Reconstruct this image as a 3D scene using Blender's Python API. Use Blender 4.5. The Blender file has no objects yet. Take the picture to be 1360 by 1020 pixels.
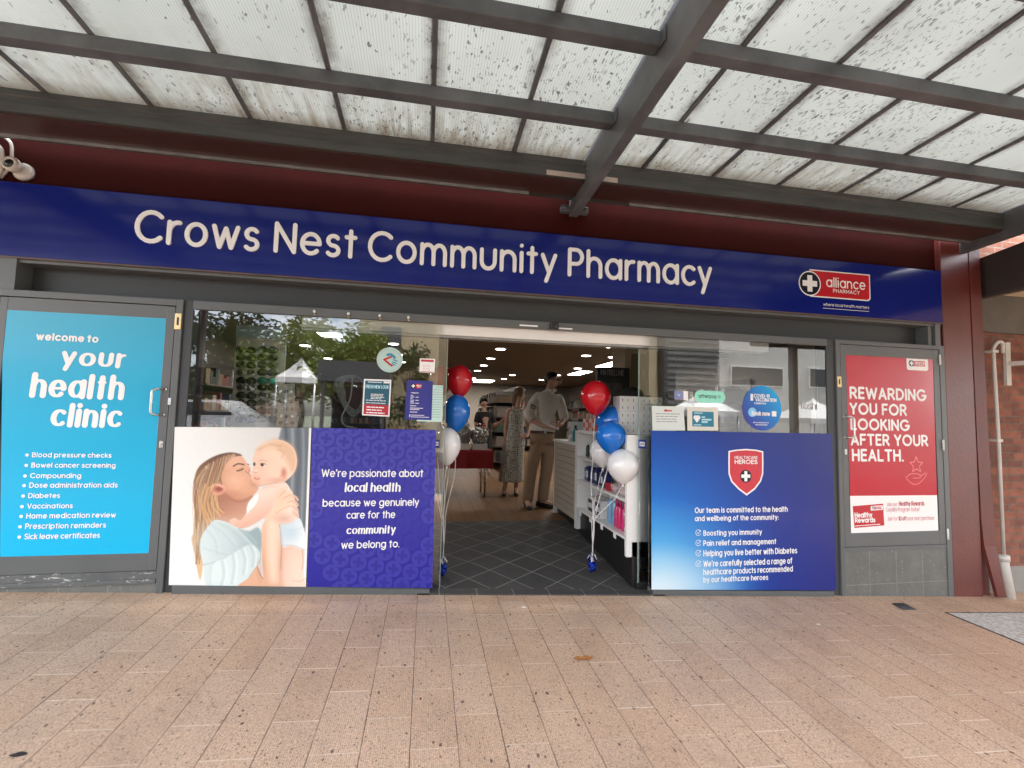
import bpy, bmesh, math, random
import numpy as np
from mathutils import Vector, Matrix
random.seed(7)
rad = math.radians
sc = bpy.context.scene
COL = sc.collection

# ------------------------------------------------------------------ camera
cam_data = bpy.data.cameras.new('camera')
cam = bpy.data.objects.new('camera', cam_data); COL.objects.link(cam)
cam_data.sensor_width = 36.0
cam_data.lens = 36.0 * 619.888 / 1360.0
cam_data.clip_start = 0.05; cam_data.clip_end = 2000
def aim(yaw, pitch, roll):
    f = Vector((math.sin(yaw)*math.cos(pitch), math.cos(yaw)*math.cos(pitch), math.sin(pitch)))
    r = Vector((math.cos(yaw), -math.sin(yaw), 0)); u = r.cross(f)
    r2 = math.cos(roll)*r + math.sin(roll)*u; u2 = -math.sin(roll)*r + math.cos(roll)*u
    return Matrix((r2, u2, -f)).transposed()
cam.matrix_world = Matrix.Translation((0, -3.699, 1.36)) @ aim(rad(10.28), rad(3.9795), rad(1.3496)).to_4x4()
sc.camera = cam

# ------------------------------------------------------------------ sky, sun, exposure
SUN_EL, SUN_AZ = 62.0, 76.0      # azimuth measured clockwise from +Y (into the shop)
world = bpy.data.worlds.new('World'); sc.world = world; world.use_nodes = True
wn = world.node_tree.nodes; wl = world.node_tree.links
bg = wn['Background']; bg.inputs['Strength'].default_value = 0.13
sky = wn.new('ShaderNodeTexSky'); sky.sky_type = 'NISHITA'; sky.sun_disc = False
sky.sun_elevation = rad(SUN_EL); sky.sun_rotation = rad(SUN_AZ)
sky.air_density = 1.0; sky.dust_density = 2.5; sky.ozone_density = 1.0
# thin broken cloud over the blue
tc = wn.new('ShaderNodeTexCoord'); mp = wn.new('ShaderNodeMapping'); mp.inputs['Scale'].default_value = (1.0, 1.0, 2.6)
cn = wn.new('ShaderNodeTexNoise'); cn.inputs['Scale'].default_value = 2.3; cn.inputs['Detail'].default_value = 7; cn.inputs['Roughness'].default_value = .6
cr = wn.new('ShaderNodeValToRGB'); cr.color_ramp.elements[0].position = .40; cr.color_ramp.elements[1].position = .58
cm = wn.new('ShaderNodeMixRGB'); cm.inputs[2].default_value = (9.5, 9.6, 9.8, 1)
wl.new(tc.outputs['Generated'], mp.inputs[0]); wl.new(mp.outputs[0], cn.inputs['Vector']); wl.new(cn.outputs['Fac'], cr.inputs[0])
wl.new(cr.outputs[0], cm.inputs[0]); wl.new(sky.outputs[0], cm.inputs[1]); wl.new(cm.outputs[0], bg.inputs['Color'])
sd = bpy.data.lights.new('sun', 'SUN'); sd.energy = 2.2; sd.angle = rad(8.0); sd.color = (1.0, .985, .96)
sun = bpy.data.objects.new('sun', sd); COL.objects.link(sun)
to_sun = Vector((math.sin(rad(SUN_AZ))*math.cos(rad(SUN_EL)), math.cos(rad(SUN_AZ))*math.cos(rad(SUN_EL)), math.sin(rad(SUN_EL))))
sun.rotation_euler = to_sun.to_track_quat('Z', 'Y').to_euler()
sc.view_settings.view_transform = 'Standard'; sc.view_settings.look = 'None'
sc.view_settings.exposure = 2.5; sc.view_settings.gamma = 1.0
sc.cycles.max_bounces = 10; sc.cycles.transparent_max_bounces = 24; sc.cycles.diffuse_bounces = 5
sc.cycles.caustics_reflective = False; sc.cycles.caustics_refractive = False

# ------------------------------------------------------------------ scene helpers
def tag(o, label=None, cat=None, group=None, kind=None):
    if label: o['label'] = label
    if cat: o['category'] = cat
    if group: o['group'] = group
    if kind: o['kind'] = kind
    return o
def empty(name, loc, label=None, cat=None, group=None, rz=0.0):
    o = bpy.data.objects.new(name, None); COL.objects.link(o); o.location = loc; o.rotation_euler = (0, 0, rz)
    o.empty_display_size = .1
    return tag(o, label, cat, group)
def copy_tree(o, loc=None, label=None, parent=None, rz=None):
    c = o.copy(); COL.objects.link(c)
    if parent: c.parent = parent
    if loc is not None: c.location = loc
    if rz is not None: c.rotation_euler = (0, 0, rz)
    if label: c['label'] = label
    for ch in list(o.children):
        copy_tree(ch, parent=c)
    return c
def lin(c):
    return tuple(((v/255.0)/12.92 if v/255.0 <= .04045 else ((v/255.0+.055)/1.055)**2.4) for v in c)

class MB:
    """collects shapes, builds ONE mesh object; coordinates are in the parent's space offset by org"""
    def __init__(s): s.v = []; s.f = []; s.m = []; s.mi = 0; s.smooth = []
    def add(s, vs, fs, smooth=False):
        n = len(s.v); s.v += [tuple(p) for p in vs]
        for f in fs: s.f.append(tuple(n+i for i in f)); s.m.append(s.mi); s.smooth.append(smooth)
        return s
    def quad(s, a, b, c, d): return s.add([a, b, c, d], [(0, 1, 2, 3)])
    def box(s, x0, x1, y0, y1, z0, z1, bev=0.0):
        if bev > 0:
            b = min(bev, abs(x1-x0)*.45, abs(y1-y0)*.45, abs(z1-z0)*.45)
            bm = bmesh.new(); bmesh.ops.create_cube(bm, size=1)
            for v in bm.verts: v.co = ((x0+x1)/2+v.co.x*(x1-x0), (y0+y1)/2+v.co.y*(y1-y0), (z0+z1)/2+v.co.z*(z1-z0))
            bmesh.ops.bevel(bm, geom=bm.edges[:], offset=b, segments=2, affect='EDGES', profile=.5)
            bm.verts.index_update(); s.add([v.co.copy() for v in bm.verts], [[v.index for v in f.verts] for f in bm.faces]); bm.free(); return s
        vs = [(x0,y0,z0),(x1,y0,z0),(x1,y1,z0),(x0,y1,z0),(x0,y0,z1),(x1,y0,z1),(x1,y1,z1),(x0,y1,z1)]
        return s.add(vs, [(0,3,2,1),(4,5,6,7),(0,1,5,4),(1,2,6,5),(2,3,7,6),(3,0,4,7)])
    def hexa(s, vs):
        """8 corners: bottom ring 0-3, top ring 4-7"""
        return s.add(vs, [(0,3,2,1),(4,5,6,7),(0,1,5,4),(1,2,6,5),(2,3,7,6),(3,0,4,7)])
    def slab(s, poly, y0, y1):
        """polygon in (x,z), counter-clockwise seen from -Y, extruded from y0 (front) to y1"""
        n = len(poly); vs = [(p[0], y0, p[1]) for p in poly]+[(p[0], y1, p[1]) for p in poly]
        fs = [tuple(range(n)), tuple(range(2*n-1, n-1, -1))]+[(i+n, (i+1) % n+n, (i+1) % n, i) for i in range(n)]
        return s.add(vs, [tuple(fs[0]), fs[1]]+fs[2:])
    def tube(s, pts, r, n=8, cap=True):
        pts = [Vector(p) for p in pts]; rs = r if isinstance(r, (list, tuple)) else [r]*len(pts)
        vs = []; fs = []; up = None
        for i, p in enumerate(pts):
            t = (pts[min(i+1, len(pts)-1)]-pts[max(i-1, 0)])
            t = t.normalized() if t.length > 1e-9 else Vector((0, 0, 1))
            if up is None:
                up = Vector((0, 0, 1)) if abs(t.z) < .9 else Vector((1, 0, 0))
            a = up - t*up.dot(t)
            a = a.normalized() if a.length > 1e-6 else t.orthogonal().normalized()
            up = a; b = t.cross(a)
            for k in range(n):
                q = 2*math.pi*k/n; vs.append(p+(a*math.cos(q)+b*math.sin(q))*rs[i])
        for i in range(len(pts)-1):
            for k in range(n):
                fs.append((i*n+k, i*n+(k+1) % n, (i+1)*n+(k+1) % n, (i+1)*n+k))
        if cap: fs.append(tuple(range(n-1, -1, -1))); fs.append(tuple((len(pts)-1)*n+k for k in range(n)))
        return s.add(vs, fs, True)
    def lathe(s, prof, c=(0, 0, 0), n=24, axis='z', sx=1, sy=1, cap=True):
        vs = []; fs = []
        for r, h in prof:
            for k in range(n):
                q = 2*math.pi*k/n; a, b = r*math.cos(q)*sx, r*math.sin(q)*sy
                p = (a, b, h) if axis == 'z' else ((a, -h, b) if axis == 'y' else (h, a, b))
                vs.append((c[0]+p[0], c[1]+p[1], c[2]+p[2]))
        for i in range(len(prof)-1):
            for k in range(n): fs.append((i*n+k, i*n+(k+1) % n, (i+1)*n+(k+1) % n, (i+1)*n+k))
        if cap and prof[0][0] > 1e-5: fs.append(tuple(range(n-1, -1, -1)))
        if cap and prof[-1][0] > 1e-5: fs.append(tuple((len(prof)-1)*n+k for k in range(n)))
        return s.add(vs, fs, True)
    def ball(s, c, r, n=12):
        rx, ry, rz = r if isinstance(r, (tuple, list)) else (r, r, r); vs = []; fs = []; m = n//2+1
        for i in range(m+1):
            t = math.pi*i/m
            for k in range(n):
                q = 2*math.pi*k/n; vs.append((c[0]+rx*math.sin(t)*math.cos(q), c[1]+ry*math.sin(t)*math.sin(q), c[2]+rz*math.cos(t)))
        for i in range(m):
            for k in range(n): fs.append((i*n+k, (i+1)*n+k, (i+1)*n+(k+1) % n, i*n+(k+1) % n))
        return s.add(vs, fs, True)
    def build(s, name, mats, parent=None, label=None, cat=None, group=None, kind=None, local=True, loc=None):
        me = bpy.data.meshes.new(name)
        off = Vector((0, 0, 0))
        if parent is not None and not local:
            off = WORLD_LOC(parent)
        if loc is not None: off = Vector(loc)
        me.from_pydata([tuple(Vector(p)-off) for p in s.v], [], s.f)
        mats = mats if isinstance(mats, (list, tuple)) else [mats]
        for m in mats: me.materials.append(m)
        me.polygons.foreach_set('material_index', s.m); me.polygons.foreach_set('use_smooth', s.smooth)
        bm = bmesh.new(); bm.from_mesh(me); bmesh.ops.remove_doubles(bm, verts=bm.verts, dist=1e-6)
        bm.to_mesh(me); bm.free(); me.update()
        o = bpy.data.objects.new(name, me); COL.objects.link(o)
        if parent is not None: o.parent = parent
        if loc is not None: o.location = loc
        return tag(o, label, cat, group, kind)
def WORLD_LOC(o):
    v = Vector((0, 0, 0))
    while o is not None: v = v+Vector(o.location); o = o.parent
    return v
def part(mb, name, mat, parent, label=None):
    """a part given in world coordinates under an unrotated parent"""
    return mb.build(name, mat, parent, label=label, local=False)

# ------------------------------------------------------------------ materials
MATS = {}
def pmat(name, col, rough=.6, metal=0.0, var=.12, scale=6.0, bump=0.0, spec=.5, coat=0.0, bscale=None, rvar=.1, stretch=None):
    """principled paint/plastic/metal with soft colour drift, gloss drift and optional fine bump"""
    if name in MATS: return MATS[name]
    m = bpy.data.materials.new(name); m.use_nodes = True; N = m.node_tree.nodes; L = m.node_tree.links
    p = N['Principled BSDF']; p.inputs['Roughness'].default_value = rough; p.inputs['Metallic'].default_value = metal
    p.inputs['Specular IOR Level'].default_value = spec; p.inputs['Coat Weight'].default_value = coat; p.inputs['Coat Roughness'].default_value = .06
    g = N.new('ShaderNodeNewGeometry'); vec = g.outputs['Position']
    if stretch:
        mpn = N.new('ShaderNodeMapping'); mpn.inputs['Scale'].default_value = stretch; L.new(vec, mpn.inputs[0]); vec = mpn.outputs[0]
    n = N.new('ShaderNodeTexNoise'); n.inputs['Scale'].default_value = scale; n.inputs['Detail'].default_value = 6; n.inputs['Roughness'].default_value = .62
    L.new(vec, n.inputs['Vector'])
    mr = N.new('ShaderNodeMapRange'); mr.inputs[1].default_value = .25; mr.inputs[2].default_value = .75
    mr.inputs[3].default_value = 1-var; mr.inputs[4].default_value = 1+var; L.new(n.outputs['Fac'], mr.inputs[0])
    mx = N.new('ShaderNodeVectorMath'); mx.operation = 'SCALE'; mx.inputs[0].default_value = col[:3]; L.new(mr.outputs[0], mx.inputs['Scale'])
    L.new(mx.outputs[0], p.inputs['Base Color'])
    m2 = N.new('ShaderNodeMapRange'); m2.inputs[3].default_value = max(.02, rough-rvar); m2.inputs[4].default_value = min(1, rough+rvar)
    L.new(n.outputs['Fac'], m2.inputs[0]); L.new(m2.outputs[0], p.inputs['Roughness'])
    if bump:
        b = N.new('ShaderNodeBump'); b.inputs['Strength'].default_value = bump; b.inputs['Distance'].default_value = .01
        n2 = N.new('ShaderNodeTexNoise'); n2.inputs['Scale'].default_value = bscale or scale*8; n2.inputs['Detail'].default_value = 4
        L.new(vec, n2.inputs['Vector']); L.new(n2.outputs['Fac'], b.inputs['Height']); L.new(b.outputs[0], p.inputs['Normal'])
    MATS[name] = m; return m
def emit(name, col, s):
    if name in MATS: return MATS[name]
    m = bpy.data.materials.new(name); m.use_nodes = True; p = m.node_tree.nodes['Principled BSDF']
    p.inputs['Base Color'].default_value = (*col, 1); p.inputs['Emission Color'].default_value = (*col, 1); p.inputs['Emission Strength'].default_value = s
    MATS[name] = m; return m
def nodes_of(name):
    m = bpy.data.materials.new(name); m.use_nodes = True; MATS[name] = m
    return m, m.node_tree.nodes, m.node_tree.links, m.node_tree.nodes['Principled BSDF']
def colmat(name, rough=.35, coat=.0, spec=.5):
    """printed sheet: the print lives in the mesh's own colour attribute"""
    if name in MATS: return MATS[name]
    m, N, L, p = nodes_of(name); a = N.new('ShaderNodeAttribute'); a.attribute_name = 'print'
    L.new(a.outputs['Color'], p.inputs['Base Color']); p.inputs['Roughness'].default_value = rough
    p.inputs['Coat Weight'].default_value = coat; p.inputs['Coat Roughness'].default_value = .05; p.inputs['Specular IOR Level'].default_value = spec
    return m
def Mth(N, L, op, a, b=None):
    n = N.new('ShaderNodeMath'); n.operation = op
    for i, v in enumerate((a, b)):
        if v is None: continue
        if isinstance(v, (int, float)): n.inputs[i].default_value = v
        else: L.new(v, n.inputs[i])
    return n.outputs[0]
def Mix(N, L, f, a, b):
    n = N.new('ShaderNodeMixRGB')
    for i, v in enumerate((f, a, b)):
        if isinstance(v, (int, float)): n.inputs[i].default_value = v
        elif isinstance(v, tuple): n.inputs[i].default_value = (*v, 1) if len(v) == 3 else v
        else: L.new(v, n.inputs[i])
    return n.outputs[0]
def Ramp(N, L, v, a, b, va=0.0, vb=1.0):
    n = N.new('ShaderNodeMapRange'); n.inputs[1].default_value = a; n.inputs[2].default_value = b
    n.inputs[3].default_value = va; n.inputs[4].default_value = vb; L.new(v, n.inputs[0]); return n.outputs[0]
def Noise(N, L, vec, scale, detail=4, rough=.55):
    n = N.new('ShaderNodeTexNoise'); n.inputs['Scale'].default_value = scale; n.inputs['Detail'].default_value = detail; n.inputs['Roughness'].default_value = rough
    L.new(vec, n.inputs['Vector']); return n.outputs['Fac']
def Scaled(N, L, vec, s):
    n = N.new('ShaderNodeMapping'); n.inputs['Scale'].default_value = s; L.new(vec, n.inputs[0]); return n.outputs[0]

def glass_mat():
    m = bpy.data.materials.new('window_glass'); m.use_nodes = True; N = m.node_tree.nodes; L = m.node_tree.links
    for n in list(N):
        if n.type != 'OUTPUT_MATERIAL': N.remove(n)
    out = [n for n in N if n.type == 'OUTPUT_MATERIAL'][0]
    tr = N.new('ShaderNodeBsdfTransparent'); tr.inputs[0].default_value = (.95, .97, .96, 1)
    gl = N.new('ShaderNodeBsdfGlossy'); gl.inputs['Roughness'].default_value = .004; gl.inputs['Color'].default_value = (1, 1, 1, 1)
    fr = N.new('ShaderNodeFresnel'); fr.inputs['IOR'].default_value = 1.72
    f2 = Mth(N, L, 'MULTIPLY', fr.outputs[0], 1.9)
    g = N.new('ShaderNodeNewGeometry'); w = Noise(N, L, g.outputs['Position'], 1.6, 2)
    b = N.new('ShaderNodeBump'); b.inputs['Strength'].default_value = .02; b.inputs['Distance'].default_value = .02; L.new(w, b.inputs['Height']); L.new(b.outputs[0], gl.inputs['Normal'])
    mx = N.new('ShaderNodeMixShader'); L.new(f2, mx.inputs[0]); L.new(tr.outputs[0], mx.inputs[1]); L.new(gl.outputs[0], mx.inputs[2])
    L.new(mx.outputs[0], out.inputs['Surface']); MATS['window_glass'] = m; return m
GLASS = glass_mat()
ALU = pmat('grey_powder_coat', (.105, .112, .115), .42, 0, .10, 3.0, bump=.05, bscale=120)
ALU_DK = pmat('dark_grey_panel', (.040, .043, .046), .5, 0, .15, 2.0, bump=.04, bscale=60)
STEELPAINT = pmat('grey_painted_steel', (.102, .110, .119), .5, 0, .5, 3.1, bump=.18, bscale=34)
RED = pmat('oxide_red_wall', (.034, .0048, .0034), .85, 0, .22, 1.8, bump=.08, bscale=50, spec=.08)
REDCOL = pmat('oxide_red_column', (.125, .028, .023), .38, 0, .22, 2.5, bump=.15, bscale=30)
WHITE = pmat('white_paint', (.78, .77, .75), .35, 0, .04, 4)
WPRINT = pmat('white_print', (.86, .86, .86), .4, 0, .01, 4)
BLACK = pmat('black_plastic', (.012, .012, .013), .4, 0, .1, 5)
STEEL = pmat('brushed_steel', (.55, .55, .55), .28, 1, .1, 20)
BRASS = pmat('worn_brass', (.62, .45, .24), .4, 1, .2, 30)
GALV = pmat('galvanised_strip', (.33, .34, .34), .45, .6, .25, 8)
SKIN = pmat('skin', (.56, .33, .25), .5, 0, .06, 20)
SKIN2 = pmat('fair_skin', (.50, .29, .21), .5, 0, .06, 20)

AL, BE = .04766, .029475
def gz(x, y):
    """height of the sloping footpath"""
    return -AL*x + BE*max(y, -5.2)

# ------------------------------------------------------------------ lettering: rounded single-stroke alphabet
def ARC(cx, cy, rx, ry, a0, a1):
    n = max(4, int(abs(a1-a0)/15))
    return [(cx+rx*math.cos(rad(a0+(a1-a0)*i/n)), cy+ry*math.sin(rad(a0+(a1-a0)*i/n))) for i in range(n+1)]
def ARCH(a, b): return ARC((a+b)/2, .42, (b-a)/2, .30, 180, 0)+[(b, 0)]
RING = ARC(.33, .36, .33, .36, 90, 450)
OO = ARC(.48, .5, .48, .5, 90, 450)
GL = {
 'a': (.66, [RING, [(.66,.72),(.66,0)]]), 'b': (.66, [[(0,1),(0,0)], RING]), 'c': (.55, [ARC(.33,.36,.33,.36,48,312)]),
 'd': (.66, [RING, [(.66,1),(.66,0)]]), 'e': (.66, [[(.01,.37),(.66,.37)], ARC(.33,.36,.33,.36,2,316)]),
 'f': (.36, [ARC(.33,.80,.18,.2,75,180)+[(.15,0)], [(0,.70),(.34,.70)]]),
 'g': (.66, [RING, [(.66,.72),(.66,-.03)]+ARC(.33,-.03,.33,.29,0,-145)]),
 'h': (.58, [[(0,1),(0,0)], ARCH(0,.58)]), 'i': (0, [[(0,.72),(0,0)], [(0,1.0),(0,1.001)]]),
 'j': (.15, [[(.15,.72),(.15,-.1)]+ARC(0,-.1,.15,.2,0,-80), [(.15,1.0),(.15,1.001)]]),
 'k': (.48, [[(0,1),(0,0)], [(.46,.72),(.02,.32)], [(.17,.45),(.48,0)]]), 'l': (0, [[(0,1),(0,0)]]),
 'm': (.94, [[(0,.72),(0,0)], ARCH(0,.47), ARCH(.47,.94)]), 'n': (.56, [[(0,.72),(0,0)], ARCH(0,.56)]),
 'o': (.66, [RING]), 'p': (.66, [[(0,.72),(0,-.32)], RING]), 'q': (.66, [[(.66,.72),(.66,-.32)], RING]),
 'r': (.33, [[(0,.72),(0,0)], ARC(.30,.40,.30,.32,180,82)]),
 's': (.44, [ARC(.23,.54,.2,.18,35,270)+ARC(.22,.18,.22,.18,90,-145)[1:]]),
 't': (.34, [[(.17,.95),(.17,0)], [(0,.72),(.34,.72)]]), 'u': (.56, [[(0,.72),(0,.29)]+ARC(.28,.29,.28,.29,180,360)+[(.56,.72)]]),
 'v': (.56, [[(0,.72),(.28,0)], [(.28,0),(.56,.72)]]), 'w': (.86, [[(0,.72),(.22,0)], [(.22,0),(.43,.66)], [(.43,.66),(.64,0)], [(.64,0),(.86,.72)]]),
 'x': (.5, [[(0,.72),(.5,0)], [(.5,.72),(0,0)]]), 'y': (.56, [[(0,.72),(.29,.04)], [(.56,.72),(.17,-.30)]]), 'z': (.46, [[(0,.72),(.46,.72)], [(.46,.72),(0,0)], [(0,0),(.46,0)]]),
 'A': (.72, [[(0,0),(.36,1)], [(.36,1),(.72,0)], [(.13,.3),(.59,.3)]]),
 'B': (.58, [[(0,0),(0,1)], [(0,1),(.27,1)]+ARC(.27,.765,.25,.235,90,-90)+[(0,.53)], [(0,.53),(.3,.53)]+ARC(.3,.265,.28,.265,90,-90)+[(0,0)]]),
 'C': (.82, [ARC(.48,.5,.48,.5,46,314)]), 'D': (.72, [[(0,0),(0,1)], [(0,1),(.24,1)]+ARC(.24,.5,.48,.5,90,-90)+[(0,0)]]),
 'E': (.5, [[(0,0),(0,1)], [(0,1),(.5,1)], [(0,.52),(.45,.52)], [(0,0),(.5,0)]]), 'F': (.5, [[(0,0),(0,1)], [(0,1),(.5,1)], [(0,.5),(.44,.5)]]),
 'G': (.94, [ARC(.48,.5,.48,.5,46,355), [(.95,.45),(.58,.45)]]), 'H': (.66, [[(0,0),(0,1)], [(.66,0),(.66,1)], [(0,.52),(.66,.52)]]),
 'I': (0, [[(0,0),(0,1)]]), 'J': (.4, [[(.4,1),(.4,.2)]+ARC(.2,.2,.2,.2,0,-160)]),
 'K': (.6, [[(0,0),(0,1)], [(.56,1),(.03,.46)], [(.2,.62),(.6,0)]]), 'L': (.48, [[(0,1),(0,0)], [(0,0),(.48,0)]]),
 'M': (.84, [[(0,0),(0,1)], [(0,1),(.42,.3)], [(.42,.3),(.84,1)], [(.84,1),(.84,0)]]), 'N': (.68, [[(0,0),(0,1)], [(0,1),(.68,0)], [(.68,0),(.68,1)]]),
 'O': (.96, [OO]), 'P': (.58, [[(0,0),(0,1)], [(0,1),(.3,1)]+ARC(.3,.72,.28,.28,90,-90)+[(0,.44)]]),
 'Q': (.96, [OO, [(.6,.25),(.95,-.03)]]), 'R': (.62, [[(0,0),(0,1)], [(0,1),(.3,1)]+ARC(.3,.73,.28,.27,90,-90)+[(0,.46)], [(.3,.46),(.62,0)]]),
 'S': (.58, [ARC(.3,.745,.27,.255,30,270)+ARC(.29,.245,.29,.245,90,-150)[1:]]), 'T': (.66, [[(.33,0),(.33,1)], [(0,1),(.66,1)]]),
 'U': (.68, [[(0,1),(0,.34)]+ARC(.34,.34,.34,.34,180,360)+[(.68,1)]]), 'V': (.7, [[(0,1),(.35,0)], [(.35,0),(.7,1)]]),
 'W': (1.1, [[(0,1),(.27,0)], [(.27,0),(.55,.9)], [(.55,.9),(.83,0)], [(.83,0),(1.1,1)]]), 'X': (.64, [[(0,0),(.64,1)], [(.64,0),(0,1)]]),
 'Y': (.66, [[(0,1),(.33,.45)], [(.66,1),(.33,.45)], [(.33,.45),(.33,0)]]), 'Z': (.6, [[(0,1),(.6,1)], [(.6,1),(0,0)], [(0,0),(.6,0)]]),
 '0': (.6, [ARC(.3,.5,.3,.5,90,450)]), '1': (.22, [[(0,.8),(.22,1)], [(.22,1),(.22,0)]]), '2': (.54, [ARC(.27,.73,.26,.27,160,-30)+[(0,0)], [(0,0),(.54,0)]]),
 '3': (.52, [ARC(.25,.76,.24,.24,150,-90), ARC(.25,.26,.27,.26,90,-150)]), '5': (.52, [[(.5,1),(.08,1)], [(.08,1),(.04,.55)]+ARC(.25,.32,.27,.32,125,-140)]),
 '9': (.56, [ARC(.28,.7,.28,.3,90,450), [(.56,.7),(.5,.3),(.3,0)]]), '.': (0, [[(0,0),(0,.001)]]), ',': (.08, [[(.08,0),(0,-.16)]]),
 ':': (0, [[(0,0),(0,.001)], [(0,.5),(0,.501)]]), "'": (.06, [[(.06,1),(0,.8)]]), '-': (.36, [[(0,.4),(.36,.4)]]), '!': (0, [[(0,1),(0,.32)], [(0,0),(0,.001)]]),
 '$': (.52, [ARC(.27,.72,.24,.2,30,270)+ARC(.26,.28,.26,.24,90,-150)[1:], [(.27,1.1),(.27,-.1)]]),
 '*': (.1, [[(.05,.36),(.05,.361)]]), '/': (.4, [[(0,-.05),(.4,1.05)]]),
}
LAYER = [0]
def stroke(mb, pts, w, y, thick, sx, sz, ox, oz, slant=0.0, brush=False, dirsign=1):
    """one rounded ribbon in the x-z plane; pts in letter units"""
    P = [(p[0]+slant*p[1], p[1]) for p in pts]
    P = [(ox+p[0]*sx, oz+p[1]*sz) for p in P]
    hw = w*.5*(abs(sx)+sz)/2
    LAYER[0] = (LAYER[0]+1) % 6
    yt = y-thick-.00009*LAYER[0]
    Q = [P[0]]
    for p in P[1:]:
        if math.hypot(p[0]-Q[-1][0], p[1]-Q[-1][1]) > 1e-7: Q.append(p)
    if len(Q) == 1: Q.append((Q[0][0], Q[0][1]+hw*.02))
    closed = math.hypot(Q[0][0]-Q[-1][0], Q[0][1]-Q[-1][1]) < hw*.1 and len(Q) > 6
    L = []; R = []
    for i, p in enumerate(Q):
        if closed and i in (0, len(Q)-1): a, b = Q[-2], Q[1]
        else: a, b = Q[max(i-1, 0)], Q[min(i+1, len(Q)-1)]
        dx, dz = b[0]-a[0], b[1]-a[1]; l = math.hypot(dx, dz) or 1; dx /= l; dz /= l
        h = hw
        if brush:
            h = hw*(.55+.6*abs(dz)**1.3)
        L.append((p[0]-dz*h, p[1]+dx*h)); R.append((p[0]+dz*h, p[1]-dx*h))
    ring = []
    if closed:
        n = len(Q)-1; vs = [(q[0], yt, q[1]) for q in L[:n]]+[(q[0], yt, q[1]) for q in R[:n]]
        fs = [(i, n+i, n+(i+1) % n, (i+1) % n) for i in range(n)]
        if thick > .002:
            m = 2*n; vs += [(q[0], y, q[1]) for q in L[:n]]+[(q[0], y, q[1]) for q in R[:n]]
            fs += [(i, (i+1) % n, m+(i+1) % n, m+i) for i in range(n)]+[(n+i, m+n+i, m+n+(i+1) % n, n+(i+1) % n) for i in range(n)]
        mb.add(vs, fs); return
    def cap(p, a, b):
        # half circle from a to b round p, bulging away from the stroke
        a0 = math.atan2(a[1]-p[1], a[0]-p[0]); h = math.hypot(a[0]-p[0], a[1]-p[1])
        return [(p[0]+h*math.cos(a0+math.pi*k/6), p[1]+h*math.sin(a0+math.pi*k/6)) for k in range(1, 6)]
    c0 = cap(Q[0], L[0], R[0]); c1 = cap(Q[-1], R[-1], L[-1])
    n = len(Q)
    vs = [(q[0], yt, q[1]) for q in L]+[(q[0], yt, q[1]) for q in R]+[(q[0], yt, q[1]) for q in c0]+[(q[0], yt, q[1]) for q in c1]
    fs = [(i, n+i, n+i+1, i+1) for i in range(n-1)]
    fs.append(tuple([0]+list(range(2*n, 2*n+5))+[n])); fs.append(tuple([2*n-1]+list(range(2*n+5, 2*n+10))+[n-1]))
    if thick > .002:
        ring = list(range(n-1, -1, -1))+list(range(2*n, 2*n+5))+list(range(n, 2*n))+list(range(2*n+5, 2*n+10))
        m = len(vs); k = len(ring); vs += [(vs[i][0], y, vs[i][2]) for i in ring]
        fs += [(ring[i], ring[(i+1) % k], m+(i+1) % k, m+i) for i in range(k)]
    mb.add(vs, fs)
def layout(text, w, gap, space):
    x = 0.0; out = []
    for ch in text:
        if ch == ' ': x += space; continue
        g = GL.get(ch) or GL['o']
        out.append((ch, x)); x += g[0]+w+gap
    return out, x-gap-w
def T(mb, text, box, y, w=.16, thick=.0004, gap=.13, space=.42, slant=0.0, brush=False, tight=1.0):
    """text fitted into box = (x left, x right, baseline z, cap height), outer edges included"""
    xl, xr, zb, cap = box
    sz = cap/(1+w); ch, total = layout(text, w, gap, space)
    extra = slant*(1 if brush else 1)
    sx = (xr-xl)/(total+w+max(0, extra)*.9)
    for c, x in ch:
        for st in GL[c][1]:
            stroke(mb, st, w, y, thick, sx, sz, xl+(x+w/2)*sx, zb+w/2*sz, slant, brush)
def disc(mb, cx, cz, r, y, n=28, rz=None):
    rz = rz or r
    mb.add([(cx+r*math.cos(2*math.pi*k/n), y, cz+rz*math.sin(2*math.pi*k/n)) for k in range(n)], [tuple(range(n))])
def flat(mb, poly, y):
    mb.add([(p[0], y, p[1]) for p in poly], [tuple(range(len(poly)))])
def rrect(x0, x1, z0, z1, r, corners='abcd', n=6):
    """ccw from bottom-left (a), bottom-right (b), top-right (c), top-left (d); listed corners are rounded"""
    out = []
    for k, (cx, cz, a) in zip('abcd', ((x0+r, z0+r, 180), (x1-r, z0+r, 270), (x1-r, z1-r, 0), (x0+r, z1-r, 90))):
        if k in corners: out += [(cx+r*math.cos(rad(a+90*i/n)), cz+r*math.sin(rad(a+90*i/n))) for i in range(n+1)]
        else: out.append((x0 if k in 'ad' else x1, z0 if k in 'ab' else z1))
    return out
def cross(mb, cx, cz, r, y, t=.36):
    a, b = r, r*t
    flat(mb, [(cx-b, cz-a), (cx+b, cz-a), (cx+b, cz-b), (cx+a, cz-b), (cx+a, cz+b), (cx+b, cz+b), (cx+b, cz+a), (cx-b, cz+a), (cx-b, cz+b), (cx-a, cz+b), (cx-a, cz-b), (cx-b, cz-b)], y)

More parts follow.
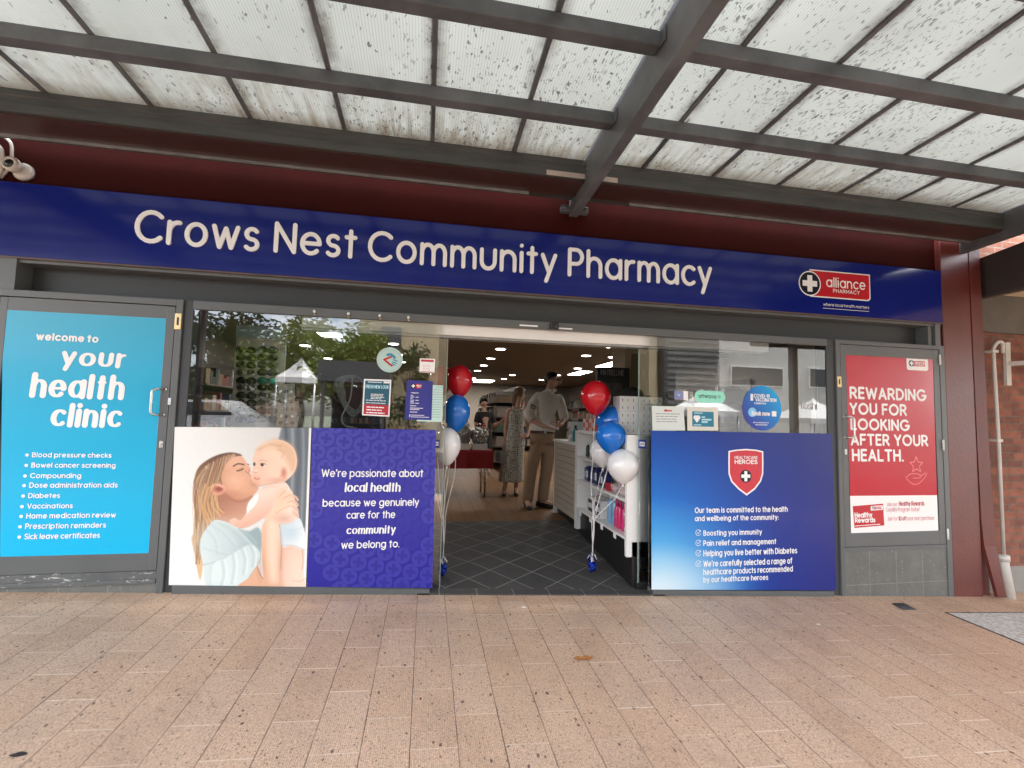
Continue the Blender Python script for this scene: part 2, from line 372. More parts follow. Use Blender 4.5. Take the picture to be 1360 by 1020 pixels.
# ------------------------------------------------------------------ printed pictures: a small painter on a mesh grid
def smooth(pts, n=6, closed=True):
    P = [np.array(p, float) for p in pts]; m = len(P); out = []
    rng = range(m if closed else m-1)
    for i in rng:
        p0, p1, p2, p3 = (P[(i-1) % m], P[i], P[(i+1) % m], P[(i+2) % m]) if closed else (P[max(i-1, 0)], P[i], P[i+1], P[min(i+2, m-1)])
        for k in range(n):
            t = k/n
            out.append(.5*((2*p1)+(-p0+p2)*t+(2*p0-5*p1+4*p2-p3)*t*t+(-p0+3*p1-3*p2+p3)*t**3))
    if not closed: out.append(P[-1])
    return np.array(out)
class Painter:
    def __init__(s, corners_px, nx, ny, base):
        """corners_px: TL, TR, BR, BL in drawing units"""
        s.nx, s.ny = nx, ny; u, v = np.meshgrid(np.linspace(0, 1, nx), np.linspace(0, 1, ny))
        c = [np.array(q, float) for q in corners_px]; s.u, s.v = u, v
        s.X = c[0][0]*(1-u)*(1-v)+c[1][0]*u*(1-v)+c[2][0]*u*v+c[3][0]*(1-u)*v
        s.Y = c[0][1]*(1-u)*(1-v)+c[1][1]*u*(1-v)+c[2][1]*u*v+c[3][1]*(1-u)*v
        s.C = np.zeros((ny, nx, 3)); s.C[:] = base
    def grad(s, col):
        if callable(col): return col(s.X, s.Y)
        return np.array(col, float)
    def blend(s, a, col):
        s.C = s.C*(1-a[..., None])+s.grad(col)*a[..., None]
    def dist(s, poly, closed):
        d = np.full(s.X.shape, 1e9); inside = np.zeros(s.X.shape, bool); n = len(poly)
        for i in range(n if closed else n-1):
            a, b = poly[i], poly[(i+1) % n]; e = b-a; l2 = e@e+1e-12
            t = np.clip(((s.X-a[0])*e[0]+(s.Y-a[1])*e[1])/l2, 0, 1)
            d = np.minimum(d, (s.X-a[0]-t*e[0])**2+(s.Y-a[1]-t*e[1])**2)
            if closed and a[1] != b[1]:
                c = ((a[1] > s.Y) != (b[1] > s.Y)) & (s.X < (b[0]-a[0])*(s.Y-a[1])/(b[1]-a[1])+a[0]); inside ^= c
        d = np.sqrt(d); return np.where(inside, -d, d) if closed else d
    def poly(s, pts, col, soft=3.0, alpha=1.0, sm=True):
        p = smooth(pts) if sm else np.array(pts, float); d = s.dist(p, True)
        s.blend(np.clip(.5-d/(2*soft), 0, 1)*alpha, col); return s
    def line(s, pts, w, col, soft=2.0, alpha=1.0):
        p = smooth(pts, 5, False) if len(pts) > 2 else np.array(pts, float); d = s.dist(p, False)
        s.blend(np.clip(.5-(d-w/2)/(2*soft), 0, 1)*alpha, col); return s
    def oval(s, c, r, col, soft=.15, alpha=1.0):
        d = np.sqrt(((s.X-c[0])/r[0])**2+((s.Y-c[1])/r[1])**2)
        s.blend(np.clip(.5-(d-1)/(2*soft), 0, 1)*alpha, col); return s
    def build(s, name, corners, y, mat, parent, back=.003, gain=.9):
        """corners TL, TR, BR, BL as (x, z)"""
        u, v = s.u, s.v; c = corners
        X = c[0][0]*(1-u)*(1-v)+c[1][0]*u*(1-v)+c[2][0]*u*v+c[3][0]*(1-u)*v
        Z = c[0][1]*(1-u)*(1-v)+c[1][1]*u*(1-v)+c[2][1]*u*v+c[3][1]*(1-u)*v
        nx, ny = s.nx, s.ny; n = nx*ny
        co = np.stack([X.ravel(), np.full(n, y), Z.ravel()], -1)-np.array(WORLD_LOC(parent) if parent else (0, 0, 0))
        i = np.arange((ny-1)*nx).reshape(ny-1, nx)[:, :-1].ravel(); F4 = np.stack([i, i+nx, i+nx+1, i+1], -1)
        me = bpy.data.meshes.new(name); me.from_pydata(co.tolist(), [], F4.tolist())
        C = np.clip(s.C, 0, 255)/255; C = np.where(C <= .04045, C/12.92, ((C+.055)/1.055)**2.4)*gain
        a = me.color_attributes.new('print', 'FLOAT_COLOR', 'POINT')
        a.data.foreach_set('color', np.concatenate([C.reshape(-1, 3), np.ones((n, 1))], 1).astype(np.float32).ravel())
        me.materials.append(mat); o = bpy.data.objects.new(name, me); COL.objects.link(o)
        if parent: o.parent = parent
        return o
def gradfn(p0, c0, p1, c1):
    p0, p1 = np.array(p0, float), np.array(p1, float); e = p1-p0; l = e@e; c0, c1 = np.array(c0, float), np.array(c1, float)
    return lambda X, Y: c0+(c1-c0)*np.clip(((X-p0[0])*e[0]+(Y-p0[1])*e[1])/l, 0, 1)[..., None]

# ------------------------------------------------------------------ ground, footpath, road
def paver_mat():
    m, N, L, p = nodes_of('terracotta_pavers')
    g = N.new('ShaderNodeNewGeometry'); sx = N.new('ShaderNodeSeparateXYZ'); L.new(g.outputs['Position'], sx.inputs[0])
    pos = g.outputs['Position']; x, y = sx.outputs[0], sx.outputs[1]
    W, LN = .2021, .4185
    u = Mth(N, L, 'DIVIDE', Mth(N, L, 'ADD', x, 2.4432+20*W), W)
    col = Mth(N, L, 'FLOOR', u); fu = Mth(N, L, 'FRACT', u)
    par = Mth(N, L, 'MULTIPLY', Mth(N, L, 'FRACT', Mth(N, L, 'MULTIPLY', col, .5)), 1.0)
    v = Mth(N, L, 'ADD', Mth(N, L, 'DIVIDE', Mth(N, L, 'ADD', y, 40*LN+.3455), LN), par)
    row = Mth(N, L, 'FLOOR', v); fv = Mth(N, L, 'FRACT', v)
    cx = N.new('ShaderNodeCombineXYZ'); L.new(col, cx.inputs[0]); L.new(row, cx.inputs[1])
    wn_ = N.new('ShaderNodeTexWhiteNoise'); wn_.noise_dimensions = '3D'; L.new(cx.outputs[0], wn_.inputs['Vector'])
    cx2 = N.new('ShaderNodeCombineXYZ'); L.new(row, cx2.inputs[0]); L.new(col, cx2.inputs[2])
    wn2 = N.new('ShaderNodeTexWhiteNoise'); wn2.noise_dimensions = '3D'; L.new(cx2.outputs[0], wn2.inputs['Vector'])
    rnd, rnd2 = wn_.outputs['Value'], wn2.outputs['Value']
    edge_u = Mth(N, L, 'MULTIPLY', Mth(N, L, 'MINIMUM', fu, Mth(N, L, 'SUBTRACT', 1.0, fu)), W)
    edge_v = Mth(N, L, 'MULTIPLY', Mth(N, L, 'MINIMUM', fv, Mth(N, L, 'SUBTRACT', 1.0, fv)), LN)
    jw = Ramp(N, L, Noise(N, L, pos, 5, 3), .3, .7, .0006, .0022)
    dark = Ramp(N, L, Mth(N, L, 'SUBTRACT', edge_u, jw), 0, .0012, 1, 0)
    light = Mth(N, L, 'MULTIPLY', Ramp(N, L, edge_v, .0026, .0048, 1, 0), Ramp(N, L, rnd2, .15, .65, .2, 1))
    # body colour
    tint = Mix(N, L, Ramp(N, L, Noise(N, L, pos, 1.1, 4), .3, .7), (.65, .435, .295), (.57, .375, .255))
    tint = Mix(N, L, Ramp(N, L, rnd, 0, 1, 0, .55), tint, (.69, .495, .365))
    fine = Ramp(N, L, Noise(N, L, pos, 120, 6, .85), .34, .68, .50, 1.42)
    sc_ = N.new('ShaderNodeVectorMath'); sc_.operation = 'SCALE'; L.new(tint, sc_.inputs[0]); L.new(fine, sc_.inputs['Scale']); c = sc_.outputs[0]
    # stones: dark flecks and pale flecks of several sizes
    warp = N.new('ShaderNodeVectorMath'); warp.operation = 'ADD'; nz = N.new('ShaderNodeTexNoise'); nz.inputs['Scale'].default_value = 30
    sc2 = N.new('ShaderNodeVectorMath'); sc2.operation = 'SCALE'; sc2.inputs['Scale'].default_value = .022
    L.new(pos, nz.inputs['Vector']); L.new(nz.outputs['Color'], sc2.inputs[0]); L.new(pos, warp.inputs[0]); L.new(sc2.outputs[0], warp.inputs[1])
    def flecks(scale, thr, gate, soft=.03):
        vo = N.new('ShaderNodeTexVoronoi'); vo.inputs['Scale'].default_value = scale; vo.inputs['Randomness'].default_value = 1
        L.new(Scaled(N, L, warp.outputs[0], (1.0, .62, 1)), vo.inputs['Vector'])
        sp = N.new('ShaderNodeSeparateColor'); L.new(vo.outputs['Color'], sp.inputs[0])
        size = Mth(N, L, 'MULTIPLY', Ramp(N, L, sp.outputs[1], 0, 1, .35, 1), thr)
        on = Mth(N, L, 'LESS_THAN', sp.outputs[0], gate)
        return Mth(N, L, 'MULTIPLY', Ramp(N, L, Mth(N, L, 'SUBTRACT', vo.outputs['Distance'], size), 0, soft, 1, 0), on), sp.outputs[2]
    f1, h1 = flecks(34, .24, .16); f2, h2 = flecks(70, .29, .36); f3, h3 = flecks(130, .34, .5); f4, h4 = flecks(110, .26, .22)
    c = Mix(N, L, Mth(N, L, 'MULTIPLY', f4, .6), c, (.56, .45, .36))
    c = Mix(N, L, Mth(N, L, 'MULTIPLY', f3, .6), c, (.17, .09, .06))
    c = Mix(N, L, Mth(N, L, 'MULTIPLY', f2, .75), c, (.15, .080, .058))
    c = Mix(N, L, Mth(N, L, 'MULTIPLY', f1, .92), c, Mix(N, L, h1, (.06, .034, .03), (.17, .10, .08)))
    c = Mix(N, L, Mth(N, L, 'MULTIPLY', light, .75), c, (.84, .68, .54))
    c = Mix(N, L, Mth(N, L, 'MULTIPLY', dark, Ramp(N, L, Noise(N, L, pos, 3, 3), .35, .65, .55, .95)), c, (.05, .026, .02))
    grime = Ramp(N, L, Noise(N, L, Scaled(N, L, pos, (1, .6, 1)), 2.4, 6, .7), .45, .75, 0, .30)
    c = Mix(N, L, grime, c, (.17, .115, .09))
    # brushed ridges along the paver
    wv = N.new('ShaderNodeTexWave'); wv.wave_type = 'BANDS'; wv.bands_direction = 'X'; wv.inputs['Scale'].default_value = 36; wv.inputs['Distortion'].default_value = 1.2; wv.inputs['Detail'].default_value = 2; wv.inputs['Detail Scale'].default_value = 3
    L.new(Scaled(N, L, pos, (1, .1, 1)), wv.inputs['Vector'])
    ridge = Ramp(N, L, wv.outputs['Fac'], 0, 1, .90, 1.07)
    sc3 = N.new('ShaderNodeVectorMath'); sc3.operation = 'SCALE'; L.new(c, sc3.inputs[0]); L.new(ridge, sc3.inputs['Scale']); c = sc3.outputs[0]
    L.new(c, p.inputs['Base Color'])
    p.inputs['Specular IOR Level'].default_value = .42
    L.new(Ramp(N, L, Noise(N, L, pos, 24, 4), .3, .7, .42, .66), p.inputs['Roughness'])
    h = Mth(N, L, 'SUBTRACT', Mth(N, L, 'MULTIPLY', wv.outputs['Fac'], .25), Mth(N, L, 'MULTIPLY', dark, 1.2))
    h = Mth(N, L, 'ADD', h, Mth(N, L, 'MULTIPLY', fine, .5))
    h = Mth(N, L, 'ADD', h, Mth(N, L, 'MULTIPLY', rnd, .35))
    b = N.new('ShaderNodeBump'); b.inputs['Strength'].default_value = .45; b.inputs['Distance'].default_value = .004; L.new(h, b.inputs['Height']); L.new(b.outputs[0], p.inputs['Normal'])
    return m
PAVER = paver_mat()
CONC = pmat('kerb_concrete', (.28, .27, .25), .8, 0, .2, 3, bump=.3, bscale=60)
ASPH = pmat('asphalt', (.05, .05, .052), .8, 0, .25, 1.5, bump=.4, bscale=90)
def sheet(name, x0, x1, y0, y1, dz, mat, nx=1):
    mb = MB(); mb.quad((x0, y0, gz(x0, y0)+dz), (x1, y0, gz(x1, y0)+dz), (x1, y1, gz(x1, y1)+dz), (x0, y1, gz(x0, y1)+dz))
    return mb.build(name, mat, kind='structure')
mb = MB(); Z0 = -.45
mb.quad((-400, -400, AL*400*.0-2.2), (400, -400, -2.2), (400, 400, -2.2), (-400, 400, -2.2)); mb.build('ground', pmat('far_earth', (.10, .11, .07), .9, 0, .3, .05), kind='structure')
sheet('footpath', -26, 26, -5.2, .5, 0, PAVER)
mb = MB()
mb.hexa([(-26,-5.38,gz(-26,-5.38)-.14),(26,-5.38,gz(26,-5.38)-.14),(26,-5.2,gz(26,-5.2)-.14),(-26,-5.2,gz(-26,-5.2)-.14),(-26,-5.38,gz(-26,-5.38)+.002),(26,-5.38,gz(26,-5.38)+.002),(26,-5.2,gz(26,-5.2)+.002),(-26,-5.2,gz(-26,-5.2)+.002)])
mb.build('kerb', CONC, kind='structure')
def gz2(x): return gz(x, -5.2)-.13
sheet('road', -40, 40, -15.5, -5.38, -.13, ASPH)
mb = MB(); mb.hexa([(-40,-26,gz2(-40)-.3),(40,-26,gz2(40)-.3),(40,-15.5,gz2(40)-.3),(-40,-15.5,gz2(-40)-.3),(-40,-26,gz2(-40)+.13),(40,-26,gz2(40)+.13),(40,-15.5,gz2(40)+.13),(-40,-15.5,gz2(-40)+.13)])
mb.build('far_footpath', pmat('far_paving', (.30, .25, .21), .8, 0, .2, 2), kind='structure')

# ------------------------------------------------------------------ shop floor, entrance ramp
FL = .09
def tile_mat(name, ang, size, size2, colA, colB, joint, jw, rough, brick=0.0, off=(0, 0)):
    m, N, L, p = nodes_of(name); g = N.new('ShaderNodeNewGeometry')
    mp_ = N.new('ShaderNodeMapping'); mp_.inputs['Rotation'].default_value = (0, 0, rad(-ang)); mp_.inputs['Location'].default_value = (*off, 0); L.new(g.outputs['Position'], mp_.inputs[0])
    s = N.new('ShaderNodeSeparateXYZ'); L.new(mp_.outputs[0], s.inputs[0])
    v = Mth(N, L, 'DIVIDE', s.outputs[1], size2); row = Mth(N, L, 'FLOOR', v); fv = Mth(N, L, 'FRACT', v)
    u = Mth(N, L, 'ADD', Mth(N, L, 'DIVIDE', s.outputs[0], size), Mth(N, L, 'MULTIPLY', row, brick)); colm = Mth(N, L, 'FLOOR', u); fu = Mth(N, L, 'FRACT', u)
    eu = Mth(N, L, 'MULTIPLY', Mth(N, L, 'MINIMUM', fu, Mth(N, L, 'SUBTRACT', 1, fu)), size); ev = Mth(N, L, 'MULTIPLY', Mth(N, L, 'MINIMUM', fv, Mth(N, L, 'SUBTRACT', 1, fv)), size2)
    e = Ramp(N, L, Mth(N, L, 'MINIMUM', eu, ev), jw*.5, jw*.8, 1, 0)
    cx = N.new('ShaderNodeCombineXYZ'); L.new(colm, cx.inputs[0]); L.new(row, cx.inputs[1]); w = N.new('ShaderNodeTexWhiteNoise'); L.new(cx.outputs[0], w.inputs['Vector'])
    n = Noise(N, L, Scaled(N, L, mp_.outputs[0], (1.0, 5.0, 1.0)) if brick else mp_.outputs[0], 9, 6, .65)
    c = Mix(N, L, Mth(N, L, 'MULTIPLY', Mth(N, L, 'ADD', w.outputs['Value'], n), .5), colA, colB)
    c = Mix(N, L, e, c, joint); p.inputs['Specular IOR Level'].default_value = .25; L.new(c, p.inputs['Base Color']); L.new(Ramp(N, L, n, .3, .7, rough-.08, rough+.1), p.inputs['Roughness'])
    b = N.new('ShaderNodeBump'); b.inputs['Strength'].default_value = .3; b.inputs['Distance'].default_value = .003; L.new(Mth(N, L, 'SUBTRACT', 0.0, e), b.inputs['Height']); L.new(b.outputs[0], p.inputs['Normal'])
    return m
RAMPTILE = tile_mat('charcoal_floor_tile', 41.0, .265, .265, (.050, .049, .049), (.085, .082, .080), (.24, .23, .22), .006, .55, off=(.05, .048))
THRTILE = tile_mat('threshold_tile', 0, .29, .6, (.055, .054, .054), (.085, .082, .080), (.24, .23, .22), .006, .42, off=(.145, .35))
BOARDS = tile_mat('timber_look_boards', 90, .9, .17, (.15, .078, .036), (.20, .11, .052), (.06, .035, .02), .005, .6, brick=.37)
xa, xb = .085, 1.79
mb = MB()
mb.hexa([(xa,.10,-.3),(xb,.10,-.3),(xb,2.0,-.3),(xa,2.0,-.3),(xa,.10,gz(xa,0)+.012),(xb,.10,gz(xb,0)+.012),(xb,2.0,FL),(xa,2.0,FL)])
mb.build('entrance_ramp', RAMPTILE, kind='structure')
mb = MB(); x0, x1 = -.02, 2.0
mb.hexa([(x0,-.012,-.3),(x1,-.012,-.3),(x1,.098,-.3),(x0,.098,-.3),(x0,-.012,gz(x0,0)+.010),(x1,-.012,gz(x1,0)+.010),(x1,.098,gz(x1,0)+.012),(x0,.098,gz(x0,0)+.012)])
mb.build('threshold', THRTILE, kind='structure')
mb = MB()
mb.box(-3.4, xa-.002, .16, 2.0, -.3, FL); mb.box(xb+.002, 5.5, .16, 2.0, -.3, FL); mb.box(-3.4, 5.5, 2.002, 14, -.3, FL)
mb.build('shop_floor', BOARDS, kind='structure')

# ------------------------------------------------------------------ the pharmacy building
bld = empty('pharmacy_building', (0, 0, 0), 'pharmacy shopfront with dark red wall above grey framed windows and doors', 'building')
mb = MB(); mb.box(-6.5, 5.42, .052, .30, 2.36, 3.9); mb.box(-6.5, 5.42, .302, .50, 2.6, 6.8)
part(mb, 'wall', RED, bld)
# brown soffit strip lining between awning gutter and wall, light metal angle
boxes0 = [(-6.5, .752, -.110, -.100, 3.160, 3.192), (1.62, 5.19, -.110, -.100, 3.160, 3.192)]
for b_ in boxes0:
    mb = MB(); mb.box(*b_); part(mb, 'flashing_angle', GALV, bld)
# column at the right
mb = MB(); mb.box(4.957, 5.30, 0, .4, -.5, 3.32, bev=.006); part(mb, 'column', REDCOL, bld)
mb = MB()
pr = [(3.34, -.004, 5.304, 5.42), (1.2, -.004, 5.304, 5.425), (.45, -.008, 5.306, 5.44), (.22, -.015, 5.318, 5.443), (.0, -.04, 5.345, 5.452), (-.24, -.06, 5.385, 5.47)]
vs = []
for z, y, a, b in pr: vs += [(a, y, z), (b, y-.012, z), (b, y+.02, z), (a, y+.03, z)]
fs = []
for i in range(len(pr)-1):
    for k in range(4): fs.append((i*4+k, (i+1)*4+k, (i+1)*4+(k+1) % 4, i*4+(k+1) % 4))
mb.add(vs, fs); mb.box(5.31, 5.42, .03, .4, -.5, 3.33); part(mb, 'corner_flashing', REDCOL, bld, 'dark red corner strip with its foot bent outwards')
# recessed header behind the sign
mb = MB(); mb.box(-2.80, 4.80, .14, .16, 2.10, 2.372); part(mb, 'header_panel', ALU_DK, bld)
mb = MB(); mb.box(-3.4, -2.80, .0, .16, 2.145, 2.366); mb.box(4.80, 4.84, .02, .16, 2.145, 2.366); mb.box(-2.8, 4.95, .015, .14, 2.340, 2.370); mb.box(4.86, 4.92, .0, .06, 2.147, 2.368); part(mb, 'header_trim', ALU, bld)
# head frame over windows and doors
def boxes(name, mat, parent, lst, bev=.003):
    for b in lst:
        mb = MB(); mb.box(*b, bev=bev); o = part(mb, name, mat, parent)
    return o
mb = MB(); mb.box(-2.874, -1.797, -.004, .11, 2.098, 2.145, bev=.003); mb.box(-1.797, -1.752, -.0045, .11, .0, 2.1455, bev=.003); mb.box(-3.4, -2.874, .0, .12, -.1, 2.144, bev=.002)
part(mb, 'door_frame', ALU, bld)
mb = MB(); mb.box(3.765, 4.893, -.004, .11, 2.108, 2.147, bev=.003); mb.box(3.722, 3.765, -.0045, .11, -.25, 2.1475, bev=.003); mb.box(4.893, 4.953, -.0045, .11, -.3, 2.1475, bev=.003)
part(mb, 'door_frame', ALU, bld)
# stone plinths under the two doors
def plinth_mat():
    m, N, L, p = nodes_of('grey_stone_tile'); g = N.new('ShaderNodeNewGeometry'); pos = g.outputs['Position']; s = N.new('ShaderNodeSeparateXYZ'); L.new(pos, s.inputs[0])
    w = .2915
    fu = Mth(N, L, 'FRACT', Mth(N, L, 'DIVIDE', Mth(N, L, 'ADD', s.outputs[0], 2.915*3-4.0305), w)); eu = Mth(N, L, 'MULTIPLY', Mth(N, L, 'MINIMUM', fu, Mth(N, L, 'SUBTRACT', 1, fu)), w)
    ev = Mth(N, L, 'ABSOLUTE', Mth(N, L, 'ADD', s.outputs[2], .0885)); e = Ramp(N, L, Mth(N, L, 'MINIMUM', eu, ev), .0016, .0032, 1, 0)
    n = Noise(N, L, pos, 5, 7, .7); c = Mix(N, L, Ramp(N, L, n, .3, .7), (.105, .108, .10), (.165, .165, .152))
    sp = Ramp(N, L, Noise(N, L, pos, 45, 3, .6), .64, .70); c = Mix(N, L, Mth(N, L, 'MULTIPLY', sp, .45), c, (.42, .41, .39))
    c = Mix(N, L, Mth(N, L, 'MULTIPLY', e, .6), c, (.32, .31, .28)); L.new(c, p.inputs['Base Color']); p.inputs['Roughness'].default_value = .6
    b = N.new('ShaderNodeBump'); b.inputs['Strength'].default_value = .2; b.inputs['Distance'].default_value = .004; L.new(n, b.inputs['Height']); L.new(b.outputs[0], p.inputs['Normal']); return m
PLN = plinth_mat()
def scuff_mat():
    """grey paint flaked down to white filler along the kick edge"""
    m, N, L, p = nodes_of('flaking_grey_paint'); g = N.new('ShaderNodeNewGeometry'); pos = g.outputs['Position']
    n = Noise(N, L, Scaled(N, L, pos, (1, 1, 5.5)), 11, 7, .72); n2 = Noise(N, L, Scaled(N, L, pos, (1, 1, 1)), 3.1, 3)
    f = Ramp(N, L, Mth(N, L, 'ADD', n, Mth(N, L, 'MULTIPLY', n2, .3)), .735, .755)
    c = Mix(N, L, Ramp(N, L, Noise(N, L, pos, 6, 5), .3, .7), (.085, .09, .092), (.13, .135, .135)); c = Mix(N, L, f, c, (.62, .62, .58)); L.new(c, p.inputs['Base Color']); p.inputs['Roughness'].default_value = .55
    b = N.new('ShaderNodeBump'); b.inputs['Strength'].default_value = .5; b.inputs['Distance'].default_value = .003; L.new(f, b.inputs['Height']); L.new(b.outputs[0], p.inputs['Normal']); return m
SCUFF = scuff_mat()
mb = MB(); mb.box(-3.4, -1.80, .004, .11, -.2, .150); part(mb, 'plinth', PLN, bld, 'low grey stone base with chipped paint')
mb = MB(); mb.box(-3.4, -1.80, -.006, .10, .151, .182, bev=.004); mb.box(-3.4, -1.80, .002, .10, .183, .236); part(mb, 'kick_rail', SCUFF, bld, 'paint flaked rail below the blue door')
mb = MB(); mb.box(3.765, 4.893, .004, .11, -.42, .205); part(mb, 'plinth', PLN, bld, 'tall grey stone tile base under the red door')
mb = MB(); mb.box(3.765, 4.893, .0, .11, .206, .247); part(mb, 'kick_rail', ALU, bld)
# ---- doors
def door(x0, x1, z0, z1, st_l, st_r, top, bot, label, glass_y=.03):
    mb = MB(); y0, y1 = -.002, .045
    mb.box(x0, x0+st_l, y0, y1, z0, z1, bev=.003); mb.box(x1-st_r, x1, y0, y1, z0, z1, bev=.003)
    mb.box(x0+st_l, x1-st_r, y0+.001, y1-.001, z1-top, z1); mb.box(x0+st_l, x1-st_r, y0+.001, y1-.001, z0, z0+bot)
    d = part(mb, 'door', ALU, bld, label)
    mb = MB(); mb.box(x0+st_l-.002, x1-st_r+.002, .022, .034, z0+bot-.002, z1-top+.002); part(mb, 'glass_panel', ALU_DK, d)
    return d
PL = [(-2.8512, 2.0058), (-1.8571, 2.0097), (-1.8582, 0.3558), (-2.7294, 0.3587)]       # blue door poster TL TR BR BL
PR = [(3.8278, 2.0054), (4.8143, 2.0075), (4.802, 0.379), (3.8341, 0.3748)]
dl = door(-2.870, -1.801, .240, 2.092, .045, .058, .090, .118, 'grey door carrying the sky blue clinic poster')
dr = door(3.769, 4.888, .252, 2.103, .062, .070, .096, .124, 'grey door carrying the red rewards poster')
def pull(parent, x, z0, z1, out, name='handle'):
    mb = MB(); y = -.05
    mb.lathe([(.016, 0), (.016, .004)], (x, -.003, z0), 14, 'y'); mb.lathe([(.016, 0), (.016, .004)], (x, -.003, z1), 14, 'y')
    pts = [(x, -.003, z0), (x+out*.03, -.045, z0), (x+out*.05, -.055, z0+.012), (x+out*.052, -.056, z0+.03), (x+out*.052, -.056, z1-.03), (x+out*.05, -.055, z1-.012), (x+out*.03, -.045, z1), (x, -.003, z1)]
    mb.tube(pts, .0085, 8); return part(mb, name, STEEL, parent)
hz = [1.4947, 1.3133, -1.8321]
pull(dl, hz[2], hz[1], hz[0], -1)
hz = [1.4332, 1.2396, 3.7927]
pull(dr, hz[2], hz[1], hz[0], 1)
def lock(parent, c):
    mb = MB(); mb.box(c[0]-.012, c[0]+.012, -.006, -.001, c[1]-.024, c[1]+.024, bev=.002); mb.lathe([(.007, 0), (.007, .006)], (c[0], -.006, c[1]), 12, 'y'); part(mb, 'lock', STEEL, parent)
lock(dl, (-1.8274, 1.107)); lock(dr, (3.8005, 1.1086))
def flush(c, h, mat, name, parent, w=.042, slot=True):
    mb = MB(); mb.box(c[0]-w/2, c[0]+w/2, -.009, -.004, c[1]-h/2, c[1]+h/2, bev=.0015)
    b = part(mb, name, mat, parent)
    if slot:
        mb = MB(); mb.box(c[0]-w*.16, c[0]+w*.16, -.0105, -.0092, c[1]-h*.25, c[1]+h*.25); part(mb, 'slot', BLACK, b)
flush((-1.7778, 1.985), .115, BRASS, 'hinge_plate', bld); flush((3.7468, 1.7522), .10, BRASS, 'hinge_plate', bld)
flush((-1.7929, 1.4103), .05, STEEL, 'strike_plate', bld, .02, False)
for q in [(4.8901, 2.0072), (4.8896, 1.1838), (4.9006, 0.3455)]:
    mb = MB(); mb.tube([(q[0], -.010, q[1]-.05), (q[0], -.010, q[1]+.05)], .008, 8); part(mb, 'hinge', WHITE, bld)
# ---- windows
WT = 2.083
boxes('jamb', ALU_DK, bld, [(-1.750, -1.690, .012, .10, .0, 2.145), (3.630, 3.720, .012, .10, -.25, 2.145)], .002)
mb = MB(); mb.box(-1.689, 3.629, -.002, .04, WT, 2.145, bev=.003); part(mb, 'head_frame', ALU, bld)
def sill(xl, xr, zl, zr):
    mb = MB()
    mb.hexa([(xl,-.012,gz(xl,0)-.1),(xr,-.012,gz(xr,0)-.1),(xr,.11,gz(xr,0)-.1),(xl,.11,gz(xl,0)-.1),(xl,-.012,zl),(xr,-.012,zr),(xr,.11,zr),(xl,.11,zl)])
    return part(mb, 'sill', ALU, bld)
sill(-1.69, .07, 0.1331, 0.0386); sill(1.90, 3.63, -0.0476, -0.1285)
wl_ = empty('window', (-.8, .02, .1)); wl_.parent = bld; wr_ = empty('window', (2.75, .02, .1)); wr_.parent = bld
def pane(parent, x0, x1, y, z0, z1, name='glass_pane', zb=None):
    mb = MB(); zb = z0 if zb is None else zb
    mb.quad((x0, y, z0), (x1, y, zb), (x1, y, z1), (x0, y, z1)); return part(mb, name, GLASS, parent)
pane(wl_, -1.69, .078, .020, .10, WT, zb=.02); pane(wr_, 1.868, 3.63, .020, -.06, WT, zb=-.15)
sd_ = empty('sliding_door', (.0, .1, 0)); sd_.parent = bld; sd2 = empty('sliding_door', (2.0, .1, 0)); sd2.parent = bld
pane(sd_, -.95, .150, .105, .05, 2.0); pane(sd2, 1.815, 2.9, .105, -.03, 2.0)
for d, x in ((sd_, .150), (sd2, 1.815)):
    mb = MB(); mb.box(x-.003, x+.003, .099, .111, -.02, 2.0); part(mb, 'edge_strip', pmat('glass_edge', (.30, .40, .37), .15, 0, .05, 5), d)
mb = MB(); mb.box(-.96, 3.06, .046, .26, 2.0, 2.12, bev=.004); part(mb, 'door_operator', WHITE, bld)
mb = MB(); mb.box(-.96, 3.0, .060, .12, 1.982, 1.999); part(mb, 'track', GALV, bld)
mb = MB(); mb.box(1.822, 1.99, .105, .19, -.12, .075, bev=.006); mb.box(1.80, 2.02, .10, .2, -.12, -.02, bev=.004); part(mb, 'floor_guide', BLACK, bld)
q = (1.0076, 2.1083)
mb = MB(); mb.box(q[0]-.035, q[0]+.035, -.045, -.003, q[1]-.03, q[1]+.03, bev=.01); s_ = part(mb, 'motion_sensor', BLACK, bld); 
mb = MB(); mb.ball((q[0]+.008, -.046, q[1]-.008), .014, 10); part(mb, 'lens', pmat('sensor_lens', (.05, .045, .045), .08, 0, 0, 1), s_)
for (u0, u1, v) in [(0.7218, 0.8733, 2.1047), (1.053, 1.17, 2.0981)]:
    mb = MB(); mb.box(u0, u1, -.004, -.0025, v-.006, v+.006); part(mb, 'sticker', WPRINT, s_)
# ---- inside shell
IVORY = pmat('ceiling_plaster', (.21, .18, .15), .8, 0, .05, 1.5)
WALLIN = pmat('inside_wall', (.24, .21, .175), .8, 0, .1, 1.5)
mb = MB(); mb.quad((-3.4, .26, 2.56), (-3.4, 14, 2.56), (5.5, 14, 2.56), (5.5, .26, 2.56)); mb.box(-3.4, 5.5, .302, 14, 2.6, 2.7); part(mb, 'ceiling', IVORY, bld)
mb = MB(); mb.box(-3.5, -3.4, .2, 14.1, -.3, 2.6); mb.box(5.5, 5.6, .42, 14.1, -.3, 2.6); mb.box(-3.4, 5.5, 14, 14.1, -.3, 2.6); mb.box(-3.4, 5.5, .262, .30, 2.37, 2.6); part(mb, 'inner_wall', WALLIN, bld)
boxes('door_backing', ALU_DK, bld, [(-3.4, -1.69, .112, .14, -.1, 2.1), (3.63, 5.0, .112, .14, -.4, 2.1)], 0)
mb = MB(); mb.box(-6.5, -3.4, .0, .3, -.4, 2.37); part(mb, 'side_pier', ALU, bld)
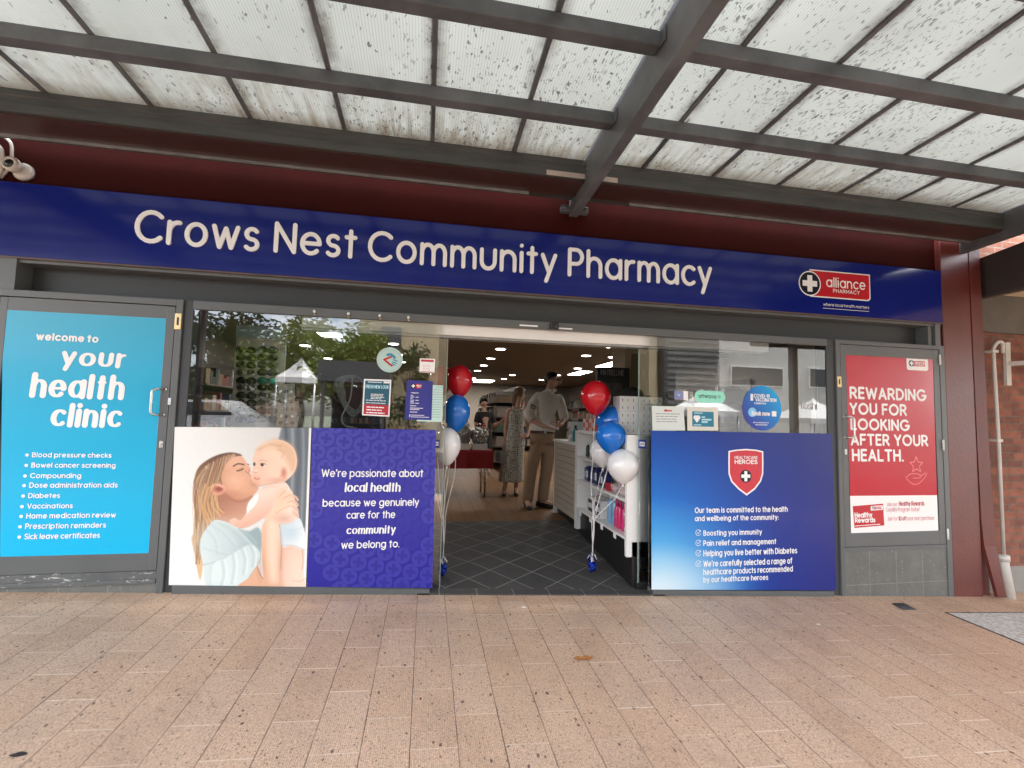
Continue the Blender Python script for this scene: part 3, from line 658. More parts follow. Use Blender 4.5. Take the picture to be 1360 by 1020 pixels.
mb = MB(); mb.box(-6.5, -6.4, .3, 14.1, -.3, 6.8); mb.box(-6.5, 5.4, 14.1, 14.3, -.3, 6.8); mb.box(5.3, 5.42, .5, 14.1, 2.7, 6.8); mb.box(-6.5, 5.42, .5, 14.3, 6.8, 6.95); part(mb, 'outer_shell', RED, bld)

# ------------------------------------------------------------------ fascia sign
SIGNBLUE = pmat('glossy_navy_sign', (.0045, .0120, .175), .14, 0, .05, 2, spec=.5, coat=.22, rvar=.05)
sg = empty('shop_sign', (.6, .03, 2.38), 'long glossy navy fascia sign lettered in white above the whole shopfront', 'sign')
mb = MB(); mb.box(-4.9, 4.957, 0, .05, 2.374, 2.897, bev=.004); part(mb, 'board', SIGNBLUE, sg)
mb = MB(); mb.box(-4.9, 4.95, -.008, .05, 2.362, 2.3735); part(mb, 'bottom_trim', pmat('brown_trim', (.10, .065, .055), .5, 0, .3, 6), sg)
LET = pmat('raised_white_letter', (.90, .90, .90), .35, 0, .015, 9)
for wd, bx in [('Crows', (-2.0988, -1.2711, 2.5367, 0.2477)), ('Nest', (-1.1706, -0.5743, 2.5429, 0.2415)), ('Community', (-0.4923, 1.0259, 2.5356, 0.2479)), ('Pharmacy', (1.122, 2.4497, 2.5401, 0.2496))]:
    mb = MB(); T(mb, wd, bx, -.0015, w=.155, thick=.010, gap=.14); part(mb, 'lettering', LET, sg)
def emblem(parent, c, r, box, y, tagline=None, off=.0012, small=False):
    """white ringed dark roundel with a cross beside a red plate reading alliance pharmacy"""
    x1, z0, z1 = box
    WH = WPRINT; RD = pmat('logo_red', (.52, .018, .03), .18, 0, .02, 4, coat=.4); DK = pmat('logo_dark', (.010, .010, .028), .25, 0, .02, 4)
    mb = MB(); bt = r*.09
    flat(mb, rrect(c[0]-.0, x1, z0, z1, (z1-z0)*.14, 'b'), y-off); disc(mb, c[0], c[1], r, y-off*2); part(mb, 'emblem_border', WH, parent)
    mb = MB(); flat(mb, rrect(c[0], x1-bt, z0+bt, z1-bt, (z1-z0)*.12, 'b'), y-off*1.5); part(mb, 'emblem_plate', RD, parent)
    mb = MB(); disc(mb, c[0], c[1], r-bt, y-off*2.5); part(mb, 'emblem_roundel', DK, parent)
    mb = MB(); cross(mb, c[0], c[1], r*.66, y-off*3, .34); part(mb, 'emblem_cross', WH, parent)
c0 = (3.4572, 2.6572); RR = .118
bt = [4.1212, 2.5386, 2.7951]
bz = [2.5286, 2.79]
emblem(sg, c0, RR, (bt[0], (bt[1]+bz[0])/2, (bt[2]+bz[1])/2), -.0005)
mb = MB(); T(mb, 'alliance', (3.633, 4.065, 2.6367, 0.0986), -.0035, w=.15); part(mb, 'emblem_lettering', WPRINT, sg); mb = MB(); T(mb, 'PHARMACY', (3.7054, 4.0001, 2.5885, 0.036), -.0035, w=.16); part(mb, 'emblem_lettering', WPRINT, sg)
mb = MB(); T(mb, 'where local health matters', (3.5958, 4.1052, 2.4573, 0.0285), -.002, w=.12, slant=.22, gap=.10, space=.34); u = [(3.5912, 2.4318), (4.1002, 2.4397)]
mb.box(u[0][0], u[1][0], -.002, -.001, (u[0][1]+u[1][1])/2-.003, (u[0][1]+u[1][1])/2+.0005); part(mb, 'tagline', WPRINT, sg)

# ------------------------------------------------------------------ awning
def sheet_mat():
    m = bpy.data.materials.new('opal_roof_sheet'); m.use_nodes = True; N = m.node_tree.nodes; L = m.node_tree.links
    for n in list(N):
        if n.type != 'OUTPUT_MATERIAL': N.remove(n)
    out = [n for n in N if n.type == 'OUTPUT_MATERIAL'][0]
    g = N.new('ShaderNodeNewGeometry'); pos = g.outputs['Position']; s = N.new('ShaderNodeSeparateXYZ'); L.new(pos, s.inputs[0])
    x, y = s.outputs[0], s.outputs[1]
    flute = Mth(N, L, 'FRACT', Mth(N, L, 'MULTIPLY', x, 62.0)); fl = Ramp(N, L, Mth(N, L, 'ABSOLUTE', Mth(N, L, 'SUBTRACT', flute, .5)), .26, .5, 1, .80)
    n1 = Noise(N, L, pos, 1.3, 4); base = Mix(N, L, Ramp(N, L, n1, .3, .7), (.132, .137, .124), (.160, .165, .152))
    # leaf litter and dirt lying on the sheets, denser by the gutter
    near = Ramp(N, L, y, -1.1, -.36, 0, 1); st = Noise(N, L, Scaled(N, L, pos, (24, 2.2, 1)), 1.0, 6, .7)
    def bits(sx_, sy_, scale, thr, gate, dens):
        v = N.new('ShaderNodeTexVoronoi'); v.inputs['Scale'].default_value = scale; wv = N.new('ShaderNodeVectorMath'); wv.operation = 'ADD'
        nz = N.new('ShaderNodeTexNoise'); nz.inputs['Scale'].default_value = 22; sc2 = N.new('ShaderNodeVectorMath'); sc2.operation = 'SCALE'; sc2.inputs['Scale'].default_value = .05
        L.new(pos, nz.inputs['Vector']); L.new(nz.outputs['Color'], sc2.inputs[0]); L.new(pos, wv.inputs[0]); L.new(sc2.outputs[0], wv.inputs[1]); L.new(Scaled(N, L, wv.outputs[0], (sx_, sy_, 1)), v.inputs['Vector'])
        c = N.new('ShaderNodeSeparateColor'); L.new(v.outputs['Color'], c.inputs[0])
        on = Mth(N, L, 'LESS_THAN', c.outputs[0], Mth(N, L, 'MULTIPLY', dens, gate)); th = Mth(N, L, 'MULTIPLY', Ramp(N, L, c.outputs[1], 0, 1, .3, 1), thr)
        return Mth(N, L, 'MULTIPLY', Mth(N, L, 'MULTIPLY', Ramp(N, L, Mth(N, L, 'SUBTRACT', v.outputs['Distance'], th), 0, .06, 1, 0), on), Ramp(N, L, c.outputs[2], 0, 1, .35, .95))
    right = Ramp(N, L, x, -1.6, 1.6, .14, 1.45); clump = Ramp(N, L, Noise(N, L, pos, 1.5, 4), .40, .62, .06, 2.1); dens = Mth(N, L, 'MULTIPLY', Mth(N, L, 'MAXIMUM', right, Mth(N, L, 'MULTIPLY', near, 1.25)), clump)
    b1 = bits(2.3, .85, 17, .33, .36, dens); b2 = bits(3.0, .9, 30, .34, .34, dens); b3 = bits(1.5, 1.0, 26, .28, .2, dens)
    d = Mth(N, L, 'MAXIMUM', Mth(N, L, 'MAXIMUM', b1, b2), b3)
    streak = Mth(N, L, 'MULTIPLY', Ramp(N, L, st, .46, .68, 0, 1.0), Mth(N, L, 'MULTIPLY', Mth(N, L, 'POWER', near, 1.2), Ramp(N, L, Noise(N, L, pos, 1.7, 2), .42, .58, .5, 1.25)))
    # grime drawn along the sheet joints
    jn = Mth(N, L, 'FRACT', Mth(N, L, 'DIVIDE', Mth(N, L, 'ADD', Mth(N, L, 'ADD', x, Mth(N, L, 'MULTIPLY', Mth(N, L, 'GREATER_THAN', x, 1.2), .167)), 20.0*.6055+.0255), .6055)); je = Mth(N, L, 'MULTIPLY', Mth(N, L, 'MINIMUM', jn, Mth(N, L, 'SUBTRACT', 1, jn)), .6055)
    jg = Mth(N, L, 'MULTIPLY', Ramp(N, L, je, .014, .085, .85, 0), Ramp(N, L, Noise(N, L, pos, 4, 5, .7), .38, .62, .1, 1)); gr = Mth(N, L, 'MULTIPLY', Ramp(N, L, Noise(N, L, Scaled(N, L, pos, (3, 1, 1)), 3.5, 6, .7), .45, .72), Mth(N, L, 'MULTIPLY', near, .8))
    edge = Ramp(N, L, y, -.50, -.36, 0, .8)
    cl = N.new('ShaderNodeVectorMath'); cl.operation = 'SCALE'; L.new(base, cl.inputs[0]); L.new(fl, cl.inputs['Scale']); c = cl.outputs[0]
    c = Mix(N, L, gr, c, (.075, .058, .040)); c = Mix(N, L, jg, c, (.030, .024, .018)); c = Mix(N, L, Mth(N, L, 'MULTIPLY', streak, .75), c, (.045, .032, .020)); c = Mix(N, L, Mth(N, L, 'MULTIPLY', edge, .8), c, (.035, .026, .017)); c = Mix(N, L, Mth(N, L, 'MULTIPLY', d, .8), c, (.012, .010, .008))
    t = N.new('ShaderNodeBsdfTranslucent'); L.new(c, t.inputs['Color']); df = N.new('ShaderNodeBsdfDiffuse'); L.new(c, df.inputs['Color']); gl = N.new('ShaderNodeBsdfGlossy'); gl.inputs['Roughness'].default_value = .25
    m1 = N.new('ShaderNodeMixShader'); m1.inputs[0].default_value = .38; L.new(t.outputs[0], m1.inputs[1]); L.new(df.outputs[0], m1.inputs[2])
    m2 = N.new('ShaderNodeMixShader'); m2.inputs[0].default_value = .03; L.new(m1.outputs[0], m2.inputs[1]); L.new(gl.outputs[0], m2.inputs[2])
    L.new(m2.outputs[0], out.inputs['Surface']); MATS['opal_roof_sheet'] = m; return m
OPAL = sheet_mat()
aw = empty('awning', (1.18, -.2, 3.1), 'grey steel awning roofed with dirty translucent sheets over the footpath', 'awning')
SL = .04
def rz(y): return 3.3575+SL*(-.357-y)
YF = -3.95
joints = [-6.5, -5.9, -5.3, -4.7, -4.1, -3.5, -3.40, -3.06, -2.465, -1.861, -1.253, -.638, -.025, .582, 1.135, 1.22, 1.624, 2.231, 2.84, 3.445, 4.045, 4.64, 5.19]
for a, b in zip(joints[:-1], joints[1:]):
    if abs(a-1.135) < .01 or abs(a+3.5) < .01: continue
    mb = MB(); g_ = .006
    mb.quad((a+g_, -.30, rz(-.30)), (a+g_, YF, rz(YF)), (b-g_, YF, rz(YF)), (b-g_, -.30, rz(-.30))); part(mb, 'roof_sheet', OPAL, aw)
for a in joints[1:-1]:
    if 1.1 < a < 1.3: continue
    mb = MB()
    mb.hexa([(a-.013,YF,rz(YF)-.012),(a+.013,YF,rz(YF)-.012),(a+.013,-.31,rz(-.31)-.012),(a-.013,-.31,rz(-.31)-.012),(a-.013,YF,rz(YF)+.014),(a+.013,YF,rz(YF)+.014),(a+.013,-.31,rz(-.31)+.014),(a-.013,-.31,rz(-.31)+.014)]); part(mb, 'joint_strip', STEELPAINT, aw)
def purlin(y, x0, x1):
    z = rz(y)-.014; mb = MB(); mb.box(x0, x1, y, y+.082, z-.084, z, bev=.006); part(mb, 'purlin', STEELPAINT, aw)
for y in (-.937, -1.564, -2.192, -2.82, -3.45):
    for xx, w_ in ((1.130, -1), (1.219, 1)):
        zc = rz(y)-.06; mb = MB(); mb.box(min(xx, xx+.006*w_*-1), max(xx, xx+.006*w_*-1), y-.05, y+.0, zc-.045, zc+.04, bev=.001); part(mb, 'cleat', STEELPAINT, aw)
    purlin(y, -6.5, -3.46); purlin(y, -3.36, 1.138); purlin(y, 1.217, 5.19)
def rafter(x0, x1, dz, y1, name):
    mb = MB(); mb.hexa([(x0,YF,rz(YF)-dz),(x1,YF,rz(YF)-dz),(x1,y1,rz(y1)-dz),(x0,y1,rz(y1)-dz),(x0,YF,rz(YF)+.02),(x1,YF,rz(YF)+.02),(x1,y1,rz(y1)+.02),(x0,y1,rz(y1)+.02)]); return part(mb, name, STEELPAINT, aw)
mb = MB(); mb.hexa([(5.264,YF,rz(YF)-.01),(5.66,YF,rz(YF)-.01),(5.66,.04,rz(.04)-.01),(5.264,.04,rz(.04)-.01),(5.264,YF,rz(YF)+.01),(5.66,YF,rz(YF)+.01),(5.66,.04,rz(.04)+.01),(5.264,.04,rz(.04)+.01)]); part(mb, 'sun_block_strip', GALV, aw)  # unseen strip added past the end rafter to keep sun off the paving
rf = rafter(1.140, 1.215, .262, .045, 'rafter'); rafter(-3.46, -3.36, .262, .045, 'rafter'); rafter(5.192, 5.262, .245, .045, 'rafter')
mb = MB(); mb.box(1.06, 1.295, -.012, .05, 3.10, 3.152, bev=.004); pl_ = part(mb, 'base_plate', STEELPAINT, rf)
for x in (1.085, 1.27):
    mb = MB(); mb.lathe([(.016, 0), (.016, .012), (.009, .013), (.009, .02)], (x, -.012, 3.128), 6, 'y'); part(mb, 'bolt', STEELPAINT, rf)
for yy, zz in ((-.25, 3.19), (-.25, 3.27), (-.42, 3.18), (-.42, 3.25)):
    mb = MB(); mb.lathe([(.014, 0), (.014, .01)], (1.130, yy, zz), 8, 'x'); part(mb, 'bolt', STEELPAINT, rf)
# box gutter along the wall: ribbed front face, soffit
def gutter(x0, x1):
    prof = [(-.357, 3.352), (-.372, 3.345), (-.372, 3.305), (-.362, 3.298), (-.362, 3.258), (-.376, 3.250), (-.376, 3.192), (-.02, 3.192), (-.02, 3.20), (-.357, 3.352)]
    mb = MB(); n = len(prof)-1; vs = [(x0, a, b) for a, b in prof[:n]]+[(x1, a, b) for a, b in prof[:n]]
    mb.add(vs, [(i, (i+1) % n, n+(i+1) % n, n+i) for i in range(n)]+[tuple(range(n-1, -1, -1)), tuple(range(n, 2*n))]); part(mb, 'gutter', pmat('weathered_gutter', (.062, .066, .064), .5, .0, .3, 3, bump=.1, bscale=30, stretch=(1, 1, 6)), aw)
    mb = MB(); mb.box(x0, x1, -.355, -.112, 3.180, 3.1905); part(mb, 'gutter_soffit', pmat('brown_soffit', (.060, .028, .024), .35, 0, .15, 2.5), aw)
gutter(-6.5, 1.138); gutter(1.217, 5.19)
boxes('patch_strip', pmat('pale_flashing', (.46, .40, .36), .6, 0, .15, 10), aw, [(.83, 1.135, -.380, -.3762, 3.194, 3.232), (1.22, 1.40, -.380, -.3762, 3.194, 3.232)], 0)
mb = MB(); mb.box(-6.5, 5.27, YF-.06, YF-.002, rz(YF)-.22, rz(YF)+.05, bev=.005); part(mb, 'front_beam', STEELPAINT, aw)
for x in (-3.41, 1.85):
    mb = MB(); mb.box(x-.045, x+.045, YF-.15, YF-.062, gz(x, YF), rz(YF)-.0, bev=.006); part(mb, 'post', STEELPAINT, aw)

# ------------------------------------------------------------------ posters on doors and windows
PRINT = colmat('printed_vinyl', .30, .06, .35); PRINTM = colmat('printed_paper', .5, .0)
CYAN = (8, 172, 220)
def poster(name, loc, label, cat='poster', group=None): return empty(name, loc, label, cat, group)
def centre(c): return ((c[0][0]+c[1][0])/2, 0, (c[2][1]+c[3][1])/2)
# sky blue clinic poster
ps = poster('poster', centre(PL), 'tall sky blue health clinic poster filling the left door')
P_ = Painter([(0, 0), (100, 0), (100, 150), (0, 150)], 40, 60, CYAN)
P_.blend(np.ones(P_.X.shape), gradfn((70, 0), (28, 172, 212), (40, 150), (0, 190, 242)))
P_.build('sheet', PL, -.0005, PRINT, ps)
mb = MB(); T(mb, 'welcome to', (-2.6416, -2.2687, 1.8041, 0.0544), -.002, w=.27, gap=.12, space=.3); part(mb, 'heading', WPRINT, ps)
for wd, bx in [('your', (-2.4843, -2.082, 1.6328, 0.1345)), ('health', (-2.6473, -2.0824, 1.4091, 0.1773)), ('clinic', (-2.5117, -2.0827, 1.2136, 0.1685))]:
    mb = MB(); T(mb, wd, bx, -.002, w=.26, gap=.17, slant=.07, brush=True); part(mb, 'brush_lettering', WPRINT, ps)
mb = MB()
for tx, bx in [('Blood pressure checks', (-2.6003, -2.1299, 1.0104, 0.0337)), ('Bowel cancer screening', (-2.599, -2.0992, 0.9413, 0.0346)), ('Compounding', (-2.6007, -2.3016, 0.8712, 0.0345)), ('Dose administration aids', (-2.6002, -2.0771, 0.8069, 0.0359)), ('Diabetes', (-2.6003, -2.4157, 0.7389, 0.0343)), ('Vaccinations', (-2.6012, -2.336, 0.6697, 0.0343)), ('Home medication review', (-2.601, -2.0736, 0.6039, 0.0366)), ('Prescription reminders', (-2.6014, -2.1287, 0.5361, 0.0372)), ('Sick leave certificates', (-2.6005, -2.1598, 0.4679, 0.0384))]:
    mb = MB(); T(mb, tx, bx, -.002, w=.19, gap=.12, space=.36); disc(mb, bx[0]-.030, bx[2]+bx[3]*.42, .0105, -.002, 14); part(mb, 'text_line', WPRINT, ps)

# mother and baby picture
BC = [(-1.7526, 1.23), (-0.8384, 1.2407), (-0.8177, 0.0888), (-1.7173, 0.1371)]
ps = poster('poster', centre(BC), 'photo poster of a blonde woman kissing a bare baby, on the left window')
W_ = Painter([(-92, -66), (834, -60), (797, 1016), (-132, 1005)], 300, 344, (226, 226, 224))
W_.blend(np.ones(W_.X.shape), gradfn((-100, 0), (240, 240, 238), (620, 100), (216, 215, 212)))
W_.oval((80, 900), (420, 560), (240, 241, 240), .9, .8)
W_.poly([(626, -70), (840, -70), (830, 400), (790, 620), (560, 640), (620, 300), (600, 40)], gradfn((620, 0), (120, 129, 138), (830, 0), (104, 112, 120)), 8, sm=False)
for x, w, c in ((655, 26, (88, 95, 103)), (700, 18, (160, 167, 173)), (738, 24, (96, 103, 111)), (775, 16, (150, 157, 163)), (805, 12, (110, 117, 124))): W_.line([(x, -70), (x+4, 200), (x-14, 640)], w, c, 9, .85)
W_.poly([(818, -70), (840, -70), (804, 1030), (776, 1030), (790, 700)], (236, 237, 238), 3, sm=False)
def hairc(X, Y):
    t = np.clip((Y-110)/300, 0, 1)[..., None]; t2 = np.clip((Y-420)/380, 0, 1)[..., None]
    return (np.array([100, 74, 62])*(1-t)+np.array([182, 138, 100])*t)*(1-t2)+np.array([222, 188, 146])*t2
HO = [(352, 128), (285, 110), (200, 124), (120, 163), (62, 215), (36, 290), (26, 400), (36, 520), (30, 650), (18, 700), (38, 800), (58, 920), (76, 968), (92, 860), (84, 760), (90, 680), (130, 610), (190, 560), (225, 480), (230, 400), (225, 300), (260, 200), (320, 150)]
W_.poly(HO, hairc, 4)
rs = random.Random(3)
for k in range(46):
    a = k/45; x0 = 300-215*a+rs.uniform(-8, 8); y0 = 118+a*a*110+rs.uniform(0, 14); xe = 175-140*a+rs.uniform(-10, 10); ye = 470+rs.uniform(0, 420*min(1, a+.25))
    c = [(232, 194, 146), (206, 160, 116), (150, 108, 80), (243, 212, 170), (128, 92, 72)][rs.randrange(5)]
    W_.line([(x0, y0), (x0-60+30*(1-a), (y0*2+ye)/3-10), (xe+8, ye*.75), (xe, ye)], rs.uniform(4, 9), c, 3, rs.uniform(.3, .65))
for k in range(120):
    a = rs.random(); x0 = 305-225*a+rs.uniform(-8, 8); y0 = 116+a*a*115+rs.uniform(0, 30); xe = 190-160*a+rs.uniform(-10, 12); ye = 430+rs.uniform(0, 470*min(1, a+.2))
    if ye < 480 and xe > 150: ye = 520
    c = [(232, 204, 168), (188, 148, 114), (116, 86, 70), (244, 222, 192), (92, 70, 60), (164, 126, 98)][rs.randrange(6)]
    W_.line([(x0, y0), (x0-58+30*(1-a), (y0*2+ye)/3-12), (xe+rs.uniform(0, 16), ye*.75), (xe, ye)], rs.uniform(1.5, 3.5), c, 1.6, rs.uniform(.25, .7))
W_.poly([(205, 300), (235, 210), (300, 150), (255, 260), (225, 330)], (96, 66, 55), 8, .7)
NECK = [(188, 420), (255, 370), (350, 425), (430, 390), (400, 480), (375, 540), (360, 590), (260, 600), (178, 565), (215, 500)]
W_.poly(NECK, gradfn((250, 420), (176, 124, 102), (330, 580), (214, 166, 142)), 4)
FACE = [(300, 142), (350, 136), (384, 178), (402, 205), (414, 228), (404, 250), (402, 268), (414, 288), (424, 306), (444, 330), (466, 350), (446, 386), (405, 414), (350, 434), (292, 430), (248, 396), (226, 342), (212, 270), (240, 200), (272, 162)]
W_.poly(FACE, gradfn((400, 190), (228, 178, 150), (250, 400), (204, 148, 118)), 3)
W_.oval((340, 330), (80, 75), (232, 178, 146), .9, .7); W_.oval((300, 180), (50, 40), (236, 190, 164), .9, .6)
W_.poly([(250, 395), (300, 428), (360, 432), (420, 405), (390, 440), (320, 452), (262, 425)], (168, 114, 92), 8, .55)
W_.line([(296, 204), (326, 188), (366, 193)], 9, (92, 62, 48), 3, .9)
W_.line([(318, 236), (342, 232), (362, 222)], 7, (58, 40, 36), 2, .95); W_.line([(330, 226), (356, 215)], 3, (150, 104, 86), 2, .8)
W_.line([(402, 258), (412, 276), (424, 300)], 9, (196, 110, 104), 4, .7); W_.line([(396, 226), (404, 240)], 6, (176, 118, 98), 4, .6); W_.line([(392, 190), (402, 194)], 8, (120, 84, 70), 3, .5)
W_.oval((190, 362), (52, 38), (230, 170, 150), .12); W_.oval((192, 362), (36, 24), (190, 118, 100), .35, .8); W_.oval((198, 360), (22, 14), (142, 78, 66), .4, .8); W_.line([(150, 345), (180, 330), (225, 350)], 6, (240, 190, 170), 3, .8)
for (a, b, c_) in (((165, 330), (120, 430), (150, 560)), ((150, 400), (160, 480), (205, 540)), ((180, 400), (190, 480), (225, 520)), ((110, 330), (80, 450), (120, 590)), ((128, 350), (100, 470), (140, 580))):
    W_.line([a, b, c_], 16, (214, 168, 122), 5, .85); W_.line([(a[0]+12, a[1]+6), (b[0]+14, b[1]), (c_[0]+8, c_[1]-16)], 5, (142, 100, 76), 3, .6)
DR = [(172, 570), (255, 588), (320, 622), (400, 645), (462, 622), (492, 690), (484, 770), (478, 850), (440, 900), (352, 1012), (130, 1020), (96, 880), (74, 780), (80, 690), (122, 620)]
W_.poly(DR, gradfn((110, 700), (216, 228, 228), (480, 690), (160, 180, 182)), 3)
W_.poly([(330, 625), (400, 645), (462, 622), (490, 690), (482, 750), (430, 730), (380, 690)], (148, 168, 172), 12, .6)
W_.line([(172, 572), (255, 590), (330, 640), (420, 735)], 8, (235, 240, 239), 4, .6); W_.oval((200, 700), (110, 90), (206, 222, 222), .9, .7); W_.line([(95, 870), (240, 830), (370, 750)], 7, (172, 190, 192), 5, .7)
RU = [(160, 870), (240, 826), (330, 770), (390, 738), (436, 742), (480, 800), (462, 870), (420, 920), (342, 1012), (166, 1020)]
W_.poly(RU, gradfn((200, 900), (222, 234, 233), (460, 800), (206, 220, 220)), 4)
for a in (((220, 850), (232, 930), (215, 1000)), ((290, 800), (300, 880), (285, 990)), ((350, 765), (372, 830), (362, 930)), ((410, 745), (432, 800), (425, 880))): W_.line(a, 14, (178, 198, 200), 9, .55); W_.line([(p[0]+20, p[1]) for p in a], 10, (236, 243, 242), 7, .6)
BODY = [(470, 380), (512, 338), (590, 314), (652, 314), (692, 370), (722, 440), (748, 560), (700, 596), (612, 608), (560, 560), (480, 560), (400, 510), (396, 460), (430, 416)]
W_.poly(BODY, gradfn((480, 480), (236, 196, 176), (700, 430), (250, 222, 208)), 4)
W_.poly([(386, 512), (394, 458), (430, 414), (474, 388), (462, 440), (424, 492)], (248, 243, 239), 4)
LEG = [(622, 742), (700, 736), (772, 758), (782, 850), (776, 920), (792, 990), (790, 1020), (640, 1020), (612, 950), (618, 840)]
W_.poly(LEG, gradfn((625, 800), (238, 190, 168), (770, 860), (250, 218, 200)), 4); W_.line([(772, 770), (776, 850), (768, 900)], 5, (196, 140, 120), 4, .7); W_.line([(700, 975), (760, 980), (790, 960)], 6, (216, 160, 138), 5, .5)
W_.poly([(608, 612), (690, 584), (752, 558), (786, 650), (796, 740), (772, 764), (694, 742), (622, 748)], gradfn((620, 620), (206, 220, 226), (780, 700), (236, 242, 244)), 3); W_.oval((690, 660), (50, 40), (186, 210, 222), .8, .6); W_.line([(625, 745), (695, 738), (770, 760)], 5, (176, 188, 196), 3, .7); W_.line([(640, 625), (700, 640), (770, 620)], 5, (196, 208, 214), 4, .6)
ARM = [(335, 1020), (400, 955), (452, 880), (470, 905), (500, 960), (488, 800), (486, 690), (492, 610), (530, 545), (572, 470), (606, 398), (640, 380), (690, 400), (706, 432), (660, 500), (608, 590), (622, 760), (612, 900), (636, 1020)]
W_.poly(ARM, gradfn((480, 760), (226, 178, 148), (610, 720), (246, 208, 184)), 3); W_.line([(560, 600), (556, 780), (570, 960)], 46, (252, 222, 200), 26, .7); W_.line([(458, 880), (476, 930), (498, 962)], 5, (168, 112, 90), 3, .8); W_.line([(612, 600), (624, 760), (616, 900)], 5, (190, 138, 114), 4, .6)
for a, b in (((586, 420), (652, 358)), ((596, 446), (690, 386)), ((594, 478), (704, 428)), ((580, 510), (694, 462))):
    W_.line([a, ((a[0]+b[0])/2, (a[1]+b[1])/2-14), b], 27, (248, 206, 178), 4, .95); W_.line([(a[0]+8, a[1]+13), ((a[0]+b[0])/2+8, (a[1]+b[1])/2+2), (b[0]+2, b[1]+13)], 4, (196, 138, 110), 3, .75); W_.oval((b[0]-2, b[1]), (9, 7), (255, 226, 210), .4, .8)
for y in (404, 440, 478, 515): W_.line([(706, y), (728, y+14), (738, y+30)], 17, (232, 186, 162), 4, .95); W_.line([(704, y+16), (726, y+28)], 3, (170, 120, 98), 2, .6)
BARM = [(470, 384), (520, 352), (580, 362), (576, 432), (545, 505), (482, 562), (392, 612), (332, 622), (282, 598), (268, 578), (300, 556), (342, 572), (372, 540), (412, 508), (458, 446)]
W_.poly(BARM, gradfn((450, 420), (250, 216, 200), (500, 560), (232, 182, 160)), 4)
for k in range(4): W_.line([(300+k*4, 566+k*10), (276+k*6, 572+k*9)], 9, (244, 200, 180), 3, .9); W_.line([(302+k*5, 574+k*10), (278+k*6, 579+k*9)], 2.5, (188, 124, 102), 2, .7)
W_.line([(480, 566), (400, 612), (336, 624)], 5, (198, 146, 124), 4, .6)
HEAD = [(428, 205), (430, 142), (460, 84), (520, 40), (590, 21), (660, 38), (714, 88), (734, 160), (722, 230), (684, 280), (642, 312), (590, 318), (520, 328), (470, 340), (438, 330), (424, 305), (414, 282), (420, 256), (424, 232)]
W_.poly(HEAD, gradfn((450, 280), (242, 196, 172), (690, 100), (250, 220, 198)), 3)
W_.poly([(452, 92), (520, 42), (590, 22), (660, 39), (714, 90), (732, 160), (720, 226), (690, 240), (668, 190), (628, 120), (560, 84)], (222, 180, 146), 22, .75); W_.line([(470, 88), (540, 56), (620, 66)], 10, (196, 150, 118), 9, .5); W_.line([(600, 90), (640, 110), (620, 150)], 6, (200, 156, 124), 6, .5)
W_.oval((640, 250), (28, 44), (240, 188, 166), .15); W_.oval((640, 250), (15, 28), (206, 138, 116), .4, .8); W_.line([(610, 280), (622, 268)], 6, (196, 138, 116), 4, .6)
W_.oval((437, 190), (8, 12), (70, 54, 52), .3, .9); W_.oval((494, 195), (18, 11), (244, 234, 228), .25, .9); W_.oval((491, 195), (11, 10), (64, 46, 44), .25); W_.line([(474, 190), (494, 183), (516, 192)], 4, (120, 84, 72), 2, .9); W_.line([(468, 168), (494, 162), (520, 172)], 6, (206, 158, 132), 4, .7)
W_.oval((446, 236), (17, 12), (250, 214, 194), .4, .8); W_.line([(430, 240), (440, 248), (456, 246)], 4, (186, 122, 100), 3, .7)
W_.line([(436, 284), (452, 292), (474, 290)], 9, (206, 124, 116), 3, .9); W_.line([(438, 274), (456, 278), (476, 284)], 5, (226, 152, 142), 3, .8); W_.oval((524, 270), (44, 34), (248, 196, 178), .9, .5); W_.line([(440, 330), (480, 338), (530, 326), (600, 314)], 6, (206, 150, 126), 5, .6)
rg = np.random.default_rng(4)
def grain(n):
    g_ = rg.normal(size=(W_.ny//n+2, W_.nx//n+2)); return np.kron(g_, np.ones((n, n)))[:W_.ny, :W_.nx]
for a in (((120, 640), (170, 700), (190, 800)), ((150, 600), (230, 660), (300, 740)), ((100, 760), (170, 780), (250, 800)), ((330, 640), (400, 690), (440, 735)), ((200, 590), (300, 650), (380, 735))): W_.line(a, 10, (176, 196, 198), 10, .38); W_.line([(q_[0]+14, q_[1]-8) for q_ in a], 7, (226, 236, 236), 9, .25)
for c_, r_ in (((300, 300), (46, 40)), ((560, 250), (40, 34)), ((520, 60), (60, 26)), ((650, 520), (40, 60)), ((560, 820), (26, 120)), ((700, 860), (40, 80))): W_.oval(c_, r_, (255, 226, 204), .95, .32)
for c_, r_ in (((270, 410), (70, 26)), ((610, 300), (60, 14)), ((640, 560), (50, 26)), ((620, 840), (14, 130)), ((480, 900), (20, 60)), ((440, 322), (26, 20))): W_.oval(c_, r_, (170, 112, 88), .95, .30)
W_.line([(262, 376), (300, 404), (352, 414), (404, 396)], 8, (212, 158, 128), 8, .5); W_.line([(376, 236), (390, 250), (398, 246)], 4, (150, 92, 76), 3, .7)
W_.C = W_.C+(grain(2)*.7+grain(5)*.5)[..., None]
W_.build('picture_sheet', BC, -.0005, PRINT, ps, gain=1.0)

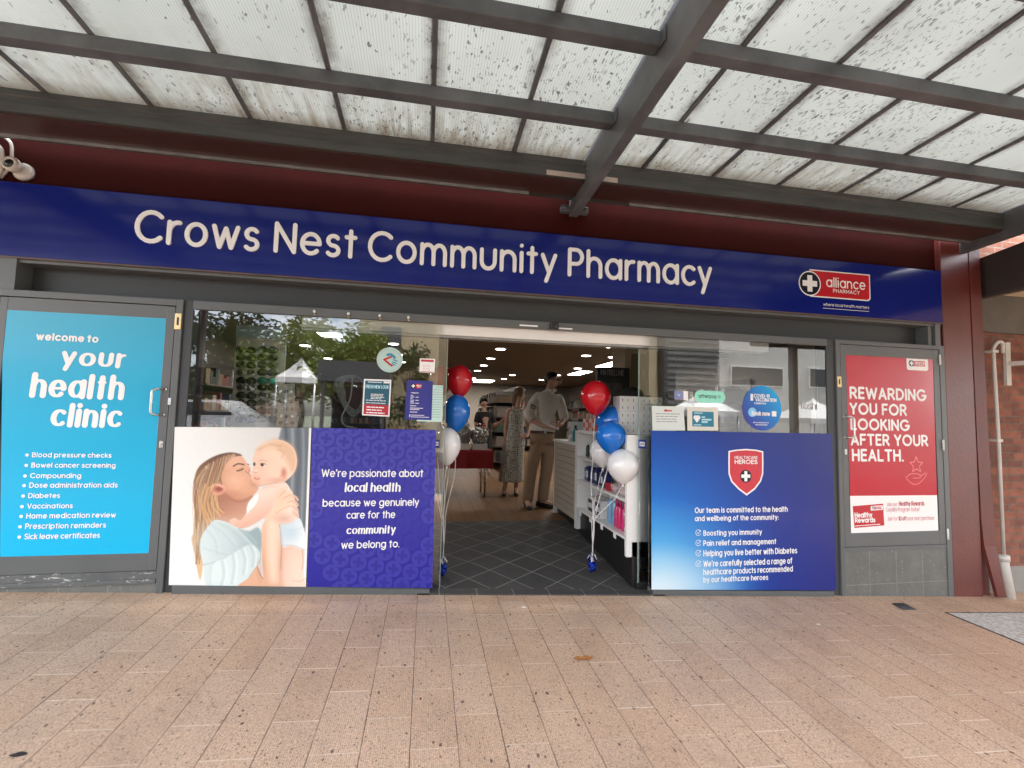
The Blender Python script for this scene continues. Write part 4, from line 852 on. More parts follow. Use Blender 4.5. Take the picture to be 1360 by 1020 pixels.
# purple message poster
PC = [(-0.8305, 1.2409), (0.0775, 1.2404), (0.0904, 0.0424), (-0.8089, 0.0884)]
ps = poster('poster', centre(PC), 'violet blue poster of cross circles about local health, beside the doorway')
V_ = Painter([(0, 0), (164, 0), (164, 211), (0, 211)], 250, 322, (47, 46, 150))
V_.blend(np.ones(V_.X.shape), gradfn((20, 0), (64, 64, 166), (150, 190), (40, 38, 150)))
e1 = (23.2, 3.9); e2 = (-15, 17.7)
for i in range(-4, 22):
    for j in range(-8, 16):
        cx, cy = 18+i*e1[0]+(j*.5)*e1[0]-0*j, 14+i*e1[1]*1.0+j*19.6+(j*.5)*e1[1]-0*j
        if -14 < cx < 178 and -14 < cy < 226:
            near = abs(cy-105) < 48 and 12 < cx < 150; a = .35 if near else 1.0
            d = np.hypot(V_.X-cx, V_.Y-cy)
            V_.blend(np.clip(1-(d-10.6), 0, 1)*.34*a, (104, 104, 196)); V_.blend(np.clip(1-np.abs(d-11.2)*1.2, 0, 1)*.35*a, (26, 24, 110))
            dx, dy = V_.X-cx, V_.Y-cy; ca, sa = math.cos(.12), math.sin(.12); rx_, ry_ = dx*ca+dy*sa, -dx*sa+dy*ca
            cr_ = np.maximum(np.clip(2.6-np.abs(rx_), 0, 1)*np.clip(7.4-np.abs(ry_), 0, 1), np.clip(2.6-np.abs(ry_), 0, 1)*np.clip(7.4-np.abs(rx_), 0, 1)); V_.blend(cr_*.42*a, (34, 32, 130))
V_.build('sheet', PC, -.0005, PRINT, ps)
mb = MB()
for tx, bx in [("We're passionate about", (-0.7501, -0.008, 0.8784, 0.0597)), ('because we genuinely', (-0.7317, -0.0318, 0.6609, 0.0588)), ('care for the', (-0.5588, -0.205, 0.5706, 0.0586)), ('we belong to.', (-0.5857, -0.1652, 0.3528, 0.058))]:
    mb = MB(); T(mb, tx, bx, -.002, w=.17, gap=.10, space=.40); part(mb, 'text_line', WPRINT, ps)
for tx, bx in [('local health', (-0.579, -0.1733, 0.7671, 0.0717)), ('community', (-0.5536, -0.1972, 0.4573, 0.0611))]:
    mb = MB(); T(mb, tx, bx, -.002, w=.22, gap=.13, slant=.06, brush=True, space=.45); part(mb, 'brush_lettering', WPRINT, ps)

# blue healthcare poster
HC = [(1.8794, 1.2676), (3.6604, 1.2716), (3.6684, -0.1245), (1.8867, -0.0437)]
ps = poster('poster', centre(HC), 'navy poster fading to cyan at lower left, with a red shield, on right window')
N_ = Painter([(0, 0), (245, 0), (245, 211), (0, 211)], 120, 104, (27, 41, 125))
N_.blend(np.ones(N_.X.shape), gradfn((60, 0), (24, 42, 126), (245, 160), (38, 44, 128)))
N_.oval((-30, 150), (150, 150), (20, 84, 190), .9, .85); N_.oval((-14, 178), (96, 110), (22, 150, 236), .9, .9); N_.oval((4, 205), (74, 62), (150, 214, 248), .9, .9); N_.oval((10, 216), (60, 36), (236, 247, 253), .9, .95)
N_.build('sheet', HC, -.0005, PRINT, ps)
mb = MB()
for tx, bx in [('Our team is committed to the health', (2.2806, 3.1831, 0.5737, 0.0497)), ('and wellbeing of the community:', (2.2803, 3.0901, 0.5061, 0.047)), ('Boosting you immunity', (2.36, 2.922, 0.3819, 0.0473)), ('Pain relief and management', (2.3596, 3.0623, 0.2967, 0.049)), ('Helping you live better with Diabetes', (2.3591, 3.2707, 0.2101, 0.0542)), ("We're carefully selected a range of", (2.3586, 3.2195, 0.1232, 0.0544)), ('healthcare products recommended', (2.3583, 3.2233, 0.0553, 0.0526)), ('by our healthcare heroes', (2.3579, 2.9773, -0.0067, 0.0476))]:
    mb = MB(); T(mb, tx, bx, -.002, w=.21, gap=.13, space=.42); part(mb, 'text_line', WPRINT, ps)
mb = MB()
for c in [(2.3129, 0.4104), (2.3125, 0.3249), (2.3122, 0.2404), (2.3118, 0.1529)]:
    mb = MB(); stroke(mb, ARC(0, 0, 1, 1, 20, 340), .16, -.002, .0003, .024, .024, c[0], c[1]); stroke(mb, [(-.5, .1), (-.1, -.4), (.9, .8)], .2, -.002, .0003, .024, .024, c[0], c[1]); part(mb, 'tick_mark', WPRINT, ps)
SH = [(2.6055, 1.1042), (2.672, 1.1162), (2.7755, 1.1243), (2.8798, 1.1183), (2.9476, 1.1047), (2.9478, 1.0134), (2.9445, 0.9067), (2.9209, 0.84), (2.862, 0.7725), (2.7783, 0.7182), (2.6998, 0.7704), (2.6296, 0.8363), (2.6036, 0.9062), (2.603, 1.0114)]
sc0 = (sum(p[0] for p in SH)/len(SH), sum(p[1] for p in SH)/len(SH))
mb = MB(); flat(mb, SH[::-1], -.0012); part(mb, 'shield_border', WPRINT, ps)
mb = MB(); flat(mb, [(sc0[0]+(p[0]-sc0[0])*.92, sc0[1]+(p[1]-sc0[1])*.93) for p in SH][::-1], -.0018); part(mb, 'shield', pmat('shield_red', (.60, .035, .055), .3, 0, .02, 4), ps)
rc = (2.7708, 0.8864); mb = MB(); disc(mb, rc[0], rc[1], .056, -.0023); part(mb, 'shield_roundel', MATS['logo_dark'], ps)
mb = MB(); cross(mb, rc[0], rc[1], .044, -.0028, .33); part(mb, 'shield_cross', WPRINT, ps); mb = MB(); T(mb, 'HEALTHCARE', (2.663, 2.888, 1.037, 0.0248), -.0026, w=.2); part(mb, 'shield_lettering', WPRINT, ps); mb = MB(); T(mb, 'HEROES', (2.6625, 2.8874, 0.9924, 0.0379), -.0026, w=.22, gap=.06); part(mb, 'shield_lettering', WPRINT, ps)

# red rewards poster on the right door
ps = poster('poster', centre(PR), 'red rewards poster with a white foot strip filling the right door')
RDP = pmat('poster_red', (.50, .006, .022), .22, 0, .03, 2, coat=.12, rvar=.04, spec=.4)
zm = 0.7087
mb = MB(); flat(mb, [(PR[3][0], zm), (PR[2][0], zm), (PR[1][0], PR[1][1]), (PR[0][0], PR[0][1])], -.0025); part(mb, 'red_sheet', RDP, ps)
mb = MB(); flat(mb, [PR[3], PR[2], (PR[2][0], zm), (PR[3][0], zm)], -.0025); part(mb, 'white_strip', WPRINT, ps)
mb = MB()
for tx, bx in [('REWARDING', (3.8561, 4.7204, 1.5977, 0.1157)), ('YOU FOR', (3.8516, 4.489, 1.4522, 0.1117)), ('LOOKING', (3.8561, 4.5164, 1.3087, 0.1104)), ('AFTER YOUR', (3.8557, 4.7213, 1.1673, 0.1106)), ('HEALTH.', (3.8625, 4.4358, 1.0215, 0.1156))]:
    mb = MB(); T(mb, tx, bx, -.0035, w=.23, gap=.10, space=.42); part(mb, 'slogan_line', WPRINT, ps)
PINKL = pmat('pink_line', (.78, .16, .16), .3, 0, .02, 3)
st = (4.5756, 0.9922); mb = MB(); pts = [((.9 if k % 2 == 0 else .42)*math.cos(rad(90+36*k)), (.9 if k % 2 == 0 else .42)*math.sin(rad(90+36*k))) for k in range(11)]
for a, b in zip(pts[:-1], pts[1:]): stroke(mb, [a, b], .14, -.0035, .0003, .085, .085, st[0], st[1])
hd = [(4.4351, 0.886), (4.4617, 0.8833), (4.5078, 0.9081), (4.5751, 0.9109), (4.625, 0.8944), (4.6682, 0.9138), (4.6882, 0.9055), (4.6487, 0.8584), (4.5878, 0.8171), (4.5289, 0.8145), (4.48, 0.8448), (4.4481, 0.8778)]
stroke(mb, smooth(hd, 4).tolist(), .010, -.0035, .0003, 1, 1, 0, 0); h2 = [(4.5313, 0.8695), (4.5986, 0.8695), (4.6262, 0.8833)]; stroke(mb, h2, .009, -.0035, .0003, 1, 1, 0, 0)
part(mb, 'hand_and_star', PINKL, ps)
tb = [(4.5061, 2.003), (4.7557, 2.0056), (4.7515, 1.8948), (4.5031, 1.8911)]
mb = MB(); flat(mb, rrect(tb[0][0], tb[1][0], (tb[2][1]+tb[3][1])/2, (tb[0][1]+tb[1][1])/2, .025, 'ab'), -.0035); part(mb, 'logo_tab', WPRINT, ps)
def minilogo(parent, c, r, x1, y):
    mb = MB(); flat(mb, rrect(c[0], x1, c[1]-r*.85, c[1]+r*.85, r*.3, 'b'), y); part(mb, 'emblem_plate', MATS['logo_red'], parent)
    mb = MB(); disc(mb, c[0], c[1], r, y-.0006, 20); part(mb, 'emblem_roundel', MATS['logo_dark'], parent)
    mb = MB(); cross(mb, c[0], c[1], r*.7, y-.0012, .32); T(mb, 'alliance', (c[0]+r*1.2, x1-r*.25, c[1]-r*.15, r*.8), y-.0006, w=.18); T(mb, 'PHARMACY', (c[0]+r*1.5, x1-r*.5, c[1]-r*.62, r*.34), y-.0006, w=.2); part(mb, 'emblem_lettering', WPRINT, parent)
minilogo(ps, (4.5606, 1.9589), .031, 4.7193, -.0042)
CD = [(3.8591, 0.6162), (4.1884, 0.6356), (4.1955, 0.4379), (3.8718, 0.42)]
mb = MB(); flat(mb, [CD[3], CD[2], CD[1], CD[0]], -.0035); part(mb, 'rewards_card', RDP, ps)
mb = MB(); T(mb, 'Healthy', (3.8745, 4.0657, 0.5108, 0.0507), -.0042, w=.26, gap=.05); part(mb, 'card_lettering', WPRINT, ps); mb = MB(); T(mb, 'Rewards', (3.8771, 4.0969, 0.4664, 0.0473), -.0042, w=.26, gap=.05); q = [(3.8763, 0.4379), (4.1455, 0.45)]; stroke(mb, [q[0], q[1]], .006, -.0042, .0002, 1, 1, 0, 0); part(mb, 'card_lettering', WPRINT, ps)
qt = [(4.0512, 0.6152), (4.1832, 0.6207), (4.1833, 0.5795), (4.0514, 0.5743)]; mb = MB(); flat(mb, qt[::-1], -.0042); part(mb, 'logo_tab', WPRINT, ps); minilogo(ps, (4.081, 0.5978), .014, 4.1676, -.0048)
SP = pmat('pale_red_ink', (.66, .25, .28), .5, 0, .02, 3)
mb = MB(); T(mb, 'Join our', (4.2309, 4.3429, 0.6099, 0.04), -.0032, w=.13); part(mb, 'small_print', SP, ps); mb = MB(); T(mb, 'Loyalty Program today!', (4.2258, 4.5933, 0.5608, 0.0412), -.0032, w=.13); part(mb, 'small_print', SP, ps); mb = MB(); T(mb, 'Join for', (4.2326, 4.3418, 0.4785, 0.0397), -.0032, w=.13); part(mb, 'small_print', SP, ps); mb = MB(); T(mb, 'your next purchase', (4.4519, 4.7582, 0.4771, 0.0421), -.0032, w=.13); part(mb, 'small_print', SP, ps)
BP = pmat('red_ink', (.48, .05, .09), .5, 0, .02, 3)
mb = MB(); T(mb, 'Healthy Rewards', (4.3639, 4.6514, 0.6117, 0.0443), -.0032, w=.22, gap=.08); part(mb, 'bold_print', BP, ps); mb = MB(); T(mb, '$3 off', (4.3543, 4.4426, 0.478, 0.04), -.0032, w=.22, gap=.08); part(mb, 'bold_print', BP, ps)

# ------------------------------------------------------------------ small notices and stickers on the glass
def paper(name, quad, label, cat, mat, y=.0175, group=None):
    t = empty(name, (sum(p[0] for p in quad)/4, y, min(p[1] for p in quad)), label, cat, group)
    mb = MB(); flat(mb, quad[::-1], y); part(mb, 'sheet', mat, t); return t
def bars(parent, quad, rows, mat, y, name='printed_lines'):
    """rows: (u0, u1, v, thickness) in the sheet's own 0..1 frame, v down from the top"""
    mb = MB()
    def P(u, v): return (quad[0][0]*(1-u)*(1-v)+quad[1][0]*u*(1-v)+quad[2][0]*u*v+quad[3][0]*(1-u)*v, quad[0][1]*(1-u)*(1-v)+quad[1][1]*u*(1-v)+quad[2][1]*u*v+quad[3][1]*(1-u)*v)
    for u0, u1, v, t in rows: flat(mb, [P(u0, v+t), P(u1, v+t), P(u1, v), P(u0, v)], y)
    return part(mb, name, mat, parent)
def P4(quad, u, v): return (quad[0][0]*(1-u)*(1-v)+quad[1][0]*u*(1-v)+quad[2][0]*u*v+quad[3][0]*(1-u)*v, quad[0][1]*(1-u)*(1-v)+quad[1][1]*u*(1-v)+quad[2][1]*u*v+quad[3][1]*(1-u)*v)
def tb4(quad, u0, u1, v, h): a, b, c = P4(quad, u0, v), P4(quad, u1, v), P4(quad, u0, v-h); return (a[0], b[0], a[1], c[1]-a[1])
def greek(rs_, n, u0, u1, v0, v1, t, gap=.02, ragged=.2):
    out = []
    for i in range(n):
        v = v0+(v1-v0)*i/max(1, n-1); u = u0; ue = u1-rs_.uniform(0, ragged)*(u1-u0)
        while u < ue-.03:
            w = rs_.uniform(.05, .14)*(u1-u0)*2; out.append((u, min(ue, u+w), v, t)); u += w+gap
    return out
rs = random.Random(11)
INK = pmat('grey_ink', (.20, .20, .22), .6, 0, .02, 3); INKB = pmat('dark_ink', (.05, .05, .07), .6, 0, .02, 3)
q = [(-0.4806, 1.6208), (-0.2768, 1.6209), (-0.2794, 1.3358), (-0.4833, 1.3425)]
t = paper('notice', q, 'teal and red framed notice announcing a new look, on the left window', 'notice', WPRINT)
mb = MB(); flat(mb, [P4(q, .05, .70), P4(q, .95, .70), P4(q, .95, .04), P4(q, .05, .04)], .0170); part(mb, 'teal_panel', pmat('teal_print', (.012, .10, .16), .4, 0, .1, 5), t)
mb = MB(); flat(mb, [P4(q, .05, .965), P4(q, .95, .965), P4(q, .95, .69), P4(q, .05, .69)], .0168); part(mb, 'red_panel', pmat('notice_red', (.45, .02, .04), .4, 0, .1, 5), t)
mb = MB(); T(mb, 'FRESH NEW LOOK', tb4(q, .08, .92, .255, .10), .0165, w=.22, gap=.06); part(mb, 'heading', pmat('pale_cyan_print', (.45, .75, .85), .4, 0, .02, 3), t)
bars(t, q, [(.72, .94, .05, .05), (.15, .65, .07, .02)]+greek(rs, 4, .28, .78, .40, .52, .018)+greek(rs, 2, .12, .9, .57, .64, .018)+greek(rs, 3, .15, .85, .75, .90, .03), WPRINT, .0165)
q = [(-0.1578, 1.6242), (0.0411, 1.6227), (0.0401, 1.3168), (-0.1631, 1.3182)]
q2_ = [(0.0363, 1.593), (0.121, 1.5912), (0.1247, 1.304), (-0.0745, 1.3056)]
t = paper('notice', q2_, 'pale green printed list partly behind the blue opening hours sheet', 'notice', pmat('pale_green_paper', (.52, .70, .66), .5, 0, .03, 4), .0178)
bars(t, q2_, [(.30, .95, .05+.068*i, .012) for i in range(13)], pmat('green_ink', (.18, .32, .32), .6, 0, .02, 3), .0172)
t = paper('notice', q, 'blue opening hours sheet with white print, taped beside the doorway', 'notice', pmat('hours_blue', (.025, .028, .24), .4, 0, .05, 5), .0165)
minilogo(t, P4(q, .25, .145), .020, P4(q, .58, .145)[0], .0160)
mb = MB(); T(mb, 'Trading hours', tb4(q, .17, .47, .335, .035), .0158, w=.22); part(mb, 'heading', WPRINT, t); mb = MB(); T(mb, 'Pharmacist', tb4(q, .17, .40, .665, .035), .0158, w=.22); part(mb, 'heading', WPRINT, t)
bars(t, q, [(.17, .27, .38, .015), (.17, .31, .42, .015), (.36, .48, .42, .015), (.17, .24, .455, .015), (.17, .31, .50, .015), (.36, .48, .50, .015), (.17, .30, .54, .015), (.17, .32, .575, .015), (.36, .5, .575, .015), (.17, .66, .70, .015), (.17, .52, .735, .015), (.17, .45, .80, .015), (.22, .72, .88, .013), (.22, .90, .925, .013), (.16, .19, .87, .06)], WPRINT, .0158)
q = [(-0.0667, 1.7989), (0.0525, 1.7983), (0.0504, 1.6882), (-0.0656, 1.6895)]
t = paper('notice', q, 'tiny red and white notice above the blue opening hours sheet', 'notice', WPRINT)
bars(t, q, [(.08, .92, .07, .16)], pmat('notice_red2', (.50, .03, .06), .5, 0, .02, 3), .0170, 'red_band'); bars(t, q, [(.06, .94, .93, .04)], MATS['notice_red2'], .0170, 'red_band'); bars(t, q, greek(rs, 4, .2, .8, .45, .82, .035), pmat('pink_ink', (.75, .40, .42), .6, 0, .02, 3), .0170)
c = (-0.2944, 1.7767); t = empty('sticker', (c[0], .017, c[1]-.09), 'round pale green sticker of a red and blue bird-like mark, high on the left window', 'sticker')
mb = MB(); disc(mb, c[0], c[1], .098, .0175, 40); part(mb, 'disc', pmat('pale_mint', (.46, .62, .58), .5, 0, .05, 6), t)
mb = MB(); stroke(mb, ARC(0, 0, 1, 1, 100, 440), .045, .0170, .0003, .084, .084, c[0], c[1]); part(mb, 'ring', pmat('mint_ring', (.33, .52, .50), .5, 0, .05, 6), t)
mb = MB(); stroke(mb, [(.1, .25), (-.48, .0)], .16, .0168, .0003, .09, .09, c[0], c[1]); stroke(mb, [(-.48, 0), (.05, -.42), (.2, -.5)], .16, .0168, .0003, .09, .09, c[0], c[1]); part(mb, 'red_mark', MATS['logo_red'], t)
mb = MB(); stroke(mb, smooth([(-.2, .42), (.1, .45), (.4, .2)], 5, False).tolist(), .22, .0166, .0003, .09, .09, c[0], c[1]); stroke(mb, [(.3, .02), (.62, -.1)], .1, .0166, .0003, .09, .09, c[0], c[1]); stroke(mb, [(.26, -.16), (.56, -.3)], .1, .0166, .0003, .09, .09, c[0], c[1]); stroke(mb, [(.2, -.3), (.45, -.46)], .1, .0166, .0003, .09, .09, c[0], c[1]); part(mb, 'blue_mark', pmat('mark_blue', (.03, .25, .40), .5, 0, .05, 6), t)
for i, (qq, lab) in enumerate([([(0.0542, 1.1625), (0.1121, 1.1604), (0.1125, 1.0963), (0.0547, 1.0986)], 'small blue automatic door sticker beside the violet poster'), ([(1.8093, 1.1872), (1.8783, 1.185), (1.8785, 1.109), (1.8096, 1.1127)], 'small blue automatic door sticker beside the white shelf end')]):
    t = paper('sticker', qq, lab, 'sticker', pmat('sticker_blue', (.012, .05, .30), .4, 0, .03, 4), .094, 'blue automatic door stickers'); mb = MB(); flat(mb, [P4(qq, .15, .75), P4(qq, .85, .75), P4(qq, .85, .25), P4(qq, .15, .25)], .0936); part(mb, 'white_field', WPRINT, t); mb = MB(); T(mb, 'AUTO', tb4(qq, .22, .78, .64, .26), .0932, w=.22, gap=.08); part(mb, 'lettering', MATS['sticker_blue'], t)
q = [(1.8939, 1.4786), (2.1875, 1.4801), (2.2047, 1.2733), (1.9014, 1.268)]
t = paper('notice', q, 'plain white printed sheet at the left end of the right window', 'notice', pmat('white_paper', (.66, .72, .70), .6, 0, .03, 4))
bars(t, q, greek(rs, 4, .12, .9, .30, .62, .028), INK, .0170); mb = MB(); T(mb, 'alliance', tb4(q, .37, .62, .22, .10), .0170, w=.3, gap=.05); part(mb, 'heading', MATS['logo_red'], t)
q = [(2.223, 1.4811), (2.5181, 1.4824), (2.52, 1.2789), (2.2259, 1.2737)]
t = paper('notice', q, 'cream sheet holding a teal heart label on the right window', 'notice', pmat('cream_paper', (.70, .69, .62), .6, 0, .03, 4))
mb = MB(); flat(mb, [P4(q, .16, .82), P4(q, .86, .84), P4(q, .86, .20), P4(q, .16, .19)], .0170); part(mb, 'teal_label', pmat('label_teal', (.015, .19, .30), .4, 0, .08, 6), t)
h = P4(q, .31, .50); mb = MB(); stroke(mb, ARC(-.25, .2, .25, .25, 200, 0), .3, .0165, .0003, .05, .05, h[0], h[1]); stroke(mb, ARC(.25, .2, .25, .25, 180, -20), .3, .0165, .0003, .05, .05, h[0], h[1]); stroke(mb, [(-.4, .1), (0, -.45)], .35, .0165, .0003, .05, .05, h[0], h[1]); stroke(mb, [(.4, .1), (0, -.45)], .35, .0165, .0003, .05, .05, h[0], h[1]); stroke(mb, [(0, .1), (0, -.2)], .5, .0165, .0003, .05, .05, h[0], h[1]); part(mb, 'heart', WPRINT, t)
bars(t, q, [(.46, .58, .40, .06), (.46, .78, .50, .07), (.46, .66, .60, .07), (.2, .45, .74, .04), (.22, .5, .24, .04)], pmat('pale_blue_print', (.45, .70, .80), .5, 0, .02, 3), .0164)
c = (2.4424, 1.5725); t = empty('sticker', (c[0], .017, c[1]-.05), 'pale green pill-shaped payment sticker above the cream sheet', 'sticker')
hw, hh = [0.1487, 0.0527]
mb = MB(); flat(mb, rrect(c[0]-hw, c[0]+hw, c[1]-hh, c[1]+hh, hh*.98, 'abcd', 8), .0172); part(mb, 'pill', pmat('mint_green', (.30, .78, .62), .4, 0, .02, 4), t)
mb = MB(); T(mb, 'afterpay', (c[0]-hw*.75, c[0]+hw*.45, c[1]-hh*.22, hh*.62), .0166, w=.17, gap=.08); stroke(mb, [(-.4, -.3), (.5, .25), (-.1, .6), (-.35, .2)], .2, .0166, .0003, hh*.5, hh*.5, c[0]+hw*.62, c[1]); part(mb, 'lettering', INKB, t)
c = (2.9565, 1.4874); rx, rz_ = [0.1969, 0.2015]
t = empty('sticker', (c[0], .017, c[1]-rz_), 'big round blue vaccination booking sticker on the right window', 'sticker')
D_ = Painter([(-1, -1), (1, -1), (1, 1), (-1, 1)], 2, 2, (0, 0, 0)); 
def dpaint():
    n = 48; vs = [(c[0], .0172, c[1])]; cols = []; fs = []
    R_ = 10
    pts = []
    for i in range(R_+1):
        for k in range(n): a = 2*math.pi*k/n; r_ = i/R_; pts.append((r_*math.cos(a), r_*math.sin(a)))
    for i in range(R_):
        for k in range(n): fs.append((i*n+k, i*n+(k+1) % n, (i+1)*n+(k+1) % n, (i+1)*n+k))
    me = bpy.data.meshes.new('disc'); o0 = WORLD_LOC(t); me.from_pydata([(c[0]+p[0]*rx-o0[0], .0172-o0[1], c[1]+p[1]*rz_-o0[2]) for p in pts], [], [f[::-1] for f in fs])
    a = me.color_attributes.new('print', 'FLOAT_COLOR', 'POINT')
    for i, p in enumerate(pts):
        u = min(1, max(0, .5+(p[0]*.6+p[1]*.5)*.7)); cc = [48+(0-48)*u, 66+(160-66)*u, 160+(226-160)*u]; a.data[i].color = (*lin(cc), 1)
    me.materials.append(PRINTM); o = bpy.data.objects.new('disc', me); COL.objects.link(o); o.parent = t
dpaint()
mb = MB(); T(mb, 'COVID-19', (2.8748, 3.034, 1.5794, 0.035), .0166, w=.24, gap=.06); part(mb, 'lettering', WPRINT, t); mb = MB(); T(mb, 'VACCINATION', (2.8894, 3.1023, 1.5446, 0.0342), .0166, w=.24, gap=.06); part(mb, 'lettering', WPRINT, t); mb = MB(); T(mb, 'Available here', (2.8777, 2.995, 1.5211, 0.0188), .0166, w=.2); part(mb, 'lettering', WPRINT, t); mb = MB(); T(mb, 'Book now', (2.85, 3.0351, 1.4179, 0.0427), .0158, w=.25, gap=.08); part(mb, 'lettering', WPRINT, t)
mb = MB(); d = (2.8579, 1.448); disc(mb, d[0], d[1], .042, .0164, 24); part(mb, 'pale_disc', pmat('sky_print', (.22, .55, .85), .4, 0, .02, 3), t)
qq = [(2.8414, 1.6115), (2.8677, 1.6124), (2.8669, 1.552), (2.8406, 1.5512)]; mb = MB(); flat(mb, qq[::-1], .0166); part(mb, 'bottle_icon', WPRINT, t); mb = MB(); q2_ = [(3.0549, 1.463), (3.1008, 1.4628), (3.1, 1.4156), (3.0541, 1.4159)]; flat(mb, q2_[::-1], .0166); part(mb, 'icon_square', WPRINT, t)
mb = MB(); T(mb, 'Ask our pharmacist for', (2.8641, 3.0226, 1.3518, 0.0133), .0166, w=.2); part(mb, 'small_print', WPRINT, t); mb = MB(); T(mb, 'more information', (2.8863, 3.007, 1.3321, 0.0133), .0166, w=.2); part(mb, 'small_print', WPRINT, t)
q = [(2.103, 1.614), (2.1878, 1.6148), (2.1877, 1.5419), (2.1029, 1.5413)]; t = paper('sticker', q, 'small white edged violet heart sticker above the plain white sheet', 'sticker', pmat('violet_print', (.20, .24, .45), .5, 0, .05, 5)); q3 = [(2.1892, 1.6149), (2.2341, 1.6151), (2.2338, 1.5335), (2.1891, 1.5354)]; mb = MB(); flat(mb, q3[::-1], .0176); part(mb, 'white_edge', WPRINT, t)
h = P4(q, .5, .45); mb = MB(); stroke(mb, [(-.5, .3), (0, -.5)], .3, .0170, .0003, .022, .022, h[0], h[1]); stroke(mb, [(.5, .3), (0, -.5)], .3, .0170, .0003, .022, .022, h[0], h[1]); part(mb, 'heart', pmat('pale_violet', (.5, .56, .7), .5, 0, .05, 5), t)
t = empty('painted_sign_reflection', (3.4352, .017, 1.452), 'painted reflection of a sign reading toshi at the right edge of the right window', 'lettering')
mb = MB(); T(mb, 'toshi', (3.3555, 3.5266, 1.4882, 0.0684), .0172, w=.11, gap=.12); part(mb, 'letters', pmat('reflection_white', (.55, .55, .54), .6, 0, .05, 6), t)  # reflection of a sign opposite, painted as pale letters on the pane
# little hooks along the left window head
for px_ in [(-0.8578, 2.1065), (-0.6127, 2.1046), (-0.3813, 2.1043), (-0.1646, 2.1028)]:
    h = empty('hook', (px_[0], -.004, px_[1]-.02), 'small pale plastic hook stuck under the left window head', 'hook', 'hooks along the left window head'); mb = MB(); mb.ball((px_[0], -.012, px_[1]+.008), (.011, .008, .013), 10); part(mb, 'pad', WHITE, h); mb = MB(); mb.tube([(px_[0], -.014, px_[1]), (px_[0], -.018, px_[1]-.018), (px_[0]+.006, -.024, px_[1]-.022), (px_[0]+.010, -.026, px_[1]-.014)], .004, 6); part(mb, 'prong', BRASS, h)

# ------------------------------------------------------------------ right-hand neighbour
def brick_mat(name, a, b, mort, scale=1.0):
    m, N, L, p = nodes_of(name); g = N.new('ShaderNodeNewGeometry'); s = N.new('ShaderNodeSeparateXYZ'); L.new(g.outputs['Position'], s.inputs[0])
    c = N.new('ShaderNodeCombineXYZ'); L.new(Mth(N, L, 'ADD', s.outputs[0], s.outputs[1]), c.inputs[0]); L.new(s.outputs[2], c.inputs[1])
    br = N.new('ShaderNodeTexBrick'); L.new(c.outputs[0], br.inputs['Vector']); br.inputs['Scale'].default_value = 1; br.inputs['Brick Width'].default_value = .205*scale; br.inputs['Row Height'].default_value = .074*scale; br.inputs['Mortar Size'].default_value = .005; br.inputs['Mortar Smooth'].default_value = .2
    br.inputs['Color1'].default_value = (*a, 1); br.inputs['Color2'].default_value = (*b, 1); br.inputs['Mortar'].default_value = (*mort, 1); br.inputs['Bias'].default_value = -.1
    n = Noise(N, L, g.outputs['Position'], 9, 6, .7); sc_ = N.new('ShaderNodeVectorMath'); sc_.operation = 'SCALE'; L.new(br.outputs['Color'], sc_.inputs[0]); L.new(Ramp(N, L, n, .25, .75, .6, 1.4), sc_.inputs['Scale'])
    L.new(sc_.outputs[0], p.inputs['Base Color']); p.inputs['Roughness'].default_value = .85
    h = Mth(N, L, 'ADD', Mth(N, L, 'SUBTRACT', 0.0, br.outputs['Fac']), Mth(N, L, 'MULTIPLY', n, .4)); bp = N.new('ShaderNodeBump'); bp.inputs['Strength'].default_value = .6; bp.inputs['Distance'].default_value = .006; L.new(h, bp.inputs['Height']); L.new(bp.outputs[0], p.inputs['Normal']); return m
BRICK = brick_mat('brown_brick', (.29, .105, .066), (.15, .062, .048), (.15, .125, .105)); BRICKUP = brick_mat('lit_brick_tone', (.48, .20, .12), (.36, .13, .08), (.45, .38, .32))  # upper bricks are a brighter copy, their lit look put into the colour
nb = empty('brick_building', (7.5, .1, -.35), 'brown brick neighbour building at the right edge beside the red column', 'building')
mb = MB(); mb.box(5.425, 14, .115, .5, -.02, 2.34); part(mb, 'wall', BRICK, nb)
mb = MB(); mb.box(5.425, 14, .108, .5, -.8, -.022); part(mb, 'wall_base', CONC, nb)
mb = MB(); mb.box(5.425, 14, .09, .5, 2.342, 2.86, bev=.01); part(mb, 'lintel', pmat('stained_concrete', (.115, .105, .092), .8, 0, .35, 2.2, bump=.3, bscale=30), nb)
mb = MB(); mb.box(5.43, 14, .12, .5, 2.862, 7); part(mb, 'upper_wall', BRICKUP, nb)
na = empty('neighbour_awning', (8, -1.5, 2.7), 'dark fascia awning with a cream soffit over the brick neighbour', 'awning')
mb = MB(); mb.box(5.56, 14, -3.3, .085, 2.735, 2.75); part(mb, 'soffit', pmat('cream_soffit', (.62, .52, .36), .7, 0, .06, 2), na)
mb = MB(); mb.hexa([(5.50,-3.4,2.70),(5.555,-3.4,2.70),(5.555,.085,2.70),(5.50,.085,2.70),(5.50,-3.4,3.487),(5.555,-3.4,3.487),(5.555,.085,3.076),(5.50,.085,3.076)]); part(mb, 'side_fascia', pmat('dark_brown_fascia', (.040, .032, .030), .5, 0, .25, 2), na)
mb = MB(); mb.box(5.49, 5.565, -3.4, .085, 2.67, 2.698); part(mb, 'fascia_trim', pmat('fascia_trim_paint', (.06, .05, .045), .5, 0, .2, 3), na)
mb = MB(); mb.hexa([(5.556,-3.4,3.40),(14,-3.4,3.40),(14,.085,2.99),(5.556,.085,2.99),(5.556,-3.4,3.44),(14,-3.4,3.44),(14,.085,3.03),(5.556,.085,3.03)]); part(mb, 'roof', GALV, na)
